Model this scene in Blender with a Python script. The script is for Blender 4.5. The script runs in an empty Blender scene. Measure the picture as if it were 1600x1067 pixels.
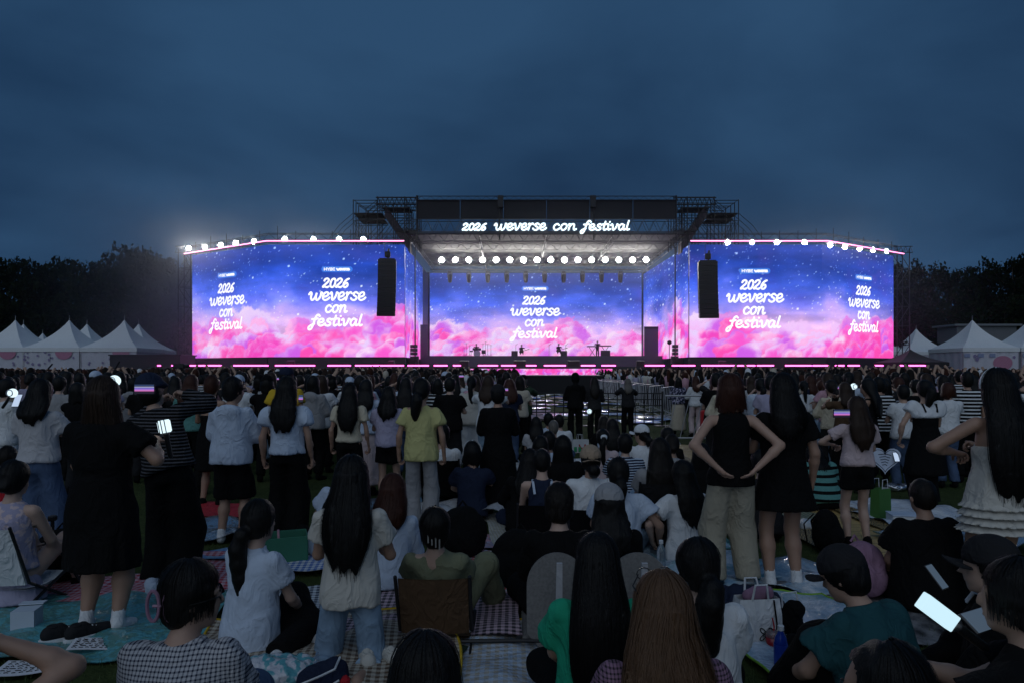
import bpy, math, random
import numpy as np
rnd = random.Random(7)
rng = np.random.default_rng(7)
scn = bpy.context.scene
COL = scn.collection
PI = math.pi
R = math.radians

# ------------------------------------------------------------------ camera
EYE = 1.65                                   # eye height of a standing photographer
cam_d = bpy.data.cameras.new('camera')
cam = bpy.data.objects.new('camera', cam_d)
COL.objects.link(cam)
cam.location = (0, 0, EYE)
cam.rotation_euler = (R(90), 0, 0)
cam_d.lens = 24
cam_d.sensor_width = 36
cam_d.shift_y = 45 / 1600
cam_d.clip_start = 0.05
cam_d.clip_end = 3000
scn.camera = cam
F = 1066.7

def gx(u, y):
    """sideways metres of something y metres away"""
    return (u - 800) * y / F

def gz(v, y):
    return EYE + (578 - v) * y / F

# ------------------------------------------------------------------ sky, sun, exposure
world = bpy.data.worlds.new('World')
scn.world = world
world.use_nodes = True
wt = world.node_tree
for n in list(wt.nodes):
    wt.nodes.remove(n)

def wn(t, **kw):
    n = wt.nodes.new(t)
    for k, v in kw.items():
        setattr(n, k, v)
    return n

SUN_EL, SUN_ROT = R(-0.5), R(195)
sky = wn('ShaderNodeTexSky', sky_type='NISHITA', sun_disc=False, sun_elevation=SUN_EL, sun_rotation=SUN_ROT)
tc = wn('ShaderNodeTexCoord')
sep = wn('ShaderNodeSeparateXYZ')
wt.links.new(tc.outputs['Generated'], sep.inputs[0])
zc = wn('ShaderNodeMath', operation='MAXIMUM')
wt.links.new(sep.outputs['Z'], zc.inputs[0]); zc.inputs[1].default_value = 0.0
za = wn('ShaderNodeMath', operation='ADD')
wt.links.new(zc.outputs[0], za.inputs[0]); za.inputs[1].default_value = 0.28
dv = wn('ShaderNodeVectorMath', operation='DIVIDE')
cmb = wn('ShaderNodeCombineXYZ')
for k in range(3):
    wt.links.new(za.outputs[0], cmb.inputs[k])
wt.links.new(tc.outputs['Generated'], dv.inputs[0])
wt.links.new(cmb.outputs[0], dv.inputs[1])
nz = wn('ShaderNodeTexNoise')
nz.inputs['Scale'].default_value = 1.4
nz.inputs['Detail'].default_value = 5
nz.inputs['Roughness'].default_value = 0.47
nz.inputs['Distortion'].default_value = 0.35
wt.links.new(dv.outputs[0], nz.inputs['Vector'])
rp = wn('ShaderNodeValToRGB')
wt.links.new(nz.outputs['Fac'], rp.inputs[0])
rp.color_ramp.elements[0].position = 0.28
rp.color_ramp.elements[0].color = (0.0078, 0.031, 0.081, 1)
rp.color_ramp.elements[1].position = 0.68
rp.color_ramp.elements[1].color = (0.0260, 0.077, 0.166, 1)
sk = wn('ShaderNodeMix', data_type='RGBA', blend_type='MULTIPLY')
sk.inputs['Factor'].default_value = 1
wt.links.new(sky.outputs[0], sk.inputs[6])
sk.inputs[7].default_value = (0.06, 0.06, 0.06, 1)
mx = wn('ShaderNodeMix', data_type='RGBA')
mx.inputs['Factor'].default_value = 0.9
wt.links.new(sk.outputs[2], mx.inputs[6])
wt.links.new(rp.outputs[0], mx.inputs[7])
bg = wn('ShaderNodeBackground')
wt.links.new(mx.outputs[2], bg.inputs[0])
bg.inputs[1].default_value = 0.98
wo = wn('ShaderNodeOutputWorld')
wt.links.new(bg.outputs[0], wo.inputs[0])

sun_d = bpy.data.lights.new('dusk_sun', 'SUN')
sun = bpy.data.objects.new('dusk_sun', sun_d)
COL.objects.link(sun)
sun_d.energy = 0.66
sun_d.angle = R(80)
sun_d.color = (0.80, 0.90, 1.0)
sun.rotation_euler = (R(52), 0, R(-15))

scn.view_settings.view_transform = 'Standard'
scn.view_settings.look = 'None'
scn.view_settings.exposure = 0.0
scn.view_settings.gamma = 1.0
try:
    scn.view_settings.use_curve_mapping = False
except Exception:
    pass
scn.render.engine = 'CYCLES'
cy = scn.cycles
cy.use_denoising = True
try:
    cy.denoiser = 'OPENIMAGEDENOISE'
except Exception:
    pass
cy.max_bounces = 6
cy.diffuse_bounces = 2
cy.glossy_bounces = 3
cy.transmission_bounces = 4
cy.volume_bounces = 0
cy.transparent_max_bounces = 8
cy.sample_clamp_indirect = 2.0
cy.use_light_tree = True

# ------------------------------------------------------------------ materials
MATS = {}

def srgb(r, g, b):
    f = lambda c: c / 12.92 if c <= 0.04045 else ((c + 0.055) / 1.055) ** 2.4
    return tuple(f(c / 255) for c in (r, g, b))

def mat_new(key):
    m = bpy.data.materials.new(key)
    m.use_nodes = True
    nt = m.node_tree
    b = nt.nodes['Principled BSDF']
    MATS[key] = m
    return m, nt, b

def node(nt, t, **kw):
    n = nt.nodes.new(t)
    for k, v in kw.items():
        setattr(n, k, v)
    return n

def coords(nt, scale=(1, 1, 1), kind='Object', rot=(0, 0, 0)):
    t = node(nt, 'ShaderNodeTexCoord')
    m = node(nt, 'ShaderNodeMapping')
    m.inputs['Scale'].default_value = scale
    m.inputs['Rotation'].default_value = rot
    nt.links.new(t.outputs[kind], m.inputs['Vector'])
    return m.outputs[0]

def mixc(nt, fac, a, b, blend='MIX'):
    n = node(nt, 'ShaderNodeMix', data_type='RGBA', blend_type=blend)
    if isinstance(fac, (int, float)):
        n.inputs['Factor'].default_value = fac
    else:
        nt.links.new(fac, n.inputs['Factor'])
    for i, c in ((6, a), (7, b)):
        if isinstance(c, tuple):
            n.inputs[i].default_value = (c[0], c[1], c[2], 1)
        else:
            nt.links.new(c, n.inputs[i])
    return n.outputs[2]

def math_n(nt, op, a, b=0.0, c=None):
    n = node(nt, 'ShaderNodeMath', operation=op)
    for i, x in enumerate((a, b) if c is None else (a, b, c)):
        if isinstance(x, (int, float)):
            n.inputs[i].default_value = x
        else:
            nt.links.new(x, n.inputs[i])
    return n.outputs[0]

def noise(nt, vec, scale=5, detail=4, rough=0.55):
    n = node(nt, 'ShaderNodeTexNoise')
    n.inputs['Scale'].default_value = scale
    n.inputs['Detail'].default_value = detail
    n.inputs['Roughness'].default_value = rough
    nt.links.new(vec, n.inputs['Vector'])
    return n.outputs['Fac']

def bump(nt, b, h, strength=0.4, dist=0.02):
    n = node(nt, 'ShaderNodeBump')
    n.inputs['Strength'].default_value = strength
    n.inputs['Distance'].default_value = dist
    nt.links.new(h, n.inputs['Height'])
    nt.links.new(n.outputs[0], b.inputs['Normal'])

def setc(nt, b, c):
    if isinstance(c, tuple):
        b.inputs['Base Color'].default_value = (c[0], c[1], c[2], 1)
    else:
        nt.links.new(c, b.inputs['Base Color'])

def ramp2(nt, fac, p0, p1, c0=(0, 0, 0), c1=(1, 1, 1)):
    n = node(nt, 'ShaderNodeValToRGB')
    e = n.color_ramp.elements
    e[0].position, e[1].position = p0, p1
    e[0].color = (*c0, 1); e[1].color = (*c1, 1)
    nt.links.new(fac, n.inputs[0])
    return n.outputs[0]

def M_plain(key, c, rough=0.6, metal=0.0, var=0.15, nscale=6, bumpk=0.15):
    if key in MATS:
        return MATS[key]
    m, nt, b = mat_new(key)
    v = coords(nt)
    n = noise(nt, v, nscale)
    setc(nt, b, mixc(nt, n, tuple(x * (1 - var) for x in c), tuple(min(1, x * (1 + var)) for x in c)))
    b.inputs['Roughness'].default_value = rough
    b.inputs['Metallic'].default_value = metal
    if bumpk:
        bump(nt, b, noise(nt, v, nscale * 5), bumpk, 0.01)
    return m

def M_emit(key, c, s):
    if key in MATS:
        return MATS[key]
    m, nt, b = mat_new(key)
    b.inputs['Base Color'].default_value = (0.02, 0.02, 0.02, 1)
    b.inputs['Emission Color'].default_value = (*c, 1)
    b.inputs['Emission Strength'].default_value = s
    return m

FAB = dict(white=(.66, .68, .70), offwhite=(.52, .50, .45), cream=(.56, .50, .38), grey=(.30, .30, .31), lightgrey=(.46, .46, .48),
           black=(.0055, .0055, .006), charcoal=(.020, .020, .022), navy=(.018, .025, .05), denim=(.055, .085, .15), lightdenim=(.19, .27, .36),
           paleblue=(.48, .56, .68), yellow=(.47, .45, .20), mustard=(.55, .36, .03), teal=(.10, .26, .24), turquoise=(.05, .42, .40),
           lavender=(.36, .34, .46), pink=(.52, .30, .36), palepink=(.58, .46, .47), olive=(.18, .19, .12), khaki=(.34, .31, .24),
           beige=(.46, .41, .33), green=(.02, .33, .19), darkteal=(.02, .075, .085), red=(.42, .02, .03), orange=(.42, .15, .05),
           brown=(.10, .06, .035), darkgreen=(.03, .05, .03), mauve=(.26, .15, .22), dimgrey=(.085, .085, .095), tan=(.33, .25, .18), skirtpink=(.50, .40, .40))

def M_fab(name):
    """cloth: plain by colour name, or 'stripe:a:b:width' / 'check:a:b:width'"""
    key = 'cloth_' + name.replace(':', '_')
    if key in MATS:
        return MATS[key]
    m, nt, b = mat_new(key)
    v = coords(nt)
    b.inputs['Roughness'].default_value = 0.9
    b.inputs['Specular IOR Level'].default_value = 0.12
    p = name.split(':')
    if p[0] in ('stripe', 'check', 'vstripe', 'gingham'):
        ca, cb, w = FAB[p[1]], FAB[p[2]], float(p[3])
        s = node(nt, 'ShaderNodeSeparateXYZ')
        nt.links.new(v, s.inputs[0])
        def sq(o):
            t = math_n(nt, 'MULTIPLY', o, 1.0 / w)
            t = math_n(nt, 'FRACT', t)
            return math_n(nt, 'GREATER_THAN', t, 0.6)
        if p[0] == 'stripe':
            f = sq(s.outputs['Z'])
        elif p[0] == 'vstripe':
            f = sq(s.outputs['X'])
        else:
            f = math_n(nt, 'MULTIPLY', math_n(nt, 'ADD', sq(s.outputs['X']), sq(s.outputs['Z'])), 0.5)
        c = mixc(nt, f, ca, cb)
    elif p[0] == 'floral':
        n = noise(nt, v, 22, 2)
        c = mixc(nt, ramp2(nt, n, .50, .56), FAB[p[1]], FAB[p[2]])
    else:
        c0 = FAB[name]
        n = noise(nt, v, 9, 3)
        c = mixc(nt, n, tuple(x * .86 for x in c0), tuple(x * 1.1 for x in c0))
        if 'denim' in name:
            c = mixc(nt, ramp2(nt, noise(nt, v, 4, 2), .45, .7), c, tuple(min(1, x * 1.5) for x in c0))
    setc(nt, b, c)
    wv = coords(nt, (1.0, 1.0, .62), rot=(.5, .35, 0))
    w1 = node(nt, 'ShaderNodeTexNoise'); w1.inputs['Scale'].default_value = 7.5; w1.inputs['Detail'].default_value = 3; w1.inputs['Distortion'].default_value = 1.1
    nt.links.new(wv, w1.inputs['Vector'])
    rd = math_n(nt, 'SUBTRACT', 1.0, math_n(nt, 'ABSOLUTE', math_n(nt, 'MULTIPLY_ADD', w1.outputs['Fac'], 4.0, -2.0)))
    rd = math_n(nt, 'MAXIMUM', rd, 0.0)
    h = math_n(nt, 'ADD', math_n(nt, 'MULTIPLY', math_n(nt, 'MULTIPLY', rd, rd), .55), math_n(nt, 'ADD', math_n(nt, 'MULTIPLY', noise(nt, v, 14, 3), .5), math_n(nt, 'MULTIPLY', noise(nt, v, 160, 1), 0.03)))
    bump(nt, b, h, 0.6, 0.022)
    return m

HAIRC = dict(black=(.0038, .0034, .0034), dark=(.007, .005, .004), brown=(.024, .013, .008), auburn=(.036, .011, .006), light=(.085, .046, .025), grey=(.10, .09, .08), blonde=(.22, .14, .07))

def M_hair(name):
    key = 'hair_' + name
    if key in MATS:
        return MATS[key]
    m, nt, b = mat_new(key)
    v = coords(nt, (55, 55, 3.5))
    n = noise(nt, v, 1.6, 4, .7)
    c = HAIRC[name]
    setc(nt, b, mixc(nt, n, tuple(x * .5 for x in c), tuple(x * 1.7 for x in c)))
    b.inputs['Roughness'].default_value = 0.5
    b.inputs['Specular IOR Level'].default_value = 0.22
    bump(nt, b, n, 0.5, 0.015)
    return m

def M_skin(tone=0):
    key = 'skin_%d' % tone
    if key in MATS:
        return MATS[key]
    m, nt, b = mat_new(key)
    c = [(.42, .27, .20), (.36, .22, .155), (.48, .33, .26)][tone]
    v = coords(nt)
    n = noise(nt, v, 12, 3)
    setc(nt, b, mixc(nt, n, tuple(x * .88 for x in c), (c[0] * 1.06, c[1] * 1.0, c[2] * .98)))
    b.inputs['Roughness'].default_value = 0.55
    b.inputs['Subsurface Weight'].default_value = 0.06
    b.inputs['Subsurface Radius'].default_value = (0.02, 0.008, 0.004)
    return m

# ------------------------------------------------------------------ objects
def link(o, parent=None):
    COL.objects.link(o)
    if parent is not None:
        o.parent = parent
    return o

def obj(name, me, m=None, parent=None, loc=(0, 0, 0), rot=(0, 0, 0)):
    o = bpy.data.objects.new(name, me)
    if m is not None and len(me.materials) == 0:
        me.materials.append(m)
    link(o, parent)
    o.location = loc
    o.rotation_euler = rot
    return o

def thing(name, label, cat, loc=(0, 0, 0), rz=0.0, group=None):
    o = bpy.data.objects.new(name, None)
    o.empty_display_size = 0.1
    link(o)
    o.location = loc
    o.rotation_euler = (0, 0, rz)
    tag(o, label, cat, group)
    return o

def tag(o, label, cat, group=None):
    o['label'] = label
    o['category'] = cat
    if group:
        o['group'] = group
    return o

def kind(o, k, label=None):
    o['kind'] = k
    if label:
        o['label'] = label
    return o

def kids(o):
    return [c for c in bpy.data.objects if c.parent == o]

KIDS = {}
def dup(root, loc, rz=0.0, label=None, scale=None):
    if root.name not in KIDS:
        ch = {}
        for c in bpy.data.objects:
            if c.parent is not None:
                ch.setdefault(c.parent.name, []).append(c)
        KIDS[root.name] = [(c, ch.get(c.name, [])) for c in ch.get(root.name, [])]
    r = root.copy(); COL.objects.link(r)
    r.location = loc; r.rotation_euler = (0, 0, rz)
    if scale:
        r.scale = scale
    if label:
        r['label'] = label
    for c, gs in KIDS[root.name]:
        d = c.copy(); COL.objects.link(d); d.parent = r
        for g in gs:
            e = g.copy(); COL.objects.link(e); e.parent = d
    return r

def np_mesh(name, V, Fq, smooth=True, colors=None):
    """V (n,3); Fq: (m,3) or (m,4) int array, or list of such arrays"""
    me = bpy.data.meshes.new(name)
    Fs = Fq if isinstance(Fq, list) else [Fq]
    Fs = [np.asarray(f, np.int32) for f in Fs if len(f)]
    V = np.asarray(V, np.float32)
    nl = sum(f.size for f in Fs); nf = sum(len(f) for f in Fs)
    me.vertices.add(len(V)); me.vertices.foreach_set('co', V.ravel())
    me.loops.add(nl); me.polygons.add(nf)
    me.loops.foreach_set('vertex_index', np.concatenate([f.ravel() for f in Fs]))
    st = []; o = 0
    for f in Fs:
        st.append(o + np.arange(len(f)) * f.shape[1]); o += f.size
    me.polygons.foreach_set('loop_start', np.concatenate(st).astype(np.int32))
    me.polygons.foreach_set('use_smooth', np.full(nf, smooth))
    if colors is not None:
        at = me.color_attributes.new('Col', 'FLOAT_COLOR', 'POINT')
        at.data.foreach_set('color', np.asarray(colors, np.float32).ravel())
    me.update(calc_edges=True)
    me.validate()
    return me

class MB:
    """collects simple shapes into one mesh"""
    def __init__(s):
        s.v = []; s.f = []
    def add(s, V, Fs):
        o = len(s.v)
        s.v += [tuple(p) for p in V]
        s.f += [tuple(i + o for i in f) for f in Fs]
        return s
    def box(s, c, d, rz=0.0):
        x, y, z = (k / 2 for k in d)
        P = [(-x, -y, -z), (x, -y, -z), (x, y, -z), (-x, y, -z), (-x, -y, z), (x, -y, z), (x, y, z), (-x, y, z)]
        ca, sa = math.cos(rz), math.sin(rz)
        P = [(c[0] + p[0] * ca - p[1] * sa, c[1] + p[0] * sa + p[1] * ca, c[2] + p[2]) for p in P]
        return s.add(P, [(0, 3, 2, 1), (4, 5, 6, 7), (0, 1, 5, 4), (1, 2, 6, 5), (2, 3, 7, 6), (3, 0, 4, 7)])
    def bbox(s, c, d, b=0.01):
        """bevelled box"""
        x, y, z = (k / 2 for k in d)
        V = []
        for sx in (-1, 1):
            for sy in (-1, 1):
                for sz in (-1, 1):
                    V += [(c[0] + sx * (x - b), c[1] + sy * (y - b), c[2] + sz * z), (c[0] + sx * (x - b), c[1] + sy * y, c[2] + sz * (z - b)), (c[0] + sx * x, c[1] + sy * (y - b), c[2] + sz * (z - b))]
        import bmesh
        bm = bmesh.new()
        for p in V:
            bm.verts.new(p)
        bmesh.ops.convex_hull(bm, input=bm.verts)
        bm.verts.index_update()
        s.add([v.co[:] for v in bm.verts], [tuple(v.index for v in f.verts) for f in bm.faces])
        bm.free()
        return s
    def tube(s, pts, r, n=6, r1=None, closed=False, flat=1.0):
        P = np.array(pts, float); m = len(P)
        rad = np.linspace(r, r if r1 is None else r1, m) if np.isscalar(r) else np.array(r)
        o = len(s.v); up0 = None
        for i in range(m):
            d = P[(i + 1) % m if closed else min(i + 1, m - 1)] - P[(i - 1) % m if closed else max(i - 1, 0)]
            d = d / (np.linalg.norm(d) + 1e-9)
            if up0 is None:
                up0 = np.array((0, 0, 1.)) if abs(d[2]) < .9 else np.array((0, 1., 0))
            a = np.cross(d, up0); a /= np.linalg.norm(a) + 1e-9
            b = np.cross(a, d); up0 = b
            for k in range(n):
                t = 2 * PI * k / n
                s.v.append(tuple(P[i] + rad[i] * (math.cos(t) * a + flat * math.sin(t) * b)))
        for i in range(m if closed else m - 1):
            j = (i + 1) % m
            for k in range(n):
                q = (k + 1) % n
                s.f.append((o + i * n + k, o + i * n + q, o + j * n + q, o + j * n + k))
        if not closed:
            s.f.append(tuple(o + k for k in range(n))[::-1])
            s.f.append(tuple(o + (m - 1) * n + k for k in range(n)))
        return s
    def lathe(s, prof, n=16, c=(0, 0, 0), axis='z', cap=True):
        o = len(s.v); m = len(prof)
        for (r, h) in prof:
            for k in range(n):
                t = 2 * PI * k / n
                p = (r * math.cos(t), r * math.sin(t), h)
                if axis == 'y':
                    p = (p[0], p[2], -p[1])
                elif axis == 'x':
                    p = (p[2], p[0], p[1])
                s.v.append((c[0] + p[0], c[1] + p[1], c[2] + p[2]))
        for i in range(m - 1):
            for k in range(n):
                q = (k + 1) % n
                s.f.append((o + i * n + k, o + i * n + q, o + (i + 1) * n + q, o + (i + 1) * n + k))
        if cap:
            s.f.append(tuple(o + k for k in range(n))[::-1])
            s.f.append(tuple(o + (m - 1) * n + k for k in range(n)))
        return s
    def prism(s, pts, h0, h1):
        n = len(pts); o = len(s.v)
        s.v += [(x, y, h0) for x, y in pts] + [(x, y, h1) for x, y in pts]
        s.f.append(tuple(o + k for k in range(n))[::-1]); s.f.append(tuple(o + n + k for k in range(n)))
        for k in range(n):
            q = (k + 1) % n
            s.f.append((o + k, o + q, o + n + q, o + n + k))
        return s
    def mesh(s, name, smooth=False):
        me = bpy.data.meshes.new(name)
        me.from_pydata(s.v, [], s.f)
        me.polygons.foreach_set('use_smooth', [smooth] * len(me.polygons))
        me.update()
        return me
    def build(s, name, m, parent=None, smooth=False, loc=(0, 0, 0), rot=(0, 0, 0)):
        return obj(name, s.mesh(name, smooth), m, parent, loc, rot)

def sheet(x0, x1, y0, y1, z, nx=1, ny=1):
    X, Y = np.meshgrid(np.linspace(x0, x1, nx + 1), np.linspace(y0, y1, ny + 1))
    V = np.stack([X.ravel(), Y.ravel(), np.full(X.size, z)], 1)
    i = np.arange(nx * ny); a = (i // nx) * (nx + 1) + i % nx
    return V, np.stack([a, a + 1, a + nx + 2, a + nx + 1], 1)

black_metal = M_plain('black_metal', (.018, .018, .02), .5, .3)
dark_metal = M_plain('dark_metal', (.05, .05, .055), .45, .6)
steel = M_plain('galvanised_steel', (.42, .43, .45), .4, .7)
black_cloth = M_plain('black_stage_cloth', (.014, .014, .017), .9)
# ------------------------------------------------------------------ ground and hills
def M_lawn():
    m, nt, b = mat_new('lawn_grass')
    v = coords(nt)
    n1 = noise(nt, v, 0.35, 5, .65); n2 = noise(nt, v, 9, 5, .7)
    c = mixc(nt, ramp2(nt, n1, .4, .62), (.040, .060, .018), (.072, .090, .030))
    c = mixc(nt, ramp2(nt, n2, .35, .7), c, (.030, .042, .014))
    setc(nt, b, c)
    b.inputs['Roughness'].default_value = .95
    b.inputs['Specular IOR Level'].default_value = .1
    bump(nt, b, n2, .9, .05)
    return m
V, Fq = sheet(-900, 900, -300, 1500, 0)
kind(obj('ground', np_mesh('ground', V, Fq, False), M_lawn()), 'structure', 'wide dark green lawn under the crowd and stage')
dark_earth = M_plain('wooded_earth', (.020, .026, .014), .95, nscale=.3)
def hill(name, xs, ys, zs, label):
    V = []; n = len(xs)
    for j, (dy, k) in enumerate(((0, 0), (14, .5), (30, .85), (55, 1.0), (110, .8))):
        for i in range(n):
            V.append((xs[i] * (1 + dy / 260), ys[i] + dy, zs[i] * k - .3 + .6 * math.sin(i * 2.1 + j)))
    Fs = [(j * n + i, j * n + i + 1, (j + 1) * n + i + 1, (j + 1) * n + i) for j in range(4) for i in range(n - 1)]
    me = bpy.data.meshes.new(name); me.from_pydata(V, [], Fs)
    me.polygons.foreach_set('use_smooth', [True] * len(me.polygons))
    kind(obj(name, me, dark_earth), 'structure', label)
xs = np.linspace(-190, 190, 24)
hill('hill', list(xs), [101] * 24, [9 + 3 * math.sin(i * .9) for i in range(24)], 'low wooded hill rising behind the stage')

# ------------------------------------------------------------------ trees
leafm = []
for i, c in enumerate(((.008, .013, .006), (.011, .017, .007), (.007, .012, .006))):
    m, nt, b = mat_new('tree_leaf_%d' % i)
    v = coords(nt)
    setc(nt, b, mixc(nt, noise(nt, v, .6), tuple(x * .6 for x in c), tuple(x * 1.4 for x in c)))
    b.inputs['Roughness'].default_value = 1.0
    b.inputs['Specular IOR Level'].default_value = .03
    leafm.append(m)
bark = M_plain('bark', (.04, .03, .022), .95, nscale=3, bumpk=.6)
def tree_meshes(seed, h, cr, pine):
    r = np.random.default_rng(seed)
    tr = MB()
    tr.tube([(0, 0, -1), (.1, .05, h * .3), (-.1, .1, h * .6), (.05, 0, h * .92)], .32, 8, .06)
    cents = []
    nl = 11
    for i in range(nl):
        a = i * 2.4 + r.uniform(-.4, .4)
        z0 = h * (.30 + .6 * i / nl)
        ln = cr * (1.05 - .62 * (i / nl) if pine else .65 + .45 * math.sin(PI * (i + 1) / nl)) * r.uniform(.8, 1.15)
        e = np.array((math.cos(a) * ln, math.sin(a) * ln, z0 + h * (.03 if pine else .13)))
        mid = np.array((e[0] * .5, e[1] * .5, z0 + h * .03))
        tr.tube([(0, 0, z0), mid, e], .12, 5, .03)
        for t in (.45, .75, 1.0):
            q = mid + (e - mid) * (t - .4) / .6
            cents.append((q + r.normal(0, .3, 3), cr * r.uniform(.26, .42)))
    cents.append((np.array((0, 0, h * .95)), cr * .33))
    P = []
    for c, rr in cents:
        k = 75
        d = r.normal(0, 1, (k, 3)); d /= np.linalg.norm(d, axis=1)[:, None]
        P.append(c + d * (rr * r.uniform(.35, 1.12, (k, 1)) ** .6) * np.array((1, 1, .62)))
    P = np.concatenate(P); n = len(P)
    a = r.normal(0, 1, (n, 3)); a /= np.linalg.norm(a, axis=1)[:, None]
    b_ = np.cross(a, r.normal(0, 1, (n, 3))); b_ /= np.linalg.norm(b_, axis=1)[:, None]
    s = r.uniform(.16, .42, (n, 1))
    V = np.concatenate([P - a * s, P + b_ * s * .6, P + a * s, P - b_ * s * .6])
    i = np.arange(n)
    return tr.mesh('trunk', True), np_mesh('crown', V, np.stack([i, i + n, i + 2 * n, i + 3 * n], 1), False)
TREES = [(tree_meshes(s, h, c, p), leafm[s % 3], h) for s, h, c, p in ((1, 13, 5.2, False), (2, 15, 4.6, False), (3, 16, 4.2, True), (4, 12, 5.6, False), (5, 14, 4.0, True))]
def tree(k, x, y, z, H, rz, name, label, group, wx=1.1):
    (tm, cm), lm, h = TREES[k]
    t = thing(name, label, 'tree', (x, y, z), rz, group)
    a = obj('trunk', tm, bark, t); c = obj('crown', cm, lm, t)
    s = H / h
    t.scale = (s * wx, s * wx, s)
def skyline(u, pts):
    return np.interp(u, [p[0] for p in pts], [p[1] for p in pts])
LS = [(-60, 418), (0, 415), (40, 404), (95, 406), (150, 411), (165, 412), (172, 396), (205, 396), (215, 404), (250, 400), (290, 404), (340, 420)]
RS = [(1370, 425), (1400, 418), (1430, 403), (1455, 418), (1480, 438), (1505, 424), (1545, 416), (1570, 412), (1592, 392), (1660, 392)]
lk = {0: 'broad-crowned tree', 1: 'tall rounded tree', 2: 'layered pine tree', 3: 'low spreading tree', 4: 'slim pine tree'}
i = 0
for side, us, S in (('left', np.arange(-170, 330, 20), LS), ('right', np.arange(1378, 1790, 19), RS)):
    for row, (Y, drop) in enumerate(((104, 18), (96, 75), (90, 115))):
        for u in us:
            i += 1
            k = (i * 3 + row) % 5
            uu = u + row * 8 + rnd.uniform(-6, 6)
            y = Y + rnd.uniform(-3, 3)
            top = gz(skyline(uu, S) + (rnd.uniform(-7, 9) if row == 0 else drop + rnd.uniform(-14, 14)), y)
            z = max(0, (y - 101) * .25) if row else 3.0
            grp = 'trees in the wood on the %s' % side
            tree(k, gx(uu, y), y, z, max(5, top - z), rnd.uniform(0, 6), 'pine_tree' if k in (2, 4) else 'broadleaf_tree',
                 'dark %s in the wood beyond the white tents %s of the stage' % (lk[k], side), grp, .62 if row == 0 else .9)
for j in range(16):        # the wood goes on behind the stage
    y = 106 + rnd.uniform(-3, 3); x = -42 + j * 6
    tree(j % 4, x, y, 2, 11, rnd.uniform(0, 6), 'broadleaf_tree', 'dark %s hidden behind the lit stage' % lk[j % 4], 'trees behind the stage')

# far pale roof glimpsed among the trees at the right
t = thing('far_building', 'pale long low building glimpsed between the dark trees above the right tents', 'building', (gx(1525, 88), 88, 0))
MB().box((0, 0, 3.6), (7.5, 4, 7.2)).build('wall', M_plain('pale_wall', (.13, .14, .15), .8), t)
MB().prism([(-4.2, -2.4), (4.2, -2.4), (4.2, 2.4), (-4.2, 2.4)], 7.2, 7.45).build('roof', M_plain('pale_roof', (.16, .175, .19), .7), t)

# ------------------------------------------------------------------ screen picture
def fbm(nx, nz, cells, seed, oct=5):
    r = np.random.default_rng(seed)
    out = np.zeros((nz, nx)); amp = 1.0; tot = 0
    for o in range(oct):
        cx, cz = max(2, int(cells[0] * 2 ** o)), max(2, int(cells[1] * 2 ** o))
        g = r.random((cz + 1, cx + 1))
        X = np.linspace(0, cx - 1e-6, nx); Z = np.linspace(0, cz - 1e-6, nz)
        xi, zi = X.astype(int), Z.astype(int)
        fx = (X - xi); fz = (Z - zi); fx = fx * fx * (3 - 2 * fx); fz = fz * fz * (3 - 2 * fz)
        a = g[zi][:, xi]; b = g[zi][:, xi + 1]; c = g[zi + 1][:, xi]; d = g[zi + 1][:, xi + 1]
        out += amp * ((a * (1 - fx) + b * fx) * (1 - fz)[:, None] + (c * (1 - fx) + d * fx) * fz[:, None])
        tot += amp; amp *= .55
    return out / tot
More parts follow.
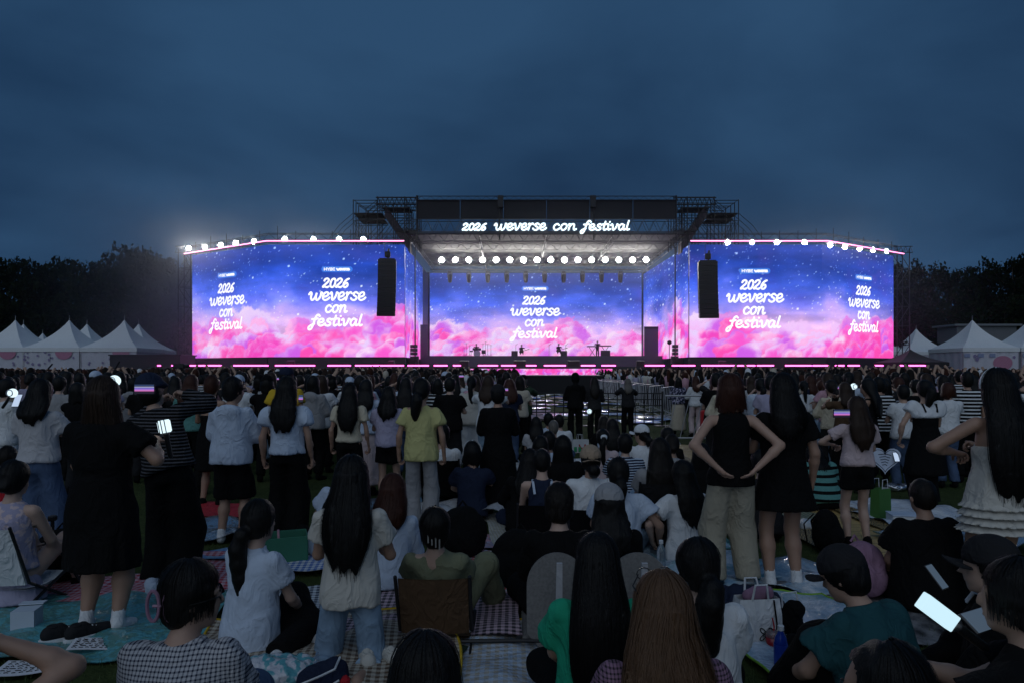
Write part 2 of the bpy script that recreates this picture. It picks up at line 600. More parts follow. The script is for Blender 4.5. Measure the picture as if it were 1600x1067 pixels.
def paint(W, H, nx, nz, seed, crest=None, clouds=1.0):
    """night sky over pink cumulus, as a (nz,nx,3) linear picture"""
    r = np.random.default_rng(seed)
    x = np.linspace(0, W, nx)[None, :]; z = np.linspace(0, H, nz)[:, None]
    zz = z / H
    stops = [(0, (246, 190, 250)), (.26, (236, 196, 252)), (.38, (196, 172, 250)), (.5, (132, 138, 240)), (.62, (78, 104, 210)), (.78, (44, 76, 172)), (1, (36, 60, 140))]
    n0 = fbm(nx, nz, (3 * W / H, 4), seed); n1 = fbm(nx, nz, (2 * W / H, 9), seed + 1)
    q = np.clip(zz + (n0 - .5) * .35, 0, 1)
    img = np.stack([np.interp(q, [s[0] for s in stops], [s[1][k] for s in stops]) for k in range(3)], -1)
    img *= (0.72 + .58 * n1)[..., None]
    vi = np.clip((n0 - .55) * 3, 0, 1)[..., None]
    img = img * (1 - .35 * vi) + np.array((150, 110, 225)) * .35 * vi
    ns = int(W * H * 4.2)
    sx = r.integers(0, nx, ns); sz = (nz * (1 - .72 * r.random(ns) ** 1.2)).astype(int).clip(0, nz - 1)
    br = r.random(ns)[:, None] ** 4
    img[sz, sx] = np.maximum(img[sz, sx], img[sz, sx] + br * 175)
    for k in np.argsort(-br[:, 0])[:ns // 60]:
        for dx, dz in ((1, 0), (0, 1), (1, 1)):
            a, b = min(nz - 1, sz[k] + dz), min(nx - 1, sx[k] + dx)
            img[a, b] = np.maximum(img[a, b], img[sz[k], sx[k]] * .85)
    deep = [(236, 84, 190), (243, 104, 206), (206, 108, 228), (248, 92, 182)]
    lite = [(250, 226, 252), (243, 205, 252), (255, 192, 238), (236, 214, 255)]
    crest = crest or (lambda t: .30 + .07 * math.sin(t * 9 + seed))
    warp = (fbm(nx, nz, (9 * W / H, 9), seed + 5) - .5)
    warp2 = (fbm(nx, nz, (20 * W / H, 20), seed + 6) - .5)
    big = np.clip((fbm(nx, nz, (3 * W / H, 3), seed + 8, 3) - .44) * 4.5, 0, 1)
    for L in range(6):
        f = 1 - L / 6
        npf = int(W / H * 10)
        for i in range(npf):
            cx = W * (i + r.random()) / npf
            rr = H * (.05 + .14 * r.random() ** 1.6) * (1 + .3 * (L < 2))
            cz = H * (crest(cx / W) * clouds * f + r.uniform(-.035, .045)) - rr * .6
            d_, l_ = np.array(deep[r.integers(4)]), np.array(lite[r.integers(4)])
            if L == 0:
                d_ = d_ * .45 + np.array((196, 150, 244)) * .55
            x0, x1 = int(max(0, (cx - 2 * rr) / W * nx)), int(min(nx, (cx + 2 * rr) / W * nx + 1))
            z0, z1 = 0, int(min(nz, (cz + 1.5 * rr) / H * nz + 1))
            if x1 <= x0 or z1 <= z0:
                continue
            dx = (x[:, x0:x1] - cx) / rr; dz = (z[z0:z1] - cz) / rr
            wz = warp[z0:z1, x0:x1]; w2 = warp2[z0:z1, x0:x1]
            dd = np.sqrt(dx * dx * .7 + np.maximum(dz, 0) ** 2) + wz * .85 + w2 * .28
            a = np.clip((1 - dd) / .085, 0, 1)
            a *= np.clip(1.6 + dz * .5, 0, 1) * (.88 + .10 * L / 5)
            t = np.clip(-.12 + .68 * big[z0:z1, x0:x1] + .42 * dz - .16 * dx + .8 * wz + .45 * w2 + .35 * (dd - .55), 0, 1)[..., None]
            t = t * t * (3 - 2 * t)
            col = d_ * (1 - t) + l_ * t
            img[z0:z1, x0:x1] = img[z0:z1, x0:x1] * (1 - a[..., None]) + col * a[..., None]
    lum = img.mean(-1, keepdims=True)
    img = lum + (img - lum) * 1.16
    img = np.clip(img, 0, 255) / 255
    return np.where(img <= .04045, img / 12.92, ((img + .055) / 1.055) ** 2.4)

def M_led():
    m, nt, b = mat_new('led_display')
    a = node(nt, 'ShaderNodeVertexColor', layer_name='Col')
    b.inputs['Base Color'].default_value = (.003, .003, .003, 1)
    b.inputs['Roughness'].default_value = .9
    b.inputs['Specular IOR Level'].default_value = .02
    nt.links.new(a.outputs[0], b.inputs['Emission Color'])
    b.inputs['Emission Strength'].default_value = 1.0
    return m
led = M_led()
letter_glow = M_emit('lit_lettering', (1, 1, 1), 1.1)
sign_glow = M_emit('lit_sign', (.80, .95, 1), 1.6)
badge_blue = M_emit('badge_blue', srgb(50, 120, 230), 1.0)

def display(name, path, z0, H, nx, nz, seed, parent, crest=None, clouds=1.0):
    """an LED wall along a floor path [(x,y)...]; returns pos(s,z,off)"""
    P = np.array(path, float); d = np.diff(P, axis=0); L = np.linalg.norm(d, axis=1); S = np.concatenate([[0], np.cumsum(L)])
    def pos(s, z, off=0.0):
        s = np.asarray(s, float); k = np.clip(np.searchsorted(S, s) - 1, 0, len(L) - 1)
        t = (s - S[k])[..., None] / L[k][..., None]
        p = P[k] + t * d[k]
        nrm = np.stack([d[k][..., 1], -d[k][..., 0]], -1) / L[k][..., None]
        p = p + nrm * np.asarray(off)[..., None]
        return np.concatenate([p, (z0 + np.asarray(z, float))[..., None]], -1)
    W = S[-1]
    s = np.linspace(0, W, nx)
    for k in range(1, len(S) - 1):
        s[np.argmin(abs(s - S[k]))] = S[k]
    SS, ZZ = np.meshgrid(s, np.linspace(0, H, nz))
    V = pos(SS.ravel(), ZZ.ravel())
    i = np.arange((nx - 1) * (nz - 1)); a = (i // (nx - 1)) * nx + i % (nx - 1)
    Fq = np.stack([a, a + 1, a + nx + 1, a + nx], 1)
    img = paint(W, H, nx, nz, seed, crest, clouds).reshape(-1, 3)
    me = np_mesh(name, V, Fq, False, np.concatenate([img, np.ones((len(img), 1))], 1))
    obj('display', me, led, parent)
    return pos, W

# ------------------------------------------------------------------ lettering (one rounded pen stroke per shape)
GL = {
 '2': (1.02, [[(.06, 1.08), (.16, 1.32), (.45, 1.44), (.70, 1.25), (.66, .92), (.38, .55), (.08, .20), (.02, .02), (.22, .10), (.45, .04), (.70, -.02), (.86, .12)]]),
 '0': (.98, [[(.45, 1.42), (.18, 1.22), (.06, .72), (.14, .18), (.40, .0), (.66, .22), (.76, .75), (.68, 1.22), (.45, 1.42)]]),
 '6': (.98, [[(.72, 1.40), (.42, 1.22), (.14, .80), (.06, .35), (.26, .02), (.56, .06), (.72, .36), (.58, .68), (.34, .66), (.14, .40)]]),
 'w': (1.56, [[(-.10, .72), (.06, .98), (.20, .80), (.20, .34), (.36, .02), (.60, .14), (.76, .55), (.80, .92), (.78, .45), (.94, .02), (1.18, .14), (1.34, .55), (1.34, .98), (1.50, .86)]]),
 'e': (.92, [[(.10, .42), (.42, .46), (.66, .66), (.56, .96), (.28, .94), (.08, .60), (.14, .18), (.42, .0), (.72, .12), (.90, .32)]]),
 'v': (.98, [[(-.04, .80), (.10, .98), (.22, .70), (.30, .20), (.42, .02), (.64, .34), (.74, .74), (.76, .98), (.92, .86)]]),
 'r': (.74, [[(.02, .86), (.14, .98), (.16, .50), (.12, .02)], [(.16, .52), (.30, .84), (.52, 1.0), (.68, .84)]]),
 's': (.80, [[(.68, .84), (.44, 1.0), (.20, .86), (.24, .62), (.54, .44), (.62, .18), (.38, .0), (.08, .08), (-.04, .24)]]),
 'c': (.86, [[(.66, .80), (.42, 1.0), (.14, .76), (.08, .36), (.30, .02), (.58, .06), (.80, .28)]]),
 'o': (.92, [[(.42, 1.0), (.16, .82), (.08, .42), (.28, .02), (.56, .08), (.74, .48), (.66, .88), (.42, 1.0)]]),
 'n': (1.02, [[(.02, .86), (.14, .98), (.16, .50), (.12, .02)], [(.15, .48), (.34, .88), (.56, .98), (.70, .78), (.68, .28), (.80, .02), (1.0, .16)]]),
 'f': (.74, [[(.86, 1.36), (.66, 1.56), (.44, 1.34), (.34, .80), (.26, .10), (.10, -.44), (-.14, -.52), (-.22, -.24), (.0, .06), (.36, .26)], [(.02, .92), (.36, .94), (.66, 1.02)]]),
 't': (.66, [[(.30, 1.42), (.24, .80), (.20, .28), (.34, .0), (.60, .16)], [(-.02, .94), (.28, .96), (.60, 1.02)]]),
 'i': (.46, [[(.10, .96), (.12, .40), (.22, .04), (.46, .16)], [(.20, 1.34), (.22, 1.38)]]),
 'a': (.98, [[(.66, .82), (.40, 1.0), (.14, .76), (.08, .34), (.28, .02), (.52, .16), (.66, .60), (.70, .96), (.68, .40), (.78, .04), (.98, .16)]]),
 'l': (.50, [[(.22, 1.56), (.16, .90), (.14, .30), (.26, .02), (.48, .14)]]),
 'H': (1.0, [[(.0, 0), (.0, 1)], [(.75, 0), (.75, 1)], [(0, .5), (.75, .5)]]),
 'Y': (.95, [[(.0, 1), (.37, .5), (.75, 1)], [(.37, .5), (.37, 0)]]),
 'B': (.95, [[(.0, 0), (.0, 1), (.55, 1), (.65, .75), (.5, .52), (0, .5)], [(.5, .5), (.7, .25), (.55, 0), (.0, 0)]]),
 'E': (.90, [[(.65, 1), (0, 1), (0, 0), (.65, 0)], [(0, .5), (.55, .5)]]),
}
def spline(pts, n=5):
    P = np.array(pts, float)
    if len(P) < 3:
        return P
    cl = np.allclose(P[0], P[-1])
    Q = np.vstack([P[-2] if cl else 2 * P[0] - P[1], P, P[1] if cl else 2 * P[-1] - P[-2]])
    out = []
    for i in range(1, len(Q) - 2):
        for t in np.linspace(0, 1, n, endpoint=False):
            a, b, c, d = Q[i - 1], Q[i], Q[i + 1], Q[i + 2]
            out.append(.5 * (2 * b + (c - a) * t + (2 * a - 5 * b + 4 * c - d) * t * t + (3 * b - a - 3 * c + d) * t ** 3))
    out.append(P[-1])
    return np.array(out)
def stroke(P, r):
    """flat round-ended ribbon round a pen path: 2-D verts, faces"""
    n = len(P); T = np.gradient(P, axis=0); T /= np.linalg.norm(T, axis=1)[:, None] + 1e-9
    N = np.stack([-T[:, 1], T[:, 0]], 1)
    V = np.concatenate([P + N * r, P - N * r]); Fs = [(i, i + n, i + 1 + n, i + 1) for i in range(n - 1)]
    V = [tuple(p) for p in V]
    for e, sg in ((0, -1), (n - 1, 1)):
        a0 = math.atan2(N[e][1], N[e][0]); o = len(V); k = 6
        V += [(P[e][0] + r * math.cos(a0 - sg * PI * j / k), P[e][1] + r * math.sin(a0 - sg * PI * j / k)) for j in range(k + 1)]
        f = tuple(range(o, o + k + 1)); Fs.append(f if sg < 0 else f[::-1])
    return V, Fs
def word2d(txt, h, slant=.18, r=.135, fit=None, sp=1.0):
    """list of (verts,faces) strokes, total width; baseline at 0, x-height h; fit = wanted width"""
    x = 0; out = []
    st_ = fit / (h * sum(GL[c][0] for c in txt)) if fit else 1.0
    for ch in txt:
        if ch == ' ':
            x += .7; continue
        adv, st = GL[ch]
        for s in st:
            P = np.array(s, float) if ch in 'HYBE' else spline(s)
            P = np.stack([(P[:, 0] + x) * st_ + slant * P[:, 1], P[:, 1]], 1) * h
            out.append(stroke(P, r * h))
        x += adv * sp
    return out, x * h * st_
def lettering(name, rows, put, m, parent, depth=0.0):
    """rows: (text, centre s, baseline z, x-height, slant, r); put(s,z,off)->3-D"""
    b = MB(); k = 0
    for txt, cs, z, h, sl, r, fit in rows:
        st, w = word2d(txt, h, sl, r, fit)
        for V, Fs in st:
            k += 1
            A = np.array(V); s = A[:, 0] + cs - w / 2; zz = A[:, 1] + z
            off = .03 + .002 * k
            if depth:
                Pf = put(s, zz, np.full(len(s), off + depth)); Pb = put(s, zz, np.full(len(s), off)); n = len(A)
                edges = {}
                for f in Fs:
                    for i in range(len(f)):
                        e = (f[i], f[(i + 1) % len(f)])
                        if (e[1], e[0]) in edges: edges.pop((e[1], e[0]))
                        else: edges[e] = 1
                b.add(np.concatenate([Pf, Pb]), list(Fs) + [(e[0], e[0] + n, e[1] + n, e[1]) for e in edges])
            else:
                b.add(put(s, zz, np.full(len(s), off)), Fs)
    return b.build(name, m, parent)
def poster(put, cs, ztop, k, parent):
    """the four stacked words and the small badge, k = x-height"""
    q = .088
    rows = [('2026', cs - .1 * k, ztop - .86 * k, .53 * k, .2, q / .53, 2.3 * k), ('weverse', cs, ztop - 2.00 * k, .70 * k, .2, q / .70, 4.95 * k),
            ('con', cs - .1 * k, ztop - 3.07 * k, .63 * k, .2, q / .63, 1.95 * k), ('festival', cs - .05 * k, ztop - 4.24 * k, .62 * k, .2, q / .62, 4.5 * k)]
    lettering('lettering', rows, put, letter_glow, parent)
    bw, bh, zb = 2.75 * k, .50 * k, ztop + .72 * k
    n = 10; V = []
    for sx in (1, -1):
        for j in range(n + 1):
            a = (-PI / 2 + PI * j / n) if sx > 0 else (PI / 2 + PI * j / n)
            V.append((cs + sx * (bw / 2 - bh / 2) + bh / 2 * math.cos(a), zb + bh / 2 * math.sin(a)))
    A = np.array(V)
    MB().add(put(A[:, 0], A[:, 1], np.full(len(A), .015)), [tuple(range(len(A)))]).build('badge', badge_blue, parent)
    h = .22 * k
    lettering('badge_lettering', [('HYBE', cs - .62 * k, zb - h / 2, h, 0, .15, 1.0 * k), ('weverse', cs + .55 * k, zb - h / 2, h * .85, 0, .2, 1.15 * k)], put, letter_glow, parent)

# ------------------------------------------------------------------ the big screens
CX = 3.08
ZB, ZT = 2.83, 12.66
OUT, BEND, INN = 33.8, 24.5, 12.5
t = thing('led_screen', 'huge folded LED screen of pink clouds left of the stage opening', 'led screen')
cr = lambda q: .28 + .10 * math.exp(-((q - .36) / .1) ** 2) - .1 * math.exp(-((q - .52) / .07) ** 2) + .10 * math.exp(-((q - .98) / .09) ** 2) - .06 * math.exp(-((q - .7) / .1) ** 2)
put, W = display('display', [(CX - OUT, 65.6), (CX - BEND, 60), (CX - INN, 60)], ZB, ZT - ZB, 280, 124, 11, t, cr)
MB().tube([(CX - OUT - .1, 65.75, ZB - .12), (CX - BEND, 60.2, ZB - .12), (CX - INN, 60.2, ZB - .12)], .1, 4).build('frame', black_metal, t)
poster(put, 5.2, 6.85, 1.0, t); poster(put, 16.9, 6.95, 1.0, t)
back = MB()
for (a, b2) in (((CX - OUT, 65.6), (CX - BEND, 60)), ((CX - BEND, 60), (CX - INN, 60))):
    mx_, my_ = (a[0] + b2[0]) / 2, (a[1] + b2[1]) / 2
    ln = math.hypot(b2[0] - a[0], b2[1] - a[1]); an = math.atan2(b2[1] - a[1], b2[0] - a[0])
    back.box((mx_ - .32 * math.sin(an) * -1 * -1 + .0, my_ + .32 * math.cos(an), (ZB + ZT) / 2), (ln - .1, .5, ZT - ZB), an)
back.build('cabinet_back', black_metal, t)
t = thing('led_screen', 'huge folded LED screen of pink clouds right of the stage opening', 'led screen')
cr = lambda q: .27 + .08 * math.exp(-((q - .12) / .1) ** 2) - .05 * math.exp(-((q - .5) / .12) ** 2) + .12 * math.exp(-((q - .9) / .08) ** 2)
put, W = display('display', [(CX + INN, 60), (CX + BEND - .3, 60), (CX + OUT, 66)], ZB, ZT - ZB, 280, 124, 23, t, cr)
MB().tube([(CX + INN, 60.2, ZB - .12), (CX + BEND, 60.2, ZB - .12), (CX + OUT + .1, 66.1, ZB - .12)], .1, 4).build('frame', black_metal, t)
poster(put, 5.75, 6.8, 1.0, t); poster(put, W - 5.0, 6.65, 1.0, t)
back = MB()
for (a, b2) in (((CX + INN, 60), (CX + BEND - .3, 60)), ((CX + BEND - .3, 60), (CX + OUT, 66))):
    mx_, my_ = (a[0] + b2[0]) / 2, (a[1] + b2[1]) / 2
    ln = math.hypot(b2[0] - a[0], b2[1] - a[1]); an = math.atan2(b2[1] - a[1], b2[0] - a[0])
    back.box((mx_ - .32 * math.sin(an), my_ + .32 * math.cos(an), (ZB + ZT) / 2), (ln - .1, .5, ZT - ZB), an)
back.build('cabinet_back', black_metal, t)
t = thing('led_screen', 'LED backdrop of pink clouds behind the musicians at the back of the stage', 'led screen')
CW0, CW1 = CX - 12.66, CX + 11.9
put, W = display('display', [(CW0, 79), (CW1, 79)], 3.2, 9.65, 270, 108, 37, t, lambda q: .27 + .06 * math.sin(q * 11 + 1.2) + .05 * math.sin(q * 23))
poster(put, 12.25, 7.05, 1.14, t)
MB().box((CX - .38, 79.35, 8), (24.5, .5, 9.8)).build('cabinet_back', black_metal, t)
for sx, nm in ((-1, 'left'), (1, 'right')):
    t = thing('led_screen', 'narrow LED wing screen running back along the %s side of the stage' % nm, 'led screen')
    p = [(CX - INN - .05, 60.4), (CW0 - .1, 78.8)] if sx < 0 else [(CW1 + .12, 78.8), (CX + INN + .03, 60.4)]
    display('display', p, ZB, ZT - ZB, 90, 110, 51 + sx, t, lambda q: .24 + .2 * math.exp(-((q - (.3 if sx < 0 else .78)) / .12) ** 2) + .05 * math.sin(q * 17))
    xx = CX + sx * (INN + .45)
    MB().box((xx, 69.7, (ZB + ZT) / 2), (.5, 18, ZT - ZB)).build('cabinet_back', black_metal, t)
    # pillar at the back corner
    MB().box(((CW0 - .02 if sx < 0 else CW1 + .35), 78.6, 8.0), (.25 if sx < 0 else .62, .3, 9.8)).build('edge_pillar', black_metal, t)

# ------------------------------------------------------------------ stage body
st = thing('stage', 'wide black concert stage with raised band riser and pink lit front edge', 'stage', (CX, 56, 0))
deckm = M_plain('stage_deck', (.03, .03, .036), .35, nscale=2)
MB().box((0, 12, 1.86), (66, 24, .22)).build('deck', deckm, st)
MB().box((0, .12, .88), (66, .2, 1.74)).build('front_panel', black_cloth, st)
MB().box((0, 18.6, 2.56), (24.6, 10, 1.16)).build('riser', M_plain('riser_blue', (.045, .045, .075), .4), st)
for sx in (-1, 1):
    MB().box((sx * 18.4, 3.75, 2.36), (12, .25, .78)).build('screen_plinth', M_plain('plinth', (.02, .02, .026), .6), st)
    a = math.atan2(6, 9.3)
    MB().box((sx * 29.1, 6.9, 2.36), (11, .25, .78), sx * a).build('screen_plinth', MATS['plinth'], st)
# LED face of the runway end
t = thing('led_fascia', 'low pink LED panel on the stage front above the runway', 'led screen')
x0, x1 = gx(735, 55.9), gx(957, 55.9)
img_seed = 77
display('display', [(x0, 55.9), (x1, 55.9)], .25, 1.55, 160, 16, img_seed, t, lambda q: 1.5, 1.0)
MB().box(((x0 + x1) / 2, 55.99, 1.0), (x1 - x0, .1, 1.6)).build('cabinet_back', black_metal, t)
t = thing('runway', 'black skirted runway block reaching from the stage into the crowd', 'runway', (gx(862, 48), 48, 0))
MB().box((0, 3.8, .62), (7.2, 7.6, 1.24)).build('skirt', black_cloth, t)
MB().box((0, 3.8, 1.28), (7.3, 7.7, .08)).build('deck', deckm, t)

pink_s = M_emit('pink_light', (1.0, .10, .52), 6.0)
for a, b2 in ((246, 251), (268, 347), (365, 419), (430, 492), (512, 548), (555, 631), (637, 670), (678, 699), (708, 720), (747, 778), (783, 806), (822, 838), (850, 884), (908, 930), (940, 962), (1008, 1038), (1050, 1086), (1096, 1180), (1183, 1209), (1227, 1268), (1270, 1294), (1305, 1319), (1325, 1343), (1367, 1380), (1405, 1412), (1420, 1446)):
    x0, x1 = gx(a, 55.8), gx(b2, 55.8)
    big = b2 - a > 20
    t = thing('light_batten', 'pink glowing light batten lying along the front edge of the stage', 'stage light', ((x0 + x1) / 2, 55.8, 1.98), 0, 'pink battens along the stage edge')
    MB().box((0, .05, -.04), (x1 - x0, .16, .06)).build('base', black_metal, t)
    MB().tube([(-(x1 - x0) / 2, 0, .07), ((x1 - x0) / 2, 0, .07)], .055, 8).build('tube', pink_s, t)

# pink line along the top of the wing screens
for sx, nm in ((-1, 'left'), (1, 'right')):
    t = thing('light_strip', 'pink glowing strip along the top edge of the %s big screen' % nm, 'stage light')
    zs = ZT + .25
    pts = [(CX + sx * INN, 59.55, zs), (CX + sx * BEND, 59.55, zs), (CX + sx * (OUT + .75), 65.55, zs - .1)]
    MB().tube(pts, .05, 8).build('tube', M_emit('pink_white_light', (1.0, .30, .62), 3.0), t)
    MB().tube([(p[0], p[1] + .18, p[2]) for p in pts], .11, 6).build('channel', M_plain('strip_channel', (.15, .03, .09), .6), t)
    # header truss that carries the strip
    tr = MB()
    for dy, dz in ((.45, .15), (.45, .75), (.95, .15), (.95, .75)):
        tr.tube([(p[0], p[1] + dy, p[2] + dz) for p in pts], .03, 5)
    for a, b2 in ((0, 1), (1, 2)):
        n = 16
        A, B = np.array(pts[a]), np.array(pts[b2])
        for j in range(n):
            p, q = A + (B - A) * j / n, A + (B - A) * (j + 1) / n
            s_, e_ = (.15, .75) if j % 2 else (.75, .15)
            tr.tube([p + (0, .45, s_), q + (0, .45, e_)], .018, 4)
    tt = thing('header_truss', 'black lighting truss above the %s big screen' % nm, 'truss')
    tr.build('lattice', black_metal, tt)
    for j in range(13):
        f = j / 12
        if f < .62:
            p = (CX + sx * (INN + (BEND - INN) * f / .62), 60.3)
        else:
            g = (f - .62) / .38
            p = (CX + sx * (BEND + (OUT - BEND) * g), 60.3 + 6 * g)
        MB().tube([(p[0], p[1], zs - .1), (p[0], p[1], zs + rnd.uniform(.9, 1.5))], .03, 5).build('pole', black_metal, tt)

# ------------------------------------------------------------------ flood lamps
lens_m = M_emit('lit_lens', (1.0, .97, .90), 200.0)
def lamp_parts(t, r, tilt):
    h = MB().lathe([(r * .35, .36), (r * .75, .30), (r * 1.02, .08), (r * 1.06, 0), (r * 1.02, 0)], 16, axis='y', cap=False)
    h = h.build('housing', black_metal, t, True, rot=(tilt, 0, 0))
    l = MB().lathe([(r * 1.0, -.02), (r * .7, -.05), (.001, -.07)], 20, axis='y', cap=False).build('lens', lens_m, t, True)
    MB().tube([(-r * 1.15, .1, 0), (-r * 1.15, .1, r * 1.15), (0, .1, r * 1.45), (r * 1.15, .1, r * 1.15), (r * 1.15, .1, 0)], .03, 5).build('yoke', black_metal, t)
lamp0 = None
def lamp(x, y, z, label, group, r=.21):
    global lamp0
    if lamp0 is None:
        lamp0 = thing('flood_lamp', label, 'stage light', (x, y, z), 0, group)
        lamp_parts(lamp0, r, 0); return
    o = dup(lamp0, (x, y, z), 0, label, (r, r, r) if r > 1 else None); o['group'] = group
for u, v in ((295, 388), (320, 386), (345, 383), (369, 380), (397, 377.5)):
    y = float(np.interp(u, [283, 415], [65.8, 59.7]))
    lamp(gx(u, y), y, gz(v, y), 'bright white flood lamp above the folded outer part of the left screen', 'floods over the outer left screen')
for u in (445, 490, 530, 568):
    lamp(gx(u, 59.7), 59.7, gz(374, 59.7), 'bright white flood lamp above the flat inner part of the left screen', 'floods over the inner left screen')
for u in (1137, 1175, 1214, 1257):
    lamp(gx(u, 59.7), 59.7, gz(378.5, 59.7), 'bright white flood lamp above the flat inner part of the right screen', 'floods over the inner right screen')
for u, v in ((1297, 383), (1320, 386), (1343, 388.5), (1364, 390.5), (1385, 392.5)):
    y = float(np.interp(u, [1285, 1400], [59.7, 66]))
    lamp(gx(u, y), y, gz(v, y), 'bright white flood lamp above the folded outer part of the right screen', 'floods over the outer right screen')
for k in range(16):
    u = 690 + k * 21.3
    lamp(gx(u, 70), 70, gz(406, 70), 'bright round white lamp in the row under the stage roof', 'lamps in the row under the roof', 1.25)

# ------------------------------------------------------------------ roof over the stage
rf = thing('stage_roof', 'dark truss roof with black header banner over the stage opening', 'stage roof', (CX, 61, 0))
ceil_m = M_plain('roof_skin', (.020, .020, .021), .85)
MB().box((0, 9.2, 13.75), (25.0, 18.6, .06)).build('roof_skin', ceil_m, rf)
hw = 11.55
for j in range(6):
    w = 2 * hw / 6
    MB().box((-hw + w * (j + .5), -.15, 15.95), (w - .05, .08, 1.75)).build('banner_panel', M_plain('banner_cloth', (.018, .018, .022), .85), rf)
def lattice(p0, p1, h, n, r=.035, dz=(0, 0, 1)):
    b = MB(); A, B = np.array(p0, float), np.array(p1, float); up = np.array(dz, float) * h
    b.tube([A, B], r, 5); b.tube([A + up, B + up], r, 5)
    for j in range(n):
        p, q = A + (B - A) * j / n, A + (B - A) * (j + 1) / n
        m_ = (p + q) / 2
        b.tube([p, m_ + up], r * .6, 4); b.tube([m_ + up, q], r * .6, 4)
    return b
trussm = M_plain('truss_grey', (.07, .07, .073), .45, .4)
for k, (y, z, h, n) in enumerate(((-.3, 16.75, .35, 28), (-.3, 13.95, 1.1, 24), (-.3, 13.1, .75, 24), (.6, 13.95, 1.1, 24), (4, 13.05, .6, 20), (8.6, 13.05, .6, 20), (13, 13.05, .6, 20), (17, 12.9, .6, 20))):
    lattice((-12.2 if k else -hw, y, z), (12.2 if k else hw, y, z), h, n).build('truss', trussm if k else black_metal, rf)
for x in (-12.1, -6, 0, 6, 12.1):
    lattice((x, 0, 13.1), (x, 17.6, 13.1), .6, 14).build('truss', trussm, rf)
for x in (-hw, -4.2, 4.2, hw):
    MB().tube([(x, -.2, 13.2), (x, -.2, 17.2)], .07, 6).build('post', black_metal, rf)
for x in (-4.1, 4.1):
    MB().box((x, -.4, 16.6), (.5, .4, 1.0)).build('hoist_block', black_metal, rf)
pl = lambda s, z, off: np.stack([s, np.full(len(s), 60.45) - off, z], -1)
t = thing('lit_sign', 'glowing white script sign along the roof front reading 2026 weverse con festival', 'sign')
zb = gz(359.5, 60.4); k = .60
sx0 = gx(722, 60.4)
for txt, u0, u1, kk in (('2026', 722, 764, .40), ('weverse', 772, 857, .58), ('con', 863, 904, .54), ('festival', 910, 987, .52)):
    lettering('lettering', [(txt, gx((u0 + u1) / 2, 60.4) - .1, zb, kk, .2, .075 / kk, (u1 - u0) * 60.4 / F - .25)], pl, sign_glow, t, .06)
MB().tube([(sx0, 60.5, zb - .15), (sx0 + 15.2, 60.5, zb - .15)], .025, 5).build('rail', black_metal, t)

# moving heads that hang in front of the backdrop
mh = None
for k in range(10):
    u = 703 + k * 29.6
    x, y, z = gx(u, 76), 76, gz(427, 76)
    if mh is None:
        mh = thing('moving_head_light', 'black moving head light hanging in the row above the backdrop screen', 'stage light', (x, y, z), 0, 'moving heads above the backdrop')
        MB().bbox((0, 0, .1), (.42, .42, .3), .04).build('base', black_metal, mh)
        MB().tube([(-.24, 0, 0), (-.24, 0, -.4)], .05, 6).tube([(.24, 0, 0), (.24, 0, -.4)], .05, 6).build('yoke', black_metal, mh)
        MB().lathe([(.14, 0), (.25, -.12), (.27, -.5), (.20, -.85), (.14, -.95)], 12, (0, 0, -.1)).build('head', black_metal, mh, True)
    else:
        dup(mh, (x, y, z))
t = thing('lighting_bar', 'black bar carrying the moving head lights', 'truss', (CX, 76, gz(424, 76)))
MB().tube([(-12.2, 0, .2), (12.2, 0, .2)], .06, 6).build('bar', black_metal, t)

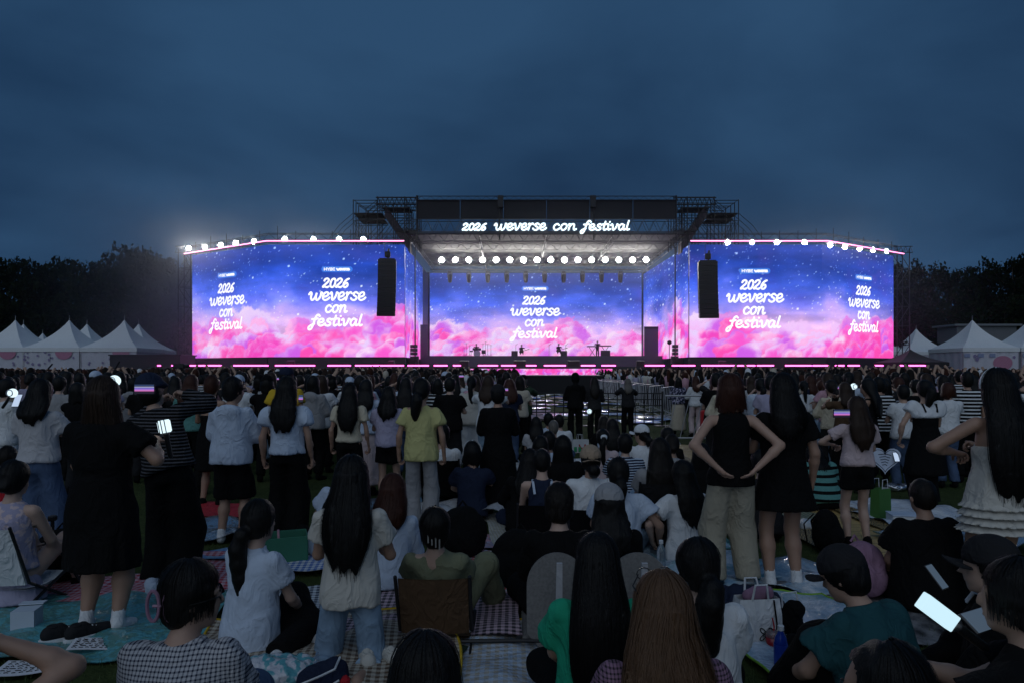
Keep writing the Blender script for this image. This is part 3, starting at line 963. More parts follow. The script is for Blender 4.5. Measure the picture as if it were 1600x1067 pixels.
# ------------------------------------------------------------------ scaffold towers on both sides of the roof
def tube_between(name, a, b2, r, m, parent, n=6):
    a, b2 = np.array(a, float), np.array(b2, float)
    return MB().tube([a, b2], r, n).build(name, m, parent)
for sx, nm in ((-1, 'left'), (1, 'right')):
    t = thing('scaffold_tower', 'black steel scaffold tower with work platforms beside the %s end of the roof' % nm, 'scaffold', (CX, 62, 0))
    X = lambda u: sx * (853 - u) * 62 / F
    Z = lambda v: gz(v, 62)
    for dy in (0, 1.1, 2.2):
        for u, v0, v1 in ((552, 312, 392), (572, 324, 388), (590, 307, 392), (615, 318, 388), (632, 307, 388), (640, 325, 392), (653, 307, 388)):
            a = tube_between('pole', (X(u), dy, Z(v1)), (X(u), dy, Z(v0)), .045, black_metal, t)
        for u0, v0, u1, v1 in ((552, 313, 590, 313), (552, 333, 596, 333), (552, 345, 600, 344), (588, 308, 653, 308), (588, 320, 653, 319), (572, 325, 592, 325), (600, 332, 640, 332), (615, 341, 640, 341), (615, 358, 655, 358), (600, 372, 655, 372)):
            tube_between('ledger', (X(u0), dy, Z(v0)), (X(u1), dy, Z(v1)), .035, black_metal, t)
        for u0, v0, u1, v1 in ((552, 312, 572, 326), (572, 326, 590, 312), (590, 316, 566, 340), (552, 345, 566, 380), (566, 380, 597, 345), (580, 384, 610, 345), (552, 333, 530, 352), (530, 352, 515, 372), (558, 345, 552, 384), (640, 325, 632, 318), (632, 350, 655, 385), (620, 385, 650, 350), (640, 332, 615, 357), (560, 346, 575, 384)):
            tube_between('brace', (X(u0), dy, Z(v0)), (X(u1), dy, Z(v1)), .026, black_metal, t)
    for u0, u1, v in ((553, 597, 333.5), (560, 600, 342), (597, 640, 324), (618, 652, 360)):
        MB().box(((X(u0) + X(u1)) / 2, 1.1, Z(v)), (abs(X(u1) - X(u0)), 2.0, .10)).build('platform', black_metal, t)
    lattice((X(588), -.2, Z(320)), (X(653), -.2, Z(320)), .6, 9, .05).build('gantry_truss', black_metal, t)
    lattice((X(588), 2.4, Z(320)), (X(653), 2.4, Z(320)), .6, 9, .05).build('gantry_truss', black_metal, t)
    # leaning sheeted truss
    A, B = np.array((X(600), .4, Z(326))), np.array((X(640), .4, Z(384)))
    MB().add([A + (-sx * .0, 0, .5), A + (0, 1.2, .5), B + (0, 1.2, .5), B + (0, 0, .5), A + (0, 0, -.6), A + (0, 1.2, -.6), B + (0, 1.2, -.6), B + (0, 0, -.6)],
             [(0, 1, 2, 3), (7, 6, 5, 4), (0, 3, 7, 4), (1, 5, 6, 2), (0, 4, 5, 1), (3, 2, 6, 7)]).build('leaning_sheet', M_plain('scaffold_sheet', (.10, .08, .10), .8), t)
    lattice(A + (0, -.1, -.6), B + (0, -.1, -.6), 1.1, 8, .04).build('leaning_truss', dark_metal, t)
    # legs down to the ground behind the screen
    for u in (560, 600, 645):
        tube_between('pole', (X(u), 1.5, .0), (X(u), 1.5, Z(380)), .06, black_metal, t)

# end towers beside the outer screen edges
for sx, nm in ((-1, 'left'), (1, 'right')):
    t = thing('truss_tower', 'slim steel lattice tower at the outer end of the %s big screen' % nm, 'scaffold', (CX + sx * (OUT + .95), 66.6, 0))
    for dx in (-.6, .6):
        for dy in (-.6, .6):
            tube_between('pole', (dx, dy, 0), (dx, dy, 13.4), .05, dark_metal, t)
    for j in range(7):
        z = .4 + j * 1.85
        for dy in (-.6, .6):
            tube_between('ledger', (-.6, dy, z), (.6, dy, z), .035, dark_metal, t)
            s = 1 if j % 2 else -1
            tube_between('brace', (-.6 * s, dy, z), (.6 * s, dy, z + 1.85), .03, dark_metal, t)
    lattice((-.9, -.6, 13.0), (.9, -.6, 13.0), .6, 4).build('top_truss', dark_metal, t)

# ------------------------------------------------------------------ loudspeaker arrays
def array(u0, u1, v0, v1, y, label, bow):
    x = gx((u0 + u1) / 2, y); w = (u1 - u0) * y / F; zt = gz(v0, y); H = (v1 - v0) * y / F; n = 12; h = H / n
    t = thing('speaker_array', label, 'loudspeaker', (x, y, zt), .12 * (1 if bow < 0 else -1))
    for k in range(n):
        a = bow * (k / n) ** 2
        o = MB().bbox((0, 0, -h / 2), (w, .75, h - .008), .015).build('cabinet', M_plain('speaker_black', (.020, .020, .022), .55), t, loc=(bow * .9 * (k / n) ** 2 * .4, -.15 * (k / n) ** 2, -k * h))
        o.rotation_euler = (abs(bow) * .5 * (k / n), 0, 0)
        MB().box((0, -.378, -h / 2), (w * .9, .012, h * .55)).build('grille', M_plain('grille', (.035, .035, .038), .7, .4, nscale=40), o)
    MB().box((0, 0, .06), (w * .85, .5, .10)).build('bumper', black_metal, t)
    MB().bbox((.05, 0, .45), (.45, .35, .5), .05).build('hoist', black_metal, t)
    MB().tube([(.1, 0, .1), (.02, 0, .4), (.15, 0, .95)], .09, 6).build('hoist_bag', black_metal, t)
    MB().tube([(-.2, 0, .1), (-.2, 0, 1.5)], .025, 5).build('chain', dark_metal, t)
array(591, 619, 406, 494, 58, 'tall black hanging speaker array in front of the left screen', -.3)
array(1091, 1120, 409, 497, 58, 'tall black hanging speaker array in front of the right screen', .3)

# flats, stacks and wedges on stage
t = thing('stage_flat', 'dark upright panel standing at the back left corner of the stage', 'panel', (gx(661.5, 71.5), 71.5, 2.0))
MB().box((0, 0, 2.2), (.9, .12, 4.4)).build('panel', M_plain('flat_blue', (.05, .05, .08), .7), t)
MB().tube([(-.3, .1, 0), (-.3, 1.2, 0), (-.3, .1, 3)], .04, 5).build('brace', black_metal, t)
t = thing('stage_flat', 'dark upright panel with slatted top at the back right corner of the stage', 'panel', (gx(1018, 71.5), 71.5, 2.0))
MB().box((0, 0, 2.1), (1.55, .12, 4.2)).build('panel', MATS['flat_blue'], t)
MB().box((0, -.08, 4.05), (1.5, .06, .25)).build('top_rail', black_metal, t)
MB().tube([(-.5, .1, 0), (-.5, 1.2, 0), (-.5, .1, 3)], .04, 5).build('brace', black_metal, t)
for u, nm in ((646, 'left'), (1057, 'right')):
    y = 64
    t = thing('speaker_stack', 'black side fill speaker stack at the %s edge of the stage' % nm, 'loudspeaker', (gx(u, y), y, 2.0))
    MB().bbox((0, 0, .5), (.95, .8, 1.0), .03).build('subwoofer', MATS['speaker_black'], t)
    for k in range(3):
        MB().bbox((0, 0, 1.22 + k * .34), (.72, .6, .30), .03).build('cabinet', MATS['speaker_black'], t)
for u in (1046, 1068):
    y = 64
    t = thing('lamp_stand', 'slim black stand with small lamp head beside the right speaker stack', 'stage light', (gx(u, y), y, 2.0), 0, 'lamp stands beside the right stack')
    MB().tube([(0, 0, 0), (0, 0, 2.1)], .03, 5).build('pole', black_metal, t)
    MB().lathe([(.06, -.15), (.2, -.1), (.2, .1), (.1, .2)], 10, (0, 0, 2.25), 'y').build('head', black_metal, t, True)
    MB().tube([(-.3, 0, 0), (0, 0, .3), (.3, 0, 0)], .02, 4).build('feet', black_metal, t)
wd = None
for u, w in ((812, 20), (896, 20), (1000, 13), (726, 15), (612, 10), (455, 12), (1128, 12)):
    x = gx(u, 56.6)
    if wd is None:
        wd = thing('monitor_wedge', 'black floor monitor wedge lying on the stage front edge', 'loudspeaker', (x, 56.6, 1.98), 0, 'monitor wedges on the stage edge')
        m_ = MB().add([(-.5, -.3, 0), (.5, -.3, 0), (.5, .35, 0), (-.5, .35, 0), (-.5, -.3, .45), (.5, -.3, .45), (.5, .1, .5), (-.5, .1, .5)], [(0, 3, 2, 1), (4, 5, 6, 7), (0, 1, 5, 4), (1, 2, 6, 5), (2, 3, 7, 6), (3, 0, 4, 7)])
        m_.build('cabinet', MATS['speaker_black'], wd)
        MB().box((0, -.305, .22), (.85, .012, .34)).build('grille', MATS['grille'], wd)
    else:
        dup(wd, (x, 56.6, 1.98), rnd.uniform(-.2, .2), scale=(w / 20, 1, 1))

# ------------------------------------------------------------------ marquee tents
tent_m = M_plain('tent_fabric', (.66, .69, .70), .75, var=.06, nscale=1.5, bumpk=.3)
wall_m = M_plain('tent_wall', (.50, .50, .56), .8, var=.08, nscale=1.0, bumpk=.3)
tent_black = M_plain('black_tent_fabric', (.016, .016, .018), .85)
def tent_parts(t, s, e, p, m, wm, walls=True):
    n = 10; V = []; Fs = []
    for j in range(n + 1):
        q = j / n; r = s / 2 * (1 - q)
        z = e + (p - e) * (.55 * q + .45 * q ** 2.6)
        r = max(r, .03)
        for k in range(24):
            a = k // 6; f = (k % 6) / 6
            c = [(-1, -1), (1, -1), (1, 1), (-1, 1)]
            x = c[a][0] + (c[(a + 1) % 4][0] - c[a][0]) * f; y = c[a][1] + (c[(a + 1) % 4][1] - c[a][1]) * f
            sag = .10 * math.sin(PI * f) * math.sin(PI * q) * (p - e) * .3
            V.append((x * r, y * r, z - sag))
    for j in range(n):
        for k in range(24):
            q = (k + 1) % 24
            Fs.append((j * 24 + k, j * 24 + q, (j + 1) * 24 + q, (j + 1) * 24 + k))
    MB().add(V, Fs).build('canopy', m, t)
    MB().tube([(0, 0, p - .1), (0, 0, p + .45)], .03, 6, .01).build('finial', steel, t)
    h = s / 2
    for (x, y, rz) in ((0, -h, 0), (h, 0, PI / 2), (0, h, 0), (-h, 0, PI / 2)):
        MB().box((x, y, e - .16), (s + .02, .03, .34), rz).build('valance', m, t)
    for x in (-h + .06, h - .06):
        for y in (-h + .06, h - .06):
            MB().tube([(x, y, 0), (x, y, e)], .05, 6).build('leg', steel, t)
    if walls:
        for (x, y, rz) in ((0, -h + .06, 0), (h - .06, 0, PI / 2), (0, h - .06, 0), (-h + .06, 0, PI / 2)):
            b = MB(); nn = 24
            L = s - .2
            A = [(-L / 2 + L * i / nn, .03 * math.sin(i * 1.3)) for i in range(nn + 1)]
            ca, sa = math.cos(rz), math.sin(rz)
            V = [(x + a * ca - d * sa, y + a * sa + d * ca, z) for z in (.02, e - .3) for a, d in A]
            b.add(V, [(i, i + 1, i + nn + 2, i + nn + 1) for i in range(nn)]).build('side_wall', wm, t, True)
tents = [(-45.1, 62, 'at the far left edge, its peak left of the others'), (-40.2, 62, 'in the middle of the left front row'), (-35.2, 62, 'nearest the left screen in the front row'),
         (-48.3, 67.5, 'behind the leftmost front tent'), (-41.9, 67.3, 'behind the middle left front tent'), (-36.8, 67.3, 'behind the front tent nearest the left screen'), (-55, 80, 'small and far off behind the left tents'),
         (41.8, 62, 'with pink print, right of the right screen'), (46.9, 62, 'cut off at the right edge of the view'), (44.4, 75, 'set back behind the right tents near the lattice tower'), (39.6, 75.0, 'mostly hidden behind the lattice tower at the right')]
tn = None
for x, y, w in tents:
    f_ = 1.0 if y == 80 else 1.15
    x, y = x * f_, y * f_
    lab = 'white peaked marquee tent ' + w
    if tn is None:
        tn = thing('marquee_tent', lab, 'tent', (x, y, 0))
        tent_parts(tn, 4.95, 3.40, 5.95, tent_m, wall_m)
        tn.scale = (f_, f_, f_)
    else:
        o = dup(tn, (x, y, 0), 0, lab, (f_, f_, 1 + (f_ - 1) * 1.0))
bt = thing('black_tent', 'low black canopy tent beside the foot of the right lattice tower', 'tent', (gx(1422, 60), 60, 0))
tent_parts(bt, 4.2, 2.35, 3.5, tent_black, tent_black)
bt2 = thing('black_tent', 'low black canopy tent under the left end of the big screen', 'tent', (gx(240, 63.5), 63.5, 0))
MB().box((0, 0, 1.5), (6.4, 3, 3.0)).build('side_wall', tent_black, bt2)
MB().box((0, 0, 3.05), (6.6, 3.2, .1)).build('canopy', tent_black, bt2)
# prints on the tent walls
pr = [M_plain('print_purple', (.24, .20, .36), .8), M_plain('print_pink', (.42, .18, .27), .8), M_plain('print_blue', (.22, .26, .40), .8)]
def flower(b, x, z, r):
    for k in range(5):
        a = k * 2 * PI / 5
        c = (x + math.cos(a) * r, z + math.sin(a) * r)
        n = 8; o = len(b.v)
        b.v += [(c[0] + r * .75 * math.cos(j * PI / 4), -2.475, c[1] + r * .75 * math.sin(j * PI / 4)) for j in range(n)]
        b.f.append(tuple(o + j for j in range(n)))
tl = [o for o in bpy.data.objects if o.name.startswith('marquee_tent')]
for o in tl:
    x = o.location.x
    if o.location.y > 73:
        continue
    b = MB()
    ring = x < -44 and x > -48
    if x < -30:
        for k in range(14 if ring else 0):
            a = k / 13 * 2 * PI
            flower(b, (-1.2 if ring else .4) + 1.15 * math.cos(a), 2.55 + .6 * math.sin(a), rnd.uniform(.04, .08))
        for k in range(6):
            flower(b, rnd.uniform(-2.2, 2.2), rnd.uniform(1.9, 2.8), .06)
        kind(b.build('print', pr[0], o), 'stuff')
        b = MB(); n = 20
        b.add([(1.1 + .75 * math.cos(PI + PI * j / n), -2.48, 3.05 + .65 * math.sin(PI + PI * j / n)) for j in range(n + 1)], [tuple(range(n + 1))]).build('print', pr[1], o)
    else:
        n = 24
        b.add([(1.0 + .85 * math.cos(2 * PI * j / n), -2.48, 2.1 + .62 * math.sin(2 * PI * j / n)) for j in range(n)], [tuple(range(n))]).build('print', pr[1], o)
        b = MB()
        for k in range(4):
            flower(b, -1.3 + rnd.uniform(-.3, .3), 2.7 + rnd.uniform(-.3, .3), .10)
        flower(b, 2.0, 2.6, .08)
        kind(b.build('print', pr[0], o), 'stuff')
        b = MB()
        for xx in (-2.1, -.9, .1):
            b.box((xx, -2.478, 2.75), (.5, .01, .32))
        kind(b.build('print', pr[2], o), 'stuff')

# ------------------------------------------------------------------ stage smoke that catches the lamps
def smoke():
    m = bpy.data.materials.new('stage_smoke'); m.use_nodes = True; nt = m.node_tree
    for n in list(nt.nodes): nt.nodes.remove(n)
    out = node(nt, 'ShaderNodeOutputMaterial'); pv = node(nt, 'ShaderNodeVolumePrincipled')
    pv.inputs['Color'].default_value = (.95, .96, 1.0, 1); pv.inputs['Anisotropy'].default_value = .6
    t = node(nt, 'ShaderNodeTexCoord'); g = t.outputs['Generated']
    sp = node(nt, 'ShaderNodeSeparateXYZ'); nt.links.new(g, sp.inputs[0])
    def fade(o, a, b_):
        r = node(nt, 'ShaderNodeMapRange', interpolation_type='SMOOTHSTEP'); nt.links.new(o, r.inputs[0])
        r.inputs[1].default_value, r.inputs[2].default_value = a, b_
        return r.outputs[0]
    f = math_n(nt, 'MULTIPLY', fade(sp.outputs['Z'], 1.0, .55), fade(sp.outputs['X'], 0, .12))
    f = math_n(nt, 'MULTIPLY', f, fade(sp.outputs['X'], 1, .86))
    f = math_n(nt, 'MULTIPLY', f, fade(sp.outputs['Y'], 0, .25))
    left = math_n(nt, 'ADD', math_n(nt, 'MULTIPLY', fade(sp.outputs['X'], .40, .12), .55), .22)
    f = math_n(nt, 'MULTIPLY', f, left)
    left = math_n(nt, 'ADD', left, math_n(nt, 'MULTIPLY', fade(sp.outputs['Z'], .45, .54), .75))
    nz_ = noise(nt, t.outputs['Object'], .11, 3, .6)
    f = math_n(nt, 'MULTIPLY', f, fade(nz_, .24, .68))
    f = math_n(nt, 'MULTIPLY', f, .024)
    nt.links.new(f, pv.inputs['Density'])
    nt.links.new(pv.outputs[0], out.inputs['Volume'])
    b = MB().box((0, 0, 0), (92, 36, 22))
    o = obj('smoke', b.mesh('smoke'), m, None, (1, 68.5, 12.2))
    kind(o, 'stuff', 'thin drifting stage smoke lit by the lamps, thicker over the left screen')
smoke()
# ------------------------------------------------------------------ soft bodies: smooth unions of rounded shapes, meshed as one surface
def cap(a, b, ra, rb, k=.03, flat=(0, 0)):
    return ('cap', np.array(a, float), np.array(b, float), ra, rb, k, flat)
def ell(c, r, M=None, k=.03):
    return ('ell', np.array(c, float), np.array(r, float), M, k)
def loft(o, M, sec, k=.03, pleat=None, hollow=False):
    """elliptical tube: sec rows (z, cx, cy, rx, ry) in the frame (o, M)"""
    return ('loft', np.array(o, float), M, np.array(sec, float), k, pleat)
def cut(p, n):
    return ('cut', np.array(p, float), np.array(n, float))
def cutbox(lo, hi):
    return ('cutbox', np.array(lo, float), np.array(hi, float))

def sdf_mesh(prims, h, fold=0.0, seed=0, ffreq=22.0, stretch=(1, 1, .55)):
    lo = np.full(3, 1e9); hi = -lo; boxes = []
    for p in prims:
        if p[0] == 'cap':
            r = max(p[3], p[4]); a = np.minimum(p[1], p[2]) - r; b = np.maximum(p[1], p[2]) + r
        elif p[0] == 'ell':
            r = p[2] if p[3] is None else np.abs(p[3]) @ p[2]
            a, b = p[1] - r, p[1] + r
        elif p[0] == 'loft':
            s = p[3]; pts = []
            for z, cx, cy, rx, ry in s:
                for sx in (-1, 1):
                    for sy in (-1, 1):
                        pts.append((cx + sx * rx, cy + sy * ry, z))
            pts = np.array(pts)
            if p[2] is not None:
                pts = pts @ p[2].T
            pts = pts + p[1]
            a, b = pts.min(0) - .03, pts.max(0) + .03
        else:
            boxes.append(None); continue
        boxes.append((a, b)); lo = np.minimum(lo, a); hi = np.maximum(hi, b)
    lo = lo - 3 * h - .012; n = np.ceil((hi + 3 * h + .012 - lo) / h).astype(int) + 1
    Fv = np.full(n, 1.0, np.float32)
    ax = [lo[i] + h * np.arange(n[i]) for i in range(3)]
    for p, bx in zip(prims, boxes):
        if p[0] == 'cut':
            d = (ax[0] - p[1][0])[:, None, None] * p[2][0] + (ax[1] - p[1][1])[None, :, None] * p[2][1] + (ax[2] - p[1][2])[None, None, :] * p[2][2]
            Fv = np.maximum(Fv, d.astype(np.float32)); continue
        if p[0] == 'cutbox':
            c = (p[1] + p[2]) / 2; e = (p[2] - p[1]) / 2
            d = np.maximum(np.maximum((np.abs(ax[0] - c[0]) - e[0])[:, None, None], (np.abs(ax[1] - c[1]) - e[1])[None, :, None]), (np.abs(ax[2] - c[2]) - e[2])[None, None, :])
            Fv = np.maximum(Fv, -d.astype(np.float32)); continue
        k = p[4] if p[0] in ('ell', 'loft') else p[5]
        m = k + 2 * h
        i0 = np.maximum(0, np.floor((bx[0] - m - lo) / h).astype(int)); i1 = np.minimum(n, np.ceil((bx[1] + m - lo) / h).astype(int) + 1)
        X = ax[0][i0[0]:i1[0], None, None].astype(np.float32); Y = ax[1][None, i0[1]:i1[1], None].astype(np.float32); Z = ax[2][None, None, i0[2]:i1[2]].astype(np.float32)
        if p[0] == 'cap':
            a, b = p[1], p[2]; d = b - a; L2 = float(d @ d) + 1e-9
            px, py, pz = X - a[0], Y - a[1], Z - a[2]
            t = (px * d[0] + py * d[1] + pz * d[2]) / L2
            tc_ = np.clip(t, 0, 1)
            D = np.sqrt((px - tc_ * d[0]) ** 2 + (py - tc_ * d[1]) ** 2 + (pz - tc_ * d[2]) ** 2) - (p[3] + tc_ * (p[4] - p[3]))
            L = math.sqrt(L2)
            if p[6][0]:
                D = np.maximum(D, -t * L)
            if p[6][1]:
                D = np.maximum(D, (t - 1) * L)
        else:
            px, py, pz = X - p[1][0], Y - p[1][1], Z - p[1][2]
            M = p[3] if p[0] == 'ell' else p[2]
            if M is not None:
                px, py, pz = (px * M[0, 0] + py * M[1, 0] + pz * M[2, 0], px * M[0, 1] + py * M[1, 1] + pz * M[2, 1], px * M[0, 2] + py * M[1, 2] + pz * M[2, 2])
            if p[0] == 'ell':
                r = p[2]
                k0 = np.sqrt((px / r[0]) ** 2 + (py / r[1]) ** 2 + (pz / r[2]) ** 2)
                k1 = np.sqrt((px / r[0] ** 2) ** 2 + (py / r[1] ** 2) ** 2 + (pz / r[2] ** 2) ** 2) + 1e-6
                D = k0 * (k0 - 1) / k1
            else:
                s = p[3][np.argsort(p[3][:, 0])]
                cx, cy, rx, ry = (np.interp(pz, s[:, 0], s[:, q]) for q in (1, 2, 3, 4))
                qx, qy = px - cx, py - cy
                if p[5] is not None:
                    na, amp, z0, z1 = p[5]
                    th = np.arctan2(qy / ry, qx / rx)
                    w = np.clip((pz - z0) / (z1 - z0), 0, 1)
                    g = 1 + amp * w * (np.sin(th * na + 2 * np.sin(th * 2 + seed)) + .4 * np.sin(th * na * 2.3 + seed))
                    rx = rx * g; ry = ry * g
                q0 = np.sqrt((qx / rx) ** 2 + (qy / ry) ** 2)
                q1 = np.sqrt((qx / rx ** 2) ** 2 + (qy / ry ** 2) ** 2) + 1e-6
                D = q0 * (q0 - 1) / q1
                zl = s[0, 0]
                if p[5] is not None and p[5][0] == 17:
                    zl = zl + .022 * np.sin(qx * 95 + seed) + .016 * np.sin(qx * 41 + 2.1 * seed) + .9 * np.abs(qx) ** 1.5
                D = np.maximum(D, np.maximum(zl - pz, pz - s[-1, 0]))
        S = Fv[i0[0]:i1[0], i0[1]:i1[1], i0[2]:i1[2]]
        D = np.broadcast_to(D, S.shape)
        if k > 0:
            hh = np.clip(.5 + .5 * (S - D) / k, 0, 1)
            S[...] = S * (1 - hh) + D * hh - k * hh * (1 - hh)
        else:
            S[...] = np.minimum(S, D)
    if fold > 0:
        r_ = np.random.default_rng(seed + 99)
        X, Y, Z = ax[0][:, None, None], ax[1][None, :, None], ax[2][None, None, :]
        acc = 0
        for o in range(3):
            f = ffreq * (1.0, 1.9, 3.3)[o]
            a = r_.normal(0, 1, 3); a /= np.linalg.norm(a); b = r_.normal(0, 1, 3); b /= np.linalg.norm(b)
            a = a * stretch * f; b = b * f * .6
            ph = r_.uniform(0, 6, 2)
            q = (a[0] * X + a[1] * Y + a[2] * Z + ph[0]) + 1.6 * np.sin(b[0] * X + b[1] * Y + b[2] * Z + ph[1])
            acc = acc + (.9 - 1.8 * np.abs(np.sin(q * .5))) * (1.0, .6, .35)[o]
        Fv = Fv + (fold * acc).astype(np.float32)
    return nets(Fv, lo, h)

CORN = [(0, 0, 0), (1, 0, 0), (0, 1, 0), (1, 1, 0), (0, 0, 1), (1, 0, 1), (0, 1, 1), (1, 1, 1)]
EDG = [(0, 1), (2, 3), (4, 5), (6, 7), (0, 2), (1, 3), (4, 6), (5, 7), (0, 4), (1, 5), (2, 6), (3, 7)]
def nets(Fv, lo, h):
    I = Fv < 0
    n = np.array(Fv.shape)
    cnt = np.zeros(n - 1, np.int8)
    for c in CORN:
        cnt += I[c[0]:n[0] - 1 + c[0], c[1]:n[1] - 1 + c[1], c[2]:n[2] - 1 + c[2]]
    act = (cnt > 0) & (cnt < 8)
    P = np.argwhere(act)
    idx = np.full(n - 1, -1, np.int32); idx[act] = np.arange(len(P))
    fv = np.stack([Fv[P[:, 0] + c[0], P[:, 1] + c[1], P[:, 2] + c[2]] for c in CORN], 1)
    pos = np.zeros((len(P), 3)); num = np.zeros(len(P))
    for a, b in EDG:
        fa, fb = fv[:, a], fv[:, b]
        cr_ = (fa < 0) != (fb < 0)
        t = np.where(cr_, fa / np.where(cr_, fa - fb, 1), 0)
        ca, cb = np.array(CORN[a]), np.array(CORN[b])
        pos += cr_[:, None] * (ca + t[:, None] * (cb - ca)); num += cr_
    V = lo + h * (P + pos / num[:, None])
    Q = []
    for d in range(3):
        u, v = (d + 1) % 3, (d + 2) % 3
        s0 = [slice(0, None)] * 3
        A = I.take(range(0, n[d] - 1), d); B = I.take(range(1, n[d]), d)
        E = np.argwhere(A != B)
        ok = (E[:, u] > 0) & (E[:, v] > 0) & (E[:, u] < n[u] - 1) & (E[:, v] < n[v] - 1)
        E = E[ok]
        ins = A[E[:, 0], E[:, 1], E[:, 2]]
        du = np.zeros(3, int); du[u] = 1; dv_ = np.zeros(3, int); dv_[v] = 1
        g = lambda q: idx[q[:, 0], q[:, 1], q[:, 2]]
        q = np.stack([g(E - du - dv_), g(E - dv_), g(E), g(E - du)], 1)
        q[~ins] = q[~ins][:, ::-1]
        Q.append(q)
    return V, np.concatenate(Q)

# ------------------------------------------------------------------ people
def rot(ax_, a):
    c, s = math.cos(a), math.sin(a)
    return np.array({'x': [[1, 0, 0], [0, c, -s], [0, s, c]], 'y': [[c, 0, s], [0, 1, 0], [-s, 0, c]], 'z': [[c, -s, 0], [s, c, 0], [0, 0, 1]]}[ax_], float)
def ik(a, t, l1, l2, pole):
    a, t = np.array(a, float), np.array(t, float)
    d = t - a; L = np.linalg.norm(d); L_ = min(L, (l1 + l2) * .995); d = d / (L + 1e-9); t = a + d * L_
    x = (l1 * l1 - l2 * l2 + L_ * L_) / (2 * L_); y = math.sqrt(max(0, l1 * l1 - x * x))
    p = np.array(pole, float); p = p - d * (p @ d); p /= np.linalg.norm(p) + 1e-9
    return a + d * x + p * y, t
ARMS = {  # wrist (x out, y fwd, z from pelvis), elbow pole
 'down': ((.235, .04, -.055), (.4, -1, 0)), 'front': ((.07, .27, .25), (.7, -.4, -1)), 'low': ((.06, .22, .10), (.8, -.6, -.6)),
 'hips': ((.145, -.150, .085), (1, -.30, .1)), 'up': ((.10, .24, .62), (1, -.1, -.5)), 'phone': ((.10, .28, .50), (.9, -.2, -.9)),
 'cross': ((-.06, .21, .19), (1, .1, -.5)), 'lap': ((.10, .30, .07), (.8, -.8, -.3)), 'back': ((.28, -.22, -.08), (.4, -1, .2)),
 'high': ((.16, .10, .88), (1, .2, .2)), 'knee': ((.13, .40, .22), (.8, -.4, -.6)), 'chin': ((.05, .20, .44), (.6, .2, -1)), 'hair': ((.10, .02, .66), (1, .3, .1)),
 'side': ((.36, .12, .05), (.3, -1, .3))}
POSE = {  # pelvis height, ankle (x,y,z), knee pole, foot direction
 'stand': (.86, (.10, -.01, .07), (.05, 1, 0), (.25, 1, -.25)), 'cross': (.125, (-.12, .34, .06), (1, .35, .25), (-.8, .6, 0)), 'kneesup': (.125, (.11, .50, .07), (.05, .2, 1), (.1, 1, -.25)),
 'chair': (.27, (.13, .50, .07), (.08, .1, 1), (.1, 1, -.25)), 'long': (.125, (.12, .76, .07), (.1, .1, 1), (.1, .3, .9)), 'seiza': (.26, (.09, -.10, .06), (.25, 1, -.3), (0, -1, -.1)),
 'kneel': (.405, (.12, -.36, .06), (.1, 1, -.6), (0, -1, -.15)), 'sideleft': (.125, (-.30, .12, .06), (-.2, 1, .2), (-.9, .2, 0)), 'sideright': (.125, (.30, .05, .06), (.4, 1, .1), (.9, -.3, 0))}

class Sk:
    pass
def skeleton(pose='stand', H=1.62, lean=(0, 0), twist=0, arms=('down', 'down'), head=(0, 0, 0), legs=None, spread=0, build=1.0):
    k = Sk(); s = H / 1.62; k.s = s; k.H = H; k.b = build * .90; k.pose = pose
    pz, ank, kp, fd = POSE[pose]
    k.pel = np.array((0, 0, pz)) * s
    k.T = rot('z', twist) @ rot('y', lean[1]) @ rot('x', -lean[0])
    k.P = lambda x, y, z: k.pel + k.T @ (np.array((x, y, z)) * s)
    k.hip = {}; k.kn = {}; k.an = {}; k.fd = {}; k.sh = {}; k.el = {}; k.wr = {}
    for q in (-1, 1):
        k.hip[q] = k.pel + np.array((q * .085, 0, -.035)) * s
        a = np.array(legs[q]['a'] if legs and q in legs else ank, float); p_ = np.array(legs[q]['p'] if legs and q in legs else kp, float); f_ = np.array(legs[q]['f'] if legs and q in legs else fd, float)
        if pose == 'stand' and not legs:
            a = a + (spread, 0, 0)
        side = pose in ('sideleft', 'sideright')
        m = np.array((1 if side else q, 1, 1))
        tgt = np.array((0, 0, 0)) + a * m * s
        if pose == 'cross':
            tgt = tgt + np.array((0, .10 * q, 0)) * s
        if side:
            tgt = tgt + np.array((0, .16 * q, 0)) * s
        k.kn[q], k.an[q] = ik(k.hip[q], tgt, .40 * s, .38 * s, p_ * m)
        f = f_ * m; k.fd[q] = f / np.linalg.norm(f)
        k.sh[q] = k.P(q * .163 * (1 + .12 * (build - 1)), -.012, .43)
        ar = arms[0 if q < 0 else 1]
        w, pole = ARMS[ar] if isinstance(ar, str) else ar
        w = np.array(w) * (q, 1, 1); pole = np.array(pole) * (q, 1, 1)
        k.el[q], k.wr[q] = ik(k.sh[q], k.P(*w), .27 * s, .235 * s, k.T @ pole)
    k.neck = k.P(0, -.012, .475)
    k.Hd = k.T @ rot('x', lean[0] * .75) @ rot('z', head[0]) @ rot('x', head[1]) @ rot('y', head[2])
    k.hb = k.P(0, .005, .535)
    k.hc = k.hb + k.Hd @ (np.array((0, .022, .095)) * s)
    k.HP = lambda x, y, z: k.hc + k.Hd @ (np.array((x, y, z)) * s)
    return k

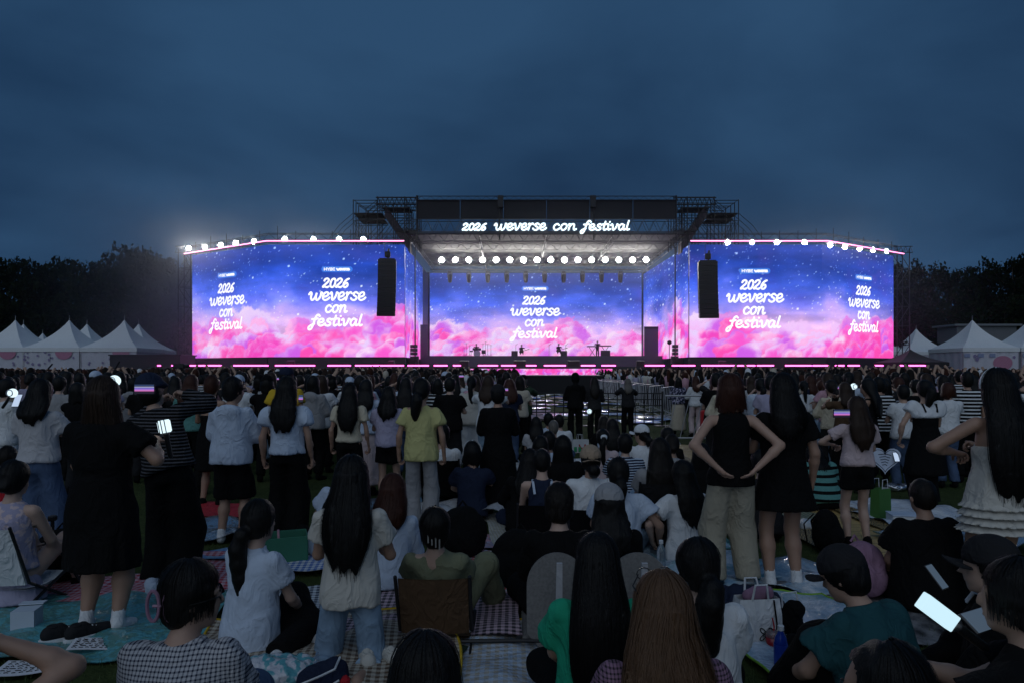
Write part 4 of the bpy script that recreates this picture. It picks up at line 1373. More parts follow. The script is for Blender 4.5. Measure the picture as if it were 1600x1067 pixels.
def body_prims(k, legs=True):
    s, b = k.s, k.b; T = k.T; out = []
    out.append(ell(k.pel + T @ np.array((0, 0, .02)) * s, np.array((.150 * b, .10 * b, .11)) * s, T, .05))
    out.append(ell(k.P(0, 0, .16), np.array((.115 * b, .08 * b, .14)) * s, T, .06))
    out.append(ell(k.P(0, -.005, .31), np.array((.138 * b, .09 * b, .155)) * s, T, .06))
    out.append(cap(k.P(-.13, -.012, .422), k.P(.13, -.012, .422), .038 * s, .038 * s, .04))
    out.append(cap(k.P(0, -.012, .42), k.P(0, -.008, .475), .065 * s, .048 * s, .04))
    out.append(cap(k.neck, k.hb + k.Hd @ np.array((0, .01, .02)) * s, .047 * s, .045 * s, .03))
    out.append(ell(k.HP(0, -.008, .022), np.array((.073, .092, .092)) * s, k.Hd, .02))           # skull
    out.append(ell(k.HP(0, .022, -.045), np.array((.056, .068, .074)) * s, k.Hd, .025))          # face and jaw
    out.append(ell(k.HP(0, .055, -.100), np.array((.026, .026, .018)) * s, k.Hd, .02))           # chin
    out.append(cap(k.HP(0, .088, .005), k.HP(0, .106, -.034), .008 * s, .013 * s, .012))         # nose
    out.append(ell(k.HP(0, .082, -.066), np.array((.023, .012, .009)) * s, k.Hd, .008))          # lips
    out.append(cap(k.HP(-.04, .078, .018), k.HP(.04, .078, .018), .010 * s, .010 * s, .015))     # brow
    for q in (-1, 1):
        out.append(ell(k.HP(q * .076, -.008, -.022), np.array((.009, .019, .031)) * s, k.Hd, .008))   # ears
        out.append(cap(k.sh[q] + k.T @ np.array((-q * .006, 0, -.012)) * s, k.el[q], .043 * s * b, .036 * s * b, .02))
        mid = k.el[q] + (k.wr[q] - k.el[q]) * .3
        out.append(cap(k.el[q], mid, .036 * s * b, .037 * s * b, .02))
        out.append(cap(mid, k.wr[q], .037 * s * b, .024 * s, .02))
        if legs:
            out.append(cap(k.hip[q], k.kn[q], .080 * s * b, .053 * s * b, .04))
            cm = k.kn[q] + (k.an[q] - k.kn[q]) * .32
            d = np.cross(k.an[q] - k.kn[q], (1, 0, 0)); d /= np.linalg.norm(d) + 1e-9
            back = -d if (d @ (0, 1, 0)) > 0 and k.pose == 'stand' else np.zeros(3)
            out.append(cap(k.kn[q], cm + back * .012, .050 * s * b, .056 * s * b, .03))
            out.append(cap(cm + back * .012, k.an[q], .056 * s * b, .034 * s, .03))
            out.append(cap(k.an[q] + np.array((0, 0, -.02)) * s, k.an[q] + k.fd[q] * .13 * s + np.array((0, 0, -.012)) * s, .036 * s, .026 * s, .02))
    return out

def fingers(b, k, q, grip):
    """palm, four fingers and a thumb beyond the wrist"""
    s = k.s
    d = k.wr[q] - k.el[q]; d /= np.linalg.norm(d)
    inn = np.array((-q, .25, 0)) if abs(d[2]) > .5 else np.array((-q * .3, 0, -1.))
    pn = inn - d * (inn @ d); pn /= np.linalg.norm(pn) + 1e-9      # palm normal
    sd = np.cross(d, pn)
    up = 1 if (sd @ np.array((0, 1, .3))) > 0 else -1
    sd = sd * up                                                     # thumb side
    base = k.wr[q] + d * .075 * s
    for j, (o, ln) in enumerate(((.030, .070), (.010, .080), (-.010, .075), (-.029, .058))):
        p = base + sd * o * s - d * .012 * s; pts = [p]; a = .25 + (0.75 if grip else .18)
        ang = 0
        for seg in (.45, .32, .26):
            ang += a * (.55 if not grip else .95)
            p = p + (d * math.cos(ang) + pn * math.sin(ang)) * ln * seg * s
            pts.append(p)
        b.tube(pts, [.0095 * s, .009 * s, .008 * s, .0055 * s], 6)
    p = k.wr[q] + d * .025 * s + sd * .026 * s
    pts = [p, p + (d * .7 + sd * .7 + pn * .25) * .032 * s, p + (d * 1.0 + sd * .75 + pn * .55) * .056 * s]
    b.tube(pts, [.012 * s, .0105 * s, .007 * s], 6)
    return d, pn
def palm_prims(k):
    out = []
    for q in (-1, 1):
        d = k.wr[q] - k.el[q]; d /= np.linalg.norm(d)
        inn = np.array((-q, .25, 0)) if abs(d[2]) > .5 else np.array((-q * .3, 0, -1.))
        pn = inn - d * (inn @ d); pn /= np.linalg.norm(pn) + 1e-9; sd = np.cross(d, pn)
        M = np.stack([sd, pn, d], 1)
        out.append(ell(k.wr[q] + d * .045 * k.s, np.array((.041, .018, .050)) * k.s, M, .015))
    return out

def top_prims(k, hem=-.03, loose=0.0, sleeve=.55, neck=True, wide=1.0, flare=0.0):
    s, b = k.s, k.b; o = loose
    sec = [(hem, 0, -.004, .182 + o + flare, .136 + o + flare), (.02, 0, -.004, .180 + o, .134 + o), (.08, 0, -.003, .170 * wide + o, .122 + o), (.16, 0, 0, .156 * wide + o, .110 + o), (.28, 0, -.003, .158 * wide + o * .7, .112 + o * .6), (.37, 0, -.008, .166 * wide + o * .5, .104 + o * .4), (.425, 0, -.010, .156 * wide, .086), (.455, 0, -.012, .112, .072), (.482, 0, -.012, .068, .060)]
    if hem > .06:
        sec = [(hem, 0, 0, .150 * wide + o + flare, .104 + o + flare)] + [q for q in sec if q[0] > hem + .02]
    sec = [(z * s, cx * s, cy * s, rx * s * b, ry * s * b) for z, cx, cy, rx, ry in sec]
    out = [loft(k.pel, k.T, sec, .02)]
    if sleeve > 0:
        for q in (-1, 1):
            out.append(cap(k.sh[q] + k.T @ np.array((-q * .006, 0, -.012)) * s, k.sh[q] + (k.el[q] - k.sh[q]) * min(sleeve, 1), .060 * s * b, (.060 + o * .5 + .012 * (sleeve < .9)) * s * b, .045, (0, 1 if sleeve < 1 else 0)))
            if sleeve > 1:
                out.append(cap(k.el[q], k.el[q] + (k.wr[q] - k.el[q]) * (sleeve - 1), .056 * s * b + o * .4, (.042 + o * .4) * s, .03, (0, 1)))
    return out
def pants_prims(k, ln=1.0, wide=0.0, top=.10):
    """ln 0..1 thigh, 1..2 shin"""
    s, b = k.s, k.b
    sec = [(-.07, 0, 0, .145, .104), (0, 0, -.004, .160, .112), (.05, 0, 0, .146, .098), (top, 0, 0, .130, .088)]
    out = [loft(k.pel, k.T if k.pose in ('stand', 'kneel') else None, [(z * s, cx * s, cy * s, rx * s * b, ry * s * b) for z, cx, cy, rx, ry in sec], .05)]
    for q in (-1, 1):
        h0 = k.hip[q] + (k.kn[q] - k.hip[q]) * .06
        if ln <= 1:
            out.append(cap(h0, k.hip[q] + (k.kn[q] - k.hip[q]) * ln, .088 * s * b, (.082 + wide) * s * b, .04, (0, 1)))
        else:
            out.append(cap(h0, k.kn[q], .088 * s * b, (.064 + wide * .8) * s * b, .04))
            e = k.kn[q] + (k.an[q] - k.kn[q]) * min(1.0, ln - 1)
            out.append(cap(k.kn[q], e, (.064 + wide * .8) * s * b, (.054 + wide) * s, .04, (0, 1)))
    return out
def skirt_prims(k, ln, flare, top=.10):
    s, b = k.s, k.b
    sec = [(top, 0, 0, .130, .090), (.04, 0, 0, .150, .104), (-.02, 0, 0, .168, .116), (-.08, 0, 0, .178 + flare * .2, .125 + flare * .2), (-ln, 0, .0, .175 + flare, .125 + flare)]
    return [loft(k.pel, k.T if k.pose == 'stand' else None, [(z * s, cx * s, cy * s, rx * s * b, ry * s * b) for z, cx, cy, rx, ry in sec], .03, (9, .05, -.05 * s, -ln * s))]

def dress_prims(k, ln, flare, sleeve=.5, wide=1.0, ztop=.48):
    s, b = k.s, k.b
    sec = [(-ln, 0, 0, .185 + flare, .140 + flare), (-.10, 0, 0, .188 + flare * .25, .142 + flare * .25), (.0, 0, -.004, .178, .132), (.08, 0, -.003, .166, .120), (.16, 0, 0, .156 * wide, .110), (.28, 0, -.003, .166 * wide, .116)]
    sec += [q for q in [(.37, 0, -.008, .166 * wide, .106), (.425, 0, -.010, .156 * wide, .086), (.455, 0, -.012, .112, .072), (.482, 0, -.012, .068, .060)] if q[0] < ztop]
    out = [loft(k.pel, k.T if k.pose == 'stand' else None, [(z * s, cx * s, cy * s, rx * s * b, ry * s * b) for z, cx, cy, rx, ry in sec], .02, (9, .05, -.12 * s, -ln * s))]
    return out + (top_prims(k, .2, .012, sleeve) if sleeve else [])

def hair_sections(k, ln, w, wrap=False):
    """curtain that hangs from the head down the back, in world z from the head centre"""
    s = k.s
    tan = (k.P(0, 0, .43) - k.pel)
    def back(z):      # y,x of the back surface at height z
        t = np.clip((z - k.pel[2]) / (tan[2] + 1e-6), -.2, 1)
        q = k.pel + tan * t
        return q[0], q[1] - (.115 + .02 * math.sin(PI * max(0, min(1, t)))) * s * k.b
    hx, hy, hz = k.HP(0, -.03, 0)
    rows = []; zb = hz - ln * s
    for z in np.linspace(hz + .03 * s, zb, 10):
        f = (hz - z) / (ln * s + 1e-6)
        d = (hz - z) / s
        if wrap:
            rows.append((z, hx, hy + .005 * s, (.084 + .012 * np.clip((d + .03) / .06, 0, 1) + .03 * w * max(0, f)) * s, (.094 - .015 * max(0, f)) * s)); continue
        bx, by = back(z)
        g = np.clip((d - .04) / .13, 0, 1)
        cx = hx * (1 - g) + bx * g
        cy = (hy - .012 * s) * (1 - g) + (min(by, hy) - .004 * s) * g
        rx = (.084 + .008 * np.clip((d + .03) / .06, 0, 1) + (.020 * w) * math.sin(PI * np.clip(f, 0, 1)) * 1.2 + .012 * w * np.clip(d / .2, 0, 1)) * s
        if f > .7:
            rx *= 1 - .30 * ((f - .7) / .3)
        ry = ((.078 + .006 * np.clip((d + .03) / .06, 0, 1)) * (1 - g) + .046 * g) * s
        if f > .8:
            ry *= 1 - .4 * ((f - .8) / .2)
        rows.append((z, cx, cy, rx, ry))
    return rows
def hair_prims(k, style, ln=.45, w=1.0):
    s = k.s; out = []
    cr_ = [ell(k.HP(0, -.014, .032), np.array((.088, .104, .100)) * s, k.Hd, .02), ell(k.HP(0, -.045, -.02), np.array((.078, .066, .080)) * s, k.Hd, .03)]
    if style in ('long', 'bob', 'wavy'):
        out += cr_ + [loft((0, 0, 0), None, hair_sections(k, ln, w, style == 'bob'), .03, (17, .05 if style != 'wavy' else .09, k.hc[2], k.hc[2] - .2))]
    elif style == 'short':
        out += [ell(k.HP(0, -.012, .030), np.array((.090, .106, .102)) * s, k.Hd, .02), ell(k.HP(0, -.048, -.035), np.array((.078, .062, .075)) * s, k.Hd, .03)]
    elif style == 'buzz':
        out += [ell(k.HP(0, -.010, .026), np.array((.078, .097, .096)) * s, k.Hd, .02), ell(k.HP(0, -.035, -.02), np.array((.070, .066, .07)) * s, k.Hd, .02)]
    elif style in ('pony', 'lowpony'):
        out += cr_
        a = k.HP(0, -.105, .03 if style == 'pony' else -.035)
        p = [a, a + np.array((0, -.035, -.02)) * s]
        q = p[-1]; n = 6
        for j in range(1, n + 1):
            f = j / n
            p.append(np.array((q[0] + .02 * math.sin(3 * f + ln * 9), q[1] - (.02 - .045 * f) * s, q[2] - ln * f * s)))
        rr = [.024, .034, .042, .044, .042, .036, .026, .010]
        for j in range(len(p) - 1):
            out.append(cap(p[j], p[j + 1], rr[j] * s * w, rr[j + 1] * s * w, .015))
    elif style == 'bun':
        out += cr_ + [ell(k.HP(0, -.10, -.04), np.array((.045, .04, .04)) * s, k.Hd, .02)]
    elif style == 'topbun':
        out += cr_ + [ell(k.HP(0, -.05, .135), np.array((.042, .042, .038)) * s, k.Hd, .02)]
    elif style == 'pigtails':
        out += cr_
        for q in (-1, 1):
            a = k.HP(q * .085, -.03, .04)
            for j in range(4):
                e = a + np.array((q * .025 * (1 if j < 1 else .2), -.005, -.06)) * s
                out.append(cap(a, e, (.028 - .004 * j) * s, (.024 - .004 * j) * s, .01)); a = e
    return out
def strands(k, style, ln, w, n, seed):
    """thin loose locks over the hair mass"""
    r = np.random.default_rng(seed); s = k.s; V = []; Fq = []
    rows = None
    if style in ('long', 'bob', 'wavy'):
        R_ = np.array(sorted(hair_sections(k, ln, w, style == 'bob'), key=lambda q: q[0]))
    for i in range(n):
        th = r.uniform(-PI * 1.06, PI * .06) if style != 'short' else r.uniform(0, 2 * PI)
        lift = r.uniform(.98, 1.04) + .11 * r.random() ** 4
        pts = []
        for ph in np.linspace(.12, 1.25, 5):
            pts.append(k.HP(.088 * math.cos(th) * math.sin(ph) * lift, -.014 + .104 * math.sin(th) * math.sin(ph) * lift, .032 + .100 * math.cos(ph) * lift))
        if style in ('long', 'bob', 'wavy'):
            e = ln * (r.uniform(.72, 1.04) + .16 * r.random() ** 4 - .10 * abs(math.cos(th)) ** 3) * s
            ph0 = r.uniform(0, 6); am = .012 if style == 'wavy' else .004
            for f in np.linspace(.1, 1, 6):
                z = k.hc[2] - e * f
                cx, cy, rx, ry = (np.interp(z, R_[:, 0], R_[:, q]) for q in (1, 2, 3, 4))
                th2 = th + am * 8 * math.sin(ph0 + f * 7)
                pts.append(np.array((cx + rx * math.cos(th2) * lift, cy + ry * math.sin(th2) * lift * 1.05, z)))
        else:
            pts.append(k.HP(.088 * math.cos(th) * .98, -.02 + .10 * math.sin(th), -.03 - r.uniform(0, .05)))
        P = np.array(pts); m = len(P); wd_ = np.linspace(.0026, .0008, m)[:, None] * s * r.uniform(.7, 1.5)
        t = np.gradient(P, axis=0); sd = np.cross(t, P - k.hc + 1e-3); sd /= np.linalg.norm(sd, axis=1)[:, None] + 1e-9
        o = sum(len(v) for v in V)
        nrm = np.cross(sd, t); nrm /= np.linalg.norm(nrm, axis=1)[:, None] + 1e-9
        V += [P - sd * wd_, P + sd * wd_]
        j = np.arange(m - 1)
        Fq += [np.stack([o + j, o + j + 1, o + m + j + 1, o + m + j], 1)]
    return np.concatenate(V), np.concatenate(Fq)

def merge(*vf):
    V = []; Fq = []; o = 0
    tri = []
    for v, f in vf:
        V.append(np.asarray(v)); Fq.append(np.asarray(f) + o); o += len(v)
    return np.concatenate(V), Fq

PCOUNT = [0]
def person(label, x, y, pose='stand', H=1.62, yaw=0.0, hair=('long', .45, 'black', 1.0), top=('tee', 'white'), bottom=('pants', 'black'), arms=('down', 'down'),
           lean=(0, 0), twist=0, head=(0, 0, 0), build=1.0, feet='shoe', shoe='black', legs=None, spread=0, extra=(), group=None, vox=None, nstr=None, z=0.0, tone=None, grip=True, name='person'):
    PCOUNT[0] += 1; sd = PCOUNT[0]
    dist = math.hypot(x, y)
    h = vox or min(.034, max(.0120, dist * .0030))
    k = skeleton(pose, H, lean, twist, arms, head, legs, spread, build)
    s = k.s
    t = thing(name, label, 'person', (x, y, z), yaw, group)
    bp = body_prims(k) + palm_prims(k)
    V, Q = sdf_mesh(bp, h * 1.3)
    fb = MB()
    if dist < 14:
        for q in (-1, 1):
            fingers(fb, k, q, grip)
        quads = np.array([f for f in fb.f if len(f) == 4], int); caps = np.array([f for f in fb.f if len(f) == 6], int)
        V2 = np.array(fb.v); n0 = len(V)
        me = np_mesh('body', np.concatenate([V, V2]), [Q, quads + n0, caps + n0])
    else:
        me = np_mesh('body', V, Q)
    obj('body', me, M_skin(sd % 3 if tone is None else tone), t)
    # ---- hair
    hs = hair
    if hs:
        hp = hair_prims(k, hs[0], hs[1], hs[3] if len(hs) > 3 else 1.0)
        a, b2 = k.HP(0, .055, .045), k.Hd @ np.array((0, .80, -.60))
        V, Q = sdf_mesh(hp + [('cut2', 0)] if False else hp, h * .92, .0036 * s, sd, 105, (1.2, 1.2, .07))
        # open the face: drop the hair in front of a sloping plane through the forehead
        loc = (V - k.hc) @ k.Hd / s
        face = (loc[:, 1] > .030 + .35 * np.maximum(0, loc[:, 2] - .02)) & (loc[:, 2] < .085) & (loc[:, 2] > -.3) & (np.abs(loc[:, 0]) < .075)
        keep = ~face[Q].all(1)
        Q = Q[keep]
        n = nstr if nstr is not None else (650 if dist < 3.6 else 280 if dist < 5.6 else 60 if dist < 9 else 0)
        if n and hs[0] not in ('buzz',) and not any(e[0] in ('cap', 'buckethat') for e in extra):
            VS, FS = strands(k, hs[0], hs[1], hs[3] if len(hs) > 3 else 1.0, n, sd)
            V, Fl = merge((V, Q), (VS, FS))
        else:
            Fl = [Q]
        obj('hair', np_mesh('hair', V, Fl), M_hair(hs[2]), t)
    # ---- clothes
    def cloth(nm, pr_, col, fold=.0085, fr=21, st=(1, 1, .5), hh=h):
        V, Q = sdf_mesh(pr_, hh, fold * s, sd, fr, st)
        return obj(nm, np_mesh(nm, V, Q), M_fab(col), t)
    tp, tc_ = top[0], top[1]
    if bottom:
        bt_, bc = bottom[0], bottom[1]
        if bt_ == 'pants':
            cloth('trousers', pants_prims(k, 1.93, bottom[2] if len(bottom) > 2 else .015), bc, .005, 18, (1, 1, .8), h * 1.3)
        elif bt_ == 'rolled':
            cloth('jeans', pants_prims(k, 1.45, .03), bc, .006, 18, (1, 1, .8), h * 1.15)
        elif bt_ == 'shorts':
            cloth('shorts', pants_prims(k, bottom[2] if len(bottom) > 2 else .42, .025), bc)
        elif bt_ == 'skirt':
            cloth('skirt', skirt_prims(k, bottom[2], bottom[3]), bc, .003, 30, (1, 1, .2))
    if tp == 'tee':
        cloth('t_shirt', top_prims(k, top[2] if len(top) > 2 else -.05, top[3] if len(top) > 3 else .012, .58), tc_)
    elif tp == 'puff':
        cloth('blouse', top_prims(k, .03, .012, .50, True, 1.0) + [ell(k.sh[q] + (k.el[q] - k.sh[q]) * .28, np.array((.078, .078, .085)) * s, None, .03) for q in (-1, 1)], tc_)
    elif tp == 'long':
        cloth('shirt', top_prims(k, top[2] if len(top) > 2 else -.06, .014, 1.92), tc_, .0055, 20)
    elif tp == 'hoodie':
        pr_ = top_prims(k, -.07, .032, 1.85) + [ell(k.P(0, -.085, .43), np.array((.12, .06, .075)) * s, k.T, .04)]
        if len(top) > 2 and top[2] == 'up':
            pr_ += [ell(k.HP(0, -.022, .01), np.array((.105, .118, .135)) * s, k.Hd, .03)]
        cloth('hoodie', pr_, tc_, .006, 20)
    elif tp == 'tank':
        cloth('vest_top', top_prims(k, top[2] if len(top) > 2 else .02, .006, 0, True, .86), tc_, .003)
    elif tp == 'dress':
        L, fl = top[2], top[3]
        cloth('dress', dress_prims(k, L, fl, top[4] if len(top) > 4 else .5), tc_, .005, 20, (1, 1, .35))
    elif tp == 'strap':
        cloth('dress', dress_prims(k, top[2], top[3], 0, .9, .33), tc_, .004, 22)
    # ---- feet
    for q in (-1, 1):
        a, f = k.an[q], k.fd[q]
        if feet == 'shoe':
            so = cap(a + np.array((0, 0, -.022)) * s, a + f * .15 * s + np.array((0, 0, -.018)) * s, .048 * s, .036 * s, .01)
            V, Q = sdf_mesh([so, cap(a, a + np.array((0, 0, .03)) * s, .043 * s, .043 * s, .02)], max(h, .016))
            obj('shoe', np_mesh('shoe', V, Q), M_fab(shoe), t)
        elif feet == 'sock':
            so = cap(a + np.array((0, 0, -.020)) * s, a + f * .13 * s + np.array((0, 0, -.012)) * s, .043 * s, .032 * s, .01)
            V, Q = sdf_mesh([so, cap(a, a + (k.kn[q] - a) * .22, .040 * s, .042 * s, .02, (0, 1))], max(h, .013))
            obj('sock', np_mesh('sock', V, Q), M_fab(shoe if shoe != 'black' else 'white'), t)
    # ---- extras worn
    for e in extra:
        if e[0] == 'cap':
            c = e[1]; back = len(e) > 2 and e[2] == 'back'
            V, Q = sdf_mesh([ell(k.HP(0, -.010, .040), np.array((.096, .112, .102)) * s, k.Hd, .01), cut(k.HP(0, 0, .018), -k.Hd[:, 2])], h * .9)
            co = obj('cap', np_mesh('cap', V, Q), M_fab(c), t)
            yb = -1 if back else 1
            n = 12; pts = [(.080 * math.cos(a) , yb * (.07 + .105 * math.sin(a) ** .8)) for a in np.linspace(0, PI, n)]
            Vb = [k.HP(px, py, .024 - .030 * (px / .08) ** 2 + .006) for px, py in pts] + [k.HP(px, py, .024 - .030 * (px / .08) ** 2) for px, py in pts]
            MB().add(Vb, [tuple(range(n)), tuple(range(n, 2 * n))[::-1]] + [(i, (i + 1) % n, n + (i + 1) % n, n + i) for i in range(n)]).build('brim', M_fab(c), co)
        elif e[0] == 'buckethat':
            V, Q = sdf_mesh([ell(k.HP(0, -.008, .045), np.array((.098, .112, .100)) * s, k.Hd, .01), loft(k.hc, k.Hd, [(.008 * s, 0, 0, .124 * s, .136 * s), (.05 * s, 0, 0, .10 * s, .115 * s)], .01)], h * .9)
            obj('hat', np_mesh('hat', V, Q), M_fab(e[1]), t)
        elif e[0] == 'glasses':
            gm = M_plain('glasses_wire', (.03, .03, .03), .3, .5)
            up = e[1] if len(e) > 1 else 0
            b = MB()
            for q in (-1, 1):
                c = np.array((q * .033, .094, .000 + up))
                if up: c = np.array((q * .036, .060, .105))
                b.tube([k.HP(c[0] + .025 * math.cos(a), c[1] - .004 * abs(math.cos(a)), c[2] + .020 * math.sin(a)) for a in np.linspace(0, 2 * PI, 13)[:-1]], .0022 * s, 5, closed=True)
                b.tube([k.HP(q * .058, c[1] - .01, c[2]), k.HP(q * .094, c[1] - .06, c[2] + (.0 if not up else -.02)), k.HP(q * .088, -.02 if not up else -.03, (-.008 if not up else .07))], .0022 * s, 5)
            b.build('glasses', gm, t)
        elif e[0] == 'headband':
            P = [k.HP(.094 * math.cos(a), -.002, .030 + .104 * math.sin(a)) for a in np.linspace(-.2, PI + .2, 15)]
            MB().tube(P, .010 * s, 6).build('headband', M_plain('hb_' + e[1], FAB[e[1]], .3, .2), t)
        elif e[0] == 'scrunchie':
            a = k.HP(0, -.125, e[2] if len(e) > 2 else .025)
            V, Q = sdf_mesh([ell(a, np.array((.045, .028, .040)) * s)], .012, .004, sd, 90)
            obj('scrunchie', np_mesh('scrunchie', V, Q), M_fab(e[1]), t)
        elif e[0] == 'clips':
            b = MB()
            for j in range(4):
                c = k.HP(-.03 + .022 * j, -.112 - .004 * j, .0 - .012 * j)
                b.box(c, (.008, .01, .06), 0)
            b.build('hair_clip', M_plain('clip_metal', (.5, .5, .5), .3, .8), t)
        elif e[0] == 'claw':
            b = MB(); c = k.HP(*e[2])
            for q in (-1, 1):
                b.tube([c + np.array((q * .03 + .022 * math.cos(a), -.02, .055 * math.sin(a))) * s for a in np.linspace(0, 2 * PI, 15)[:-1]], .007, 6, closed=True)
            b.tube([c + np.array((-.03, -.02, 0)), c + np.array((.03, -.02, 0))], .006, 6)
            for j in range(5):
                b.tube([c + np.array((.02, -.02, -.05 + .025 * j)), c + np.array((.05, .04, -.05 + .025 * j))], .004, 5)
            b.build('hair_claw', M_plain('claw_' + e[1], FAB[e[1]], .3), t)
        elif e[0] == 'straps':
            for q in (-1, 1):
                MB().tube([k.P(q * .075, .105, .34), k.P(q * .085, .06, .46), k.P(q * .085, -.08, .460), k.P(q * .07, -.130, .36)], .012, 5, flat=.4).build('strap', M_fab(e[1]), t)
        elif e[0] == 'sailor':
            V, Q = sdf_mesh([loft(k.pel, k.T, [(.29 * s, 0, -.012 * s, .205 * s, .132 * s), (.40 * s, 0, -.012 * s, .185 * s, .112 * s), (.462 * s, 0, -.012 * s, .085 * s, .075 * s)], .02)] +
                            [cap(k.sh[q], k.sh[q] + (k.el[q] - k.sh[q]) * .33, .078 * s, .085 * s, .04, (0, 1)) for q in (-1, 1)], h, .004 * s, sd)
            obj('collar', np_mesh('collar', V, Q), M_fab(e[1]), t)
        elif e[0] == 'ruffle':
            for j in range(e[2]):
                z1 = -.10 - j * .048
                pr_ = [loft(k.pel, None, [((z1 + .05) * s, 0, 0, .178 * s, .130 * s), (z1 * s, 0, 0, (.225 + .008 * j) * s, (.175 + .008 * j) * s)], .005, (22, .05, (z1 + .05) * s, z1 * s))]
                V, Q = sdf_mesh(pr_, h, .002, sd + j)
                obj('ruffle', np_mesh('ruffle', V, Q), M_fab(e[1]), t)
        elif e[0] == 'stripes':
            for q in (-1, 1):
                b_ = k.b
                for j in (-1, 0, 1):
                    d = (k.el[q] - k.sh[q]); up = np.array((0, 0, 1.)); sdv = np.cross(d, up); sdv /= np.linalg.norm(sdv) + 1e-9
                    nn = np.cross(sdv, d); nn /= np.linalg.norm(nn) + 1e-9; nn = nn * (1 if nn[2] > 0 else -1)
                    P = [k.P(q * .07, -.03 + .022 * j, .472), k.sh[q] + nn * .068 * s * b_ + sdv * .020 * j, k.sh[q] + d * .22 + nn * .070 * s * b_ + sdv * .020 * j]
                    MB().tube(P, .007, 5).build('stripe', M_fab('white'), t)
        elif e[0] == 'bag':
            pass
    t['k_hand'] = [float(c) for c in (k.wr[1] + (k.wr[1] - k.el[1]) * .28)]
    PK[t.name] = k
    return t
PK = {}
def hand_at(t, q):
    """world point of a person's palm"""
    k = PK[t.name]
    p = k.wr[q] + (k.wr[q] - k.el[q]) / np.linalg.norm(k.wr[q] - k.el[q]) * .07 * k.s
    a = t.rotation_euler[2]
    return np.array((t.location.x + p[0] * math.cos(a) - p[1] * math.sin(a), t.location.y + p[0] * math.sin(a) + p[1] * math.cos(a), t.location.z + p[2]))
# ------------------------------------------------------------------ the people one can tell apart
def P(label, u, y, **kw):
    return person(label, gx(u, y), y, **kw)
who = {}
# far left standing row
who['bob'] = P('woman in long black dress with brown bob hair raising a lit light stick', 160, 4.3, H=1.61, hair=('bob', .20, 'brown', 1.15), top=('dress', 'black', .44, .02, .62), bottom=None, feet='sock', build=1.22, arms=('front', ((.25, .17, .33), (1, -.3, -1))))
who['jeans'] = P('woman in pale grey T-shirt and wide blue jeans beside the black dress', 62, 6.0, H=1.575, hair=('long', .26, 'black', 1.25), top=('tee', 'lightgrey', .04, .008), bottom=('pants', 'denim', .035), arms=('front', 'front'), build=1.08)
who['lean'] = P('person in dark striped shirt leaning over to film with a raised phone', 266, 5.1, H=1.66, hair=('short', .2, 'black'), top=('long', 'stripe:black:dimgrey:0.024', .04), bottom=('pants', 'black', .05), arms=((.10, .30, .62), (1, -.1, -.6)) and (((.10, .30, .60), (1, -.1, -.6)), ((.10, .30, .60), (1, -.1, -.6))), lean=(.12, -.30), build=1.12, extra=(('buckethat', 'navy'),))
who['hood'] = P('short haired person in pale blue hooded shirt and black shorts', 362, 6.5, H=1.59, hair=('short', .2, 'black'), top=('hoodie', 'paleblue'), bottom=('shorts', 'black', .95), feet='sock', arms=('front', 'front'), head=(-.6, 0, 0), extra=(('glasses',),), build=1.05)
P('woman in white blouse at the far left looking down at a lit phone', 9, 8.0, H=1.56, yaw=-.5, hair=('short', .2, 'black'), top=('long', 'white'), bottom=('skirt', 'white', .5, .05), arms=('front', 'front'), name='person')
P('woman in teal green T-shirt with reddish dark hair', 298, 9.0, H=1.6, hair=('long', .34, 'auburn', 1.1), top=('tee', 'teal', .0, .015), bottom=('pants', 'black', .02), arms=('front', 'low'))
P('short haired person in off shoulder black dress', 330, 8.2, H=1.59, hair=('short', .2, 'auburn'), top=('strap', 'black', .4, .03), bottom=None, arms=('front', 'front'))
P('short haired person in plain grey T-shirt behind the wide blue jeans', 92, 10.2, H=1.57, hair=('short', .2, 'black'), top=('tee', 'grey'), bottom=('pants', 'black'))
P('dark haired woman in black blouse between the bob and the grey T-shirt', 120, 9.0, H=1.5, hair=('bob', .2, 'black', 1.1), top=('tee', 'black'), bottom=('pants', 'charcoal'), arms=('phone', 'phone'))
# left middle standing row
P('woman in pale blue puff sleeve top with straight hair to mid back', 448, 6.5, H=1.595, hair=('long', .40, 'black', .95), top=('puff', 'paleblue'), bottom=('pants', 'black', .05), arms=('down', 'down'), build=1.02)
P('tall man in yellow shirt and dark blue cap behind the pale blue puff sleeves', 447, 9.3, H=1.70, hair=('short', .2, 'black'), top=('tee', 'mustard'), bottom=('pants', 'denim'), extra=(('cap', 'navy'),), build=1.1)
P('woman in loose white T-shirt and black trousers with brown layered hair', 503, 11.0, H=1.58, hair=('bob', .26, 'brown', 1.1), top=('tee', 'white', -.1, .02), bottom=('pants', 'black'), arms=('front', 'front'))
P('woman in tight cream T-shirt and black trousers with waist long hair', 546, 8.0, H=1.50, hair=('long', .48, 'black', 1.0), top=('tee', 'cream', .06, .0), bottom=('pants', 'black', .03), arms=('down', 'down'))
P('woman in pale blue shirt and long pale pink skirt', 572, 9.0, H=1.54, hair=('long', .34, 'black'), top=('long', 'paleblue', .0), bottom=('skirt', 'skirtpink', .70, .08), arms=('front', 'front'))
P('woman in lavender T-shirt and black shorts with dark boots', 607, 8.1, H=1.46, hair=('long', .30, 'black', 1.05), top=('tee', 'lavender', -.02, .018), bottom=('shorts', 'black', .50), arms=('front', 'front'))
P('woman in yellow T-shirt and grey cargo trousers with a low ponytail', 658, 6.85, H=1.575, hair=('lowpony', .26, 'black', 1.15), top=('tee', 'yellow', -.08, .02), bottom=('pants', 'grey', .03), arms=('down', 'down'), head=(-.35, 0, 0), build=.95)
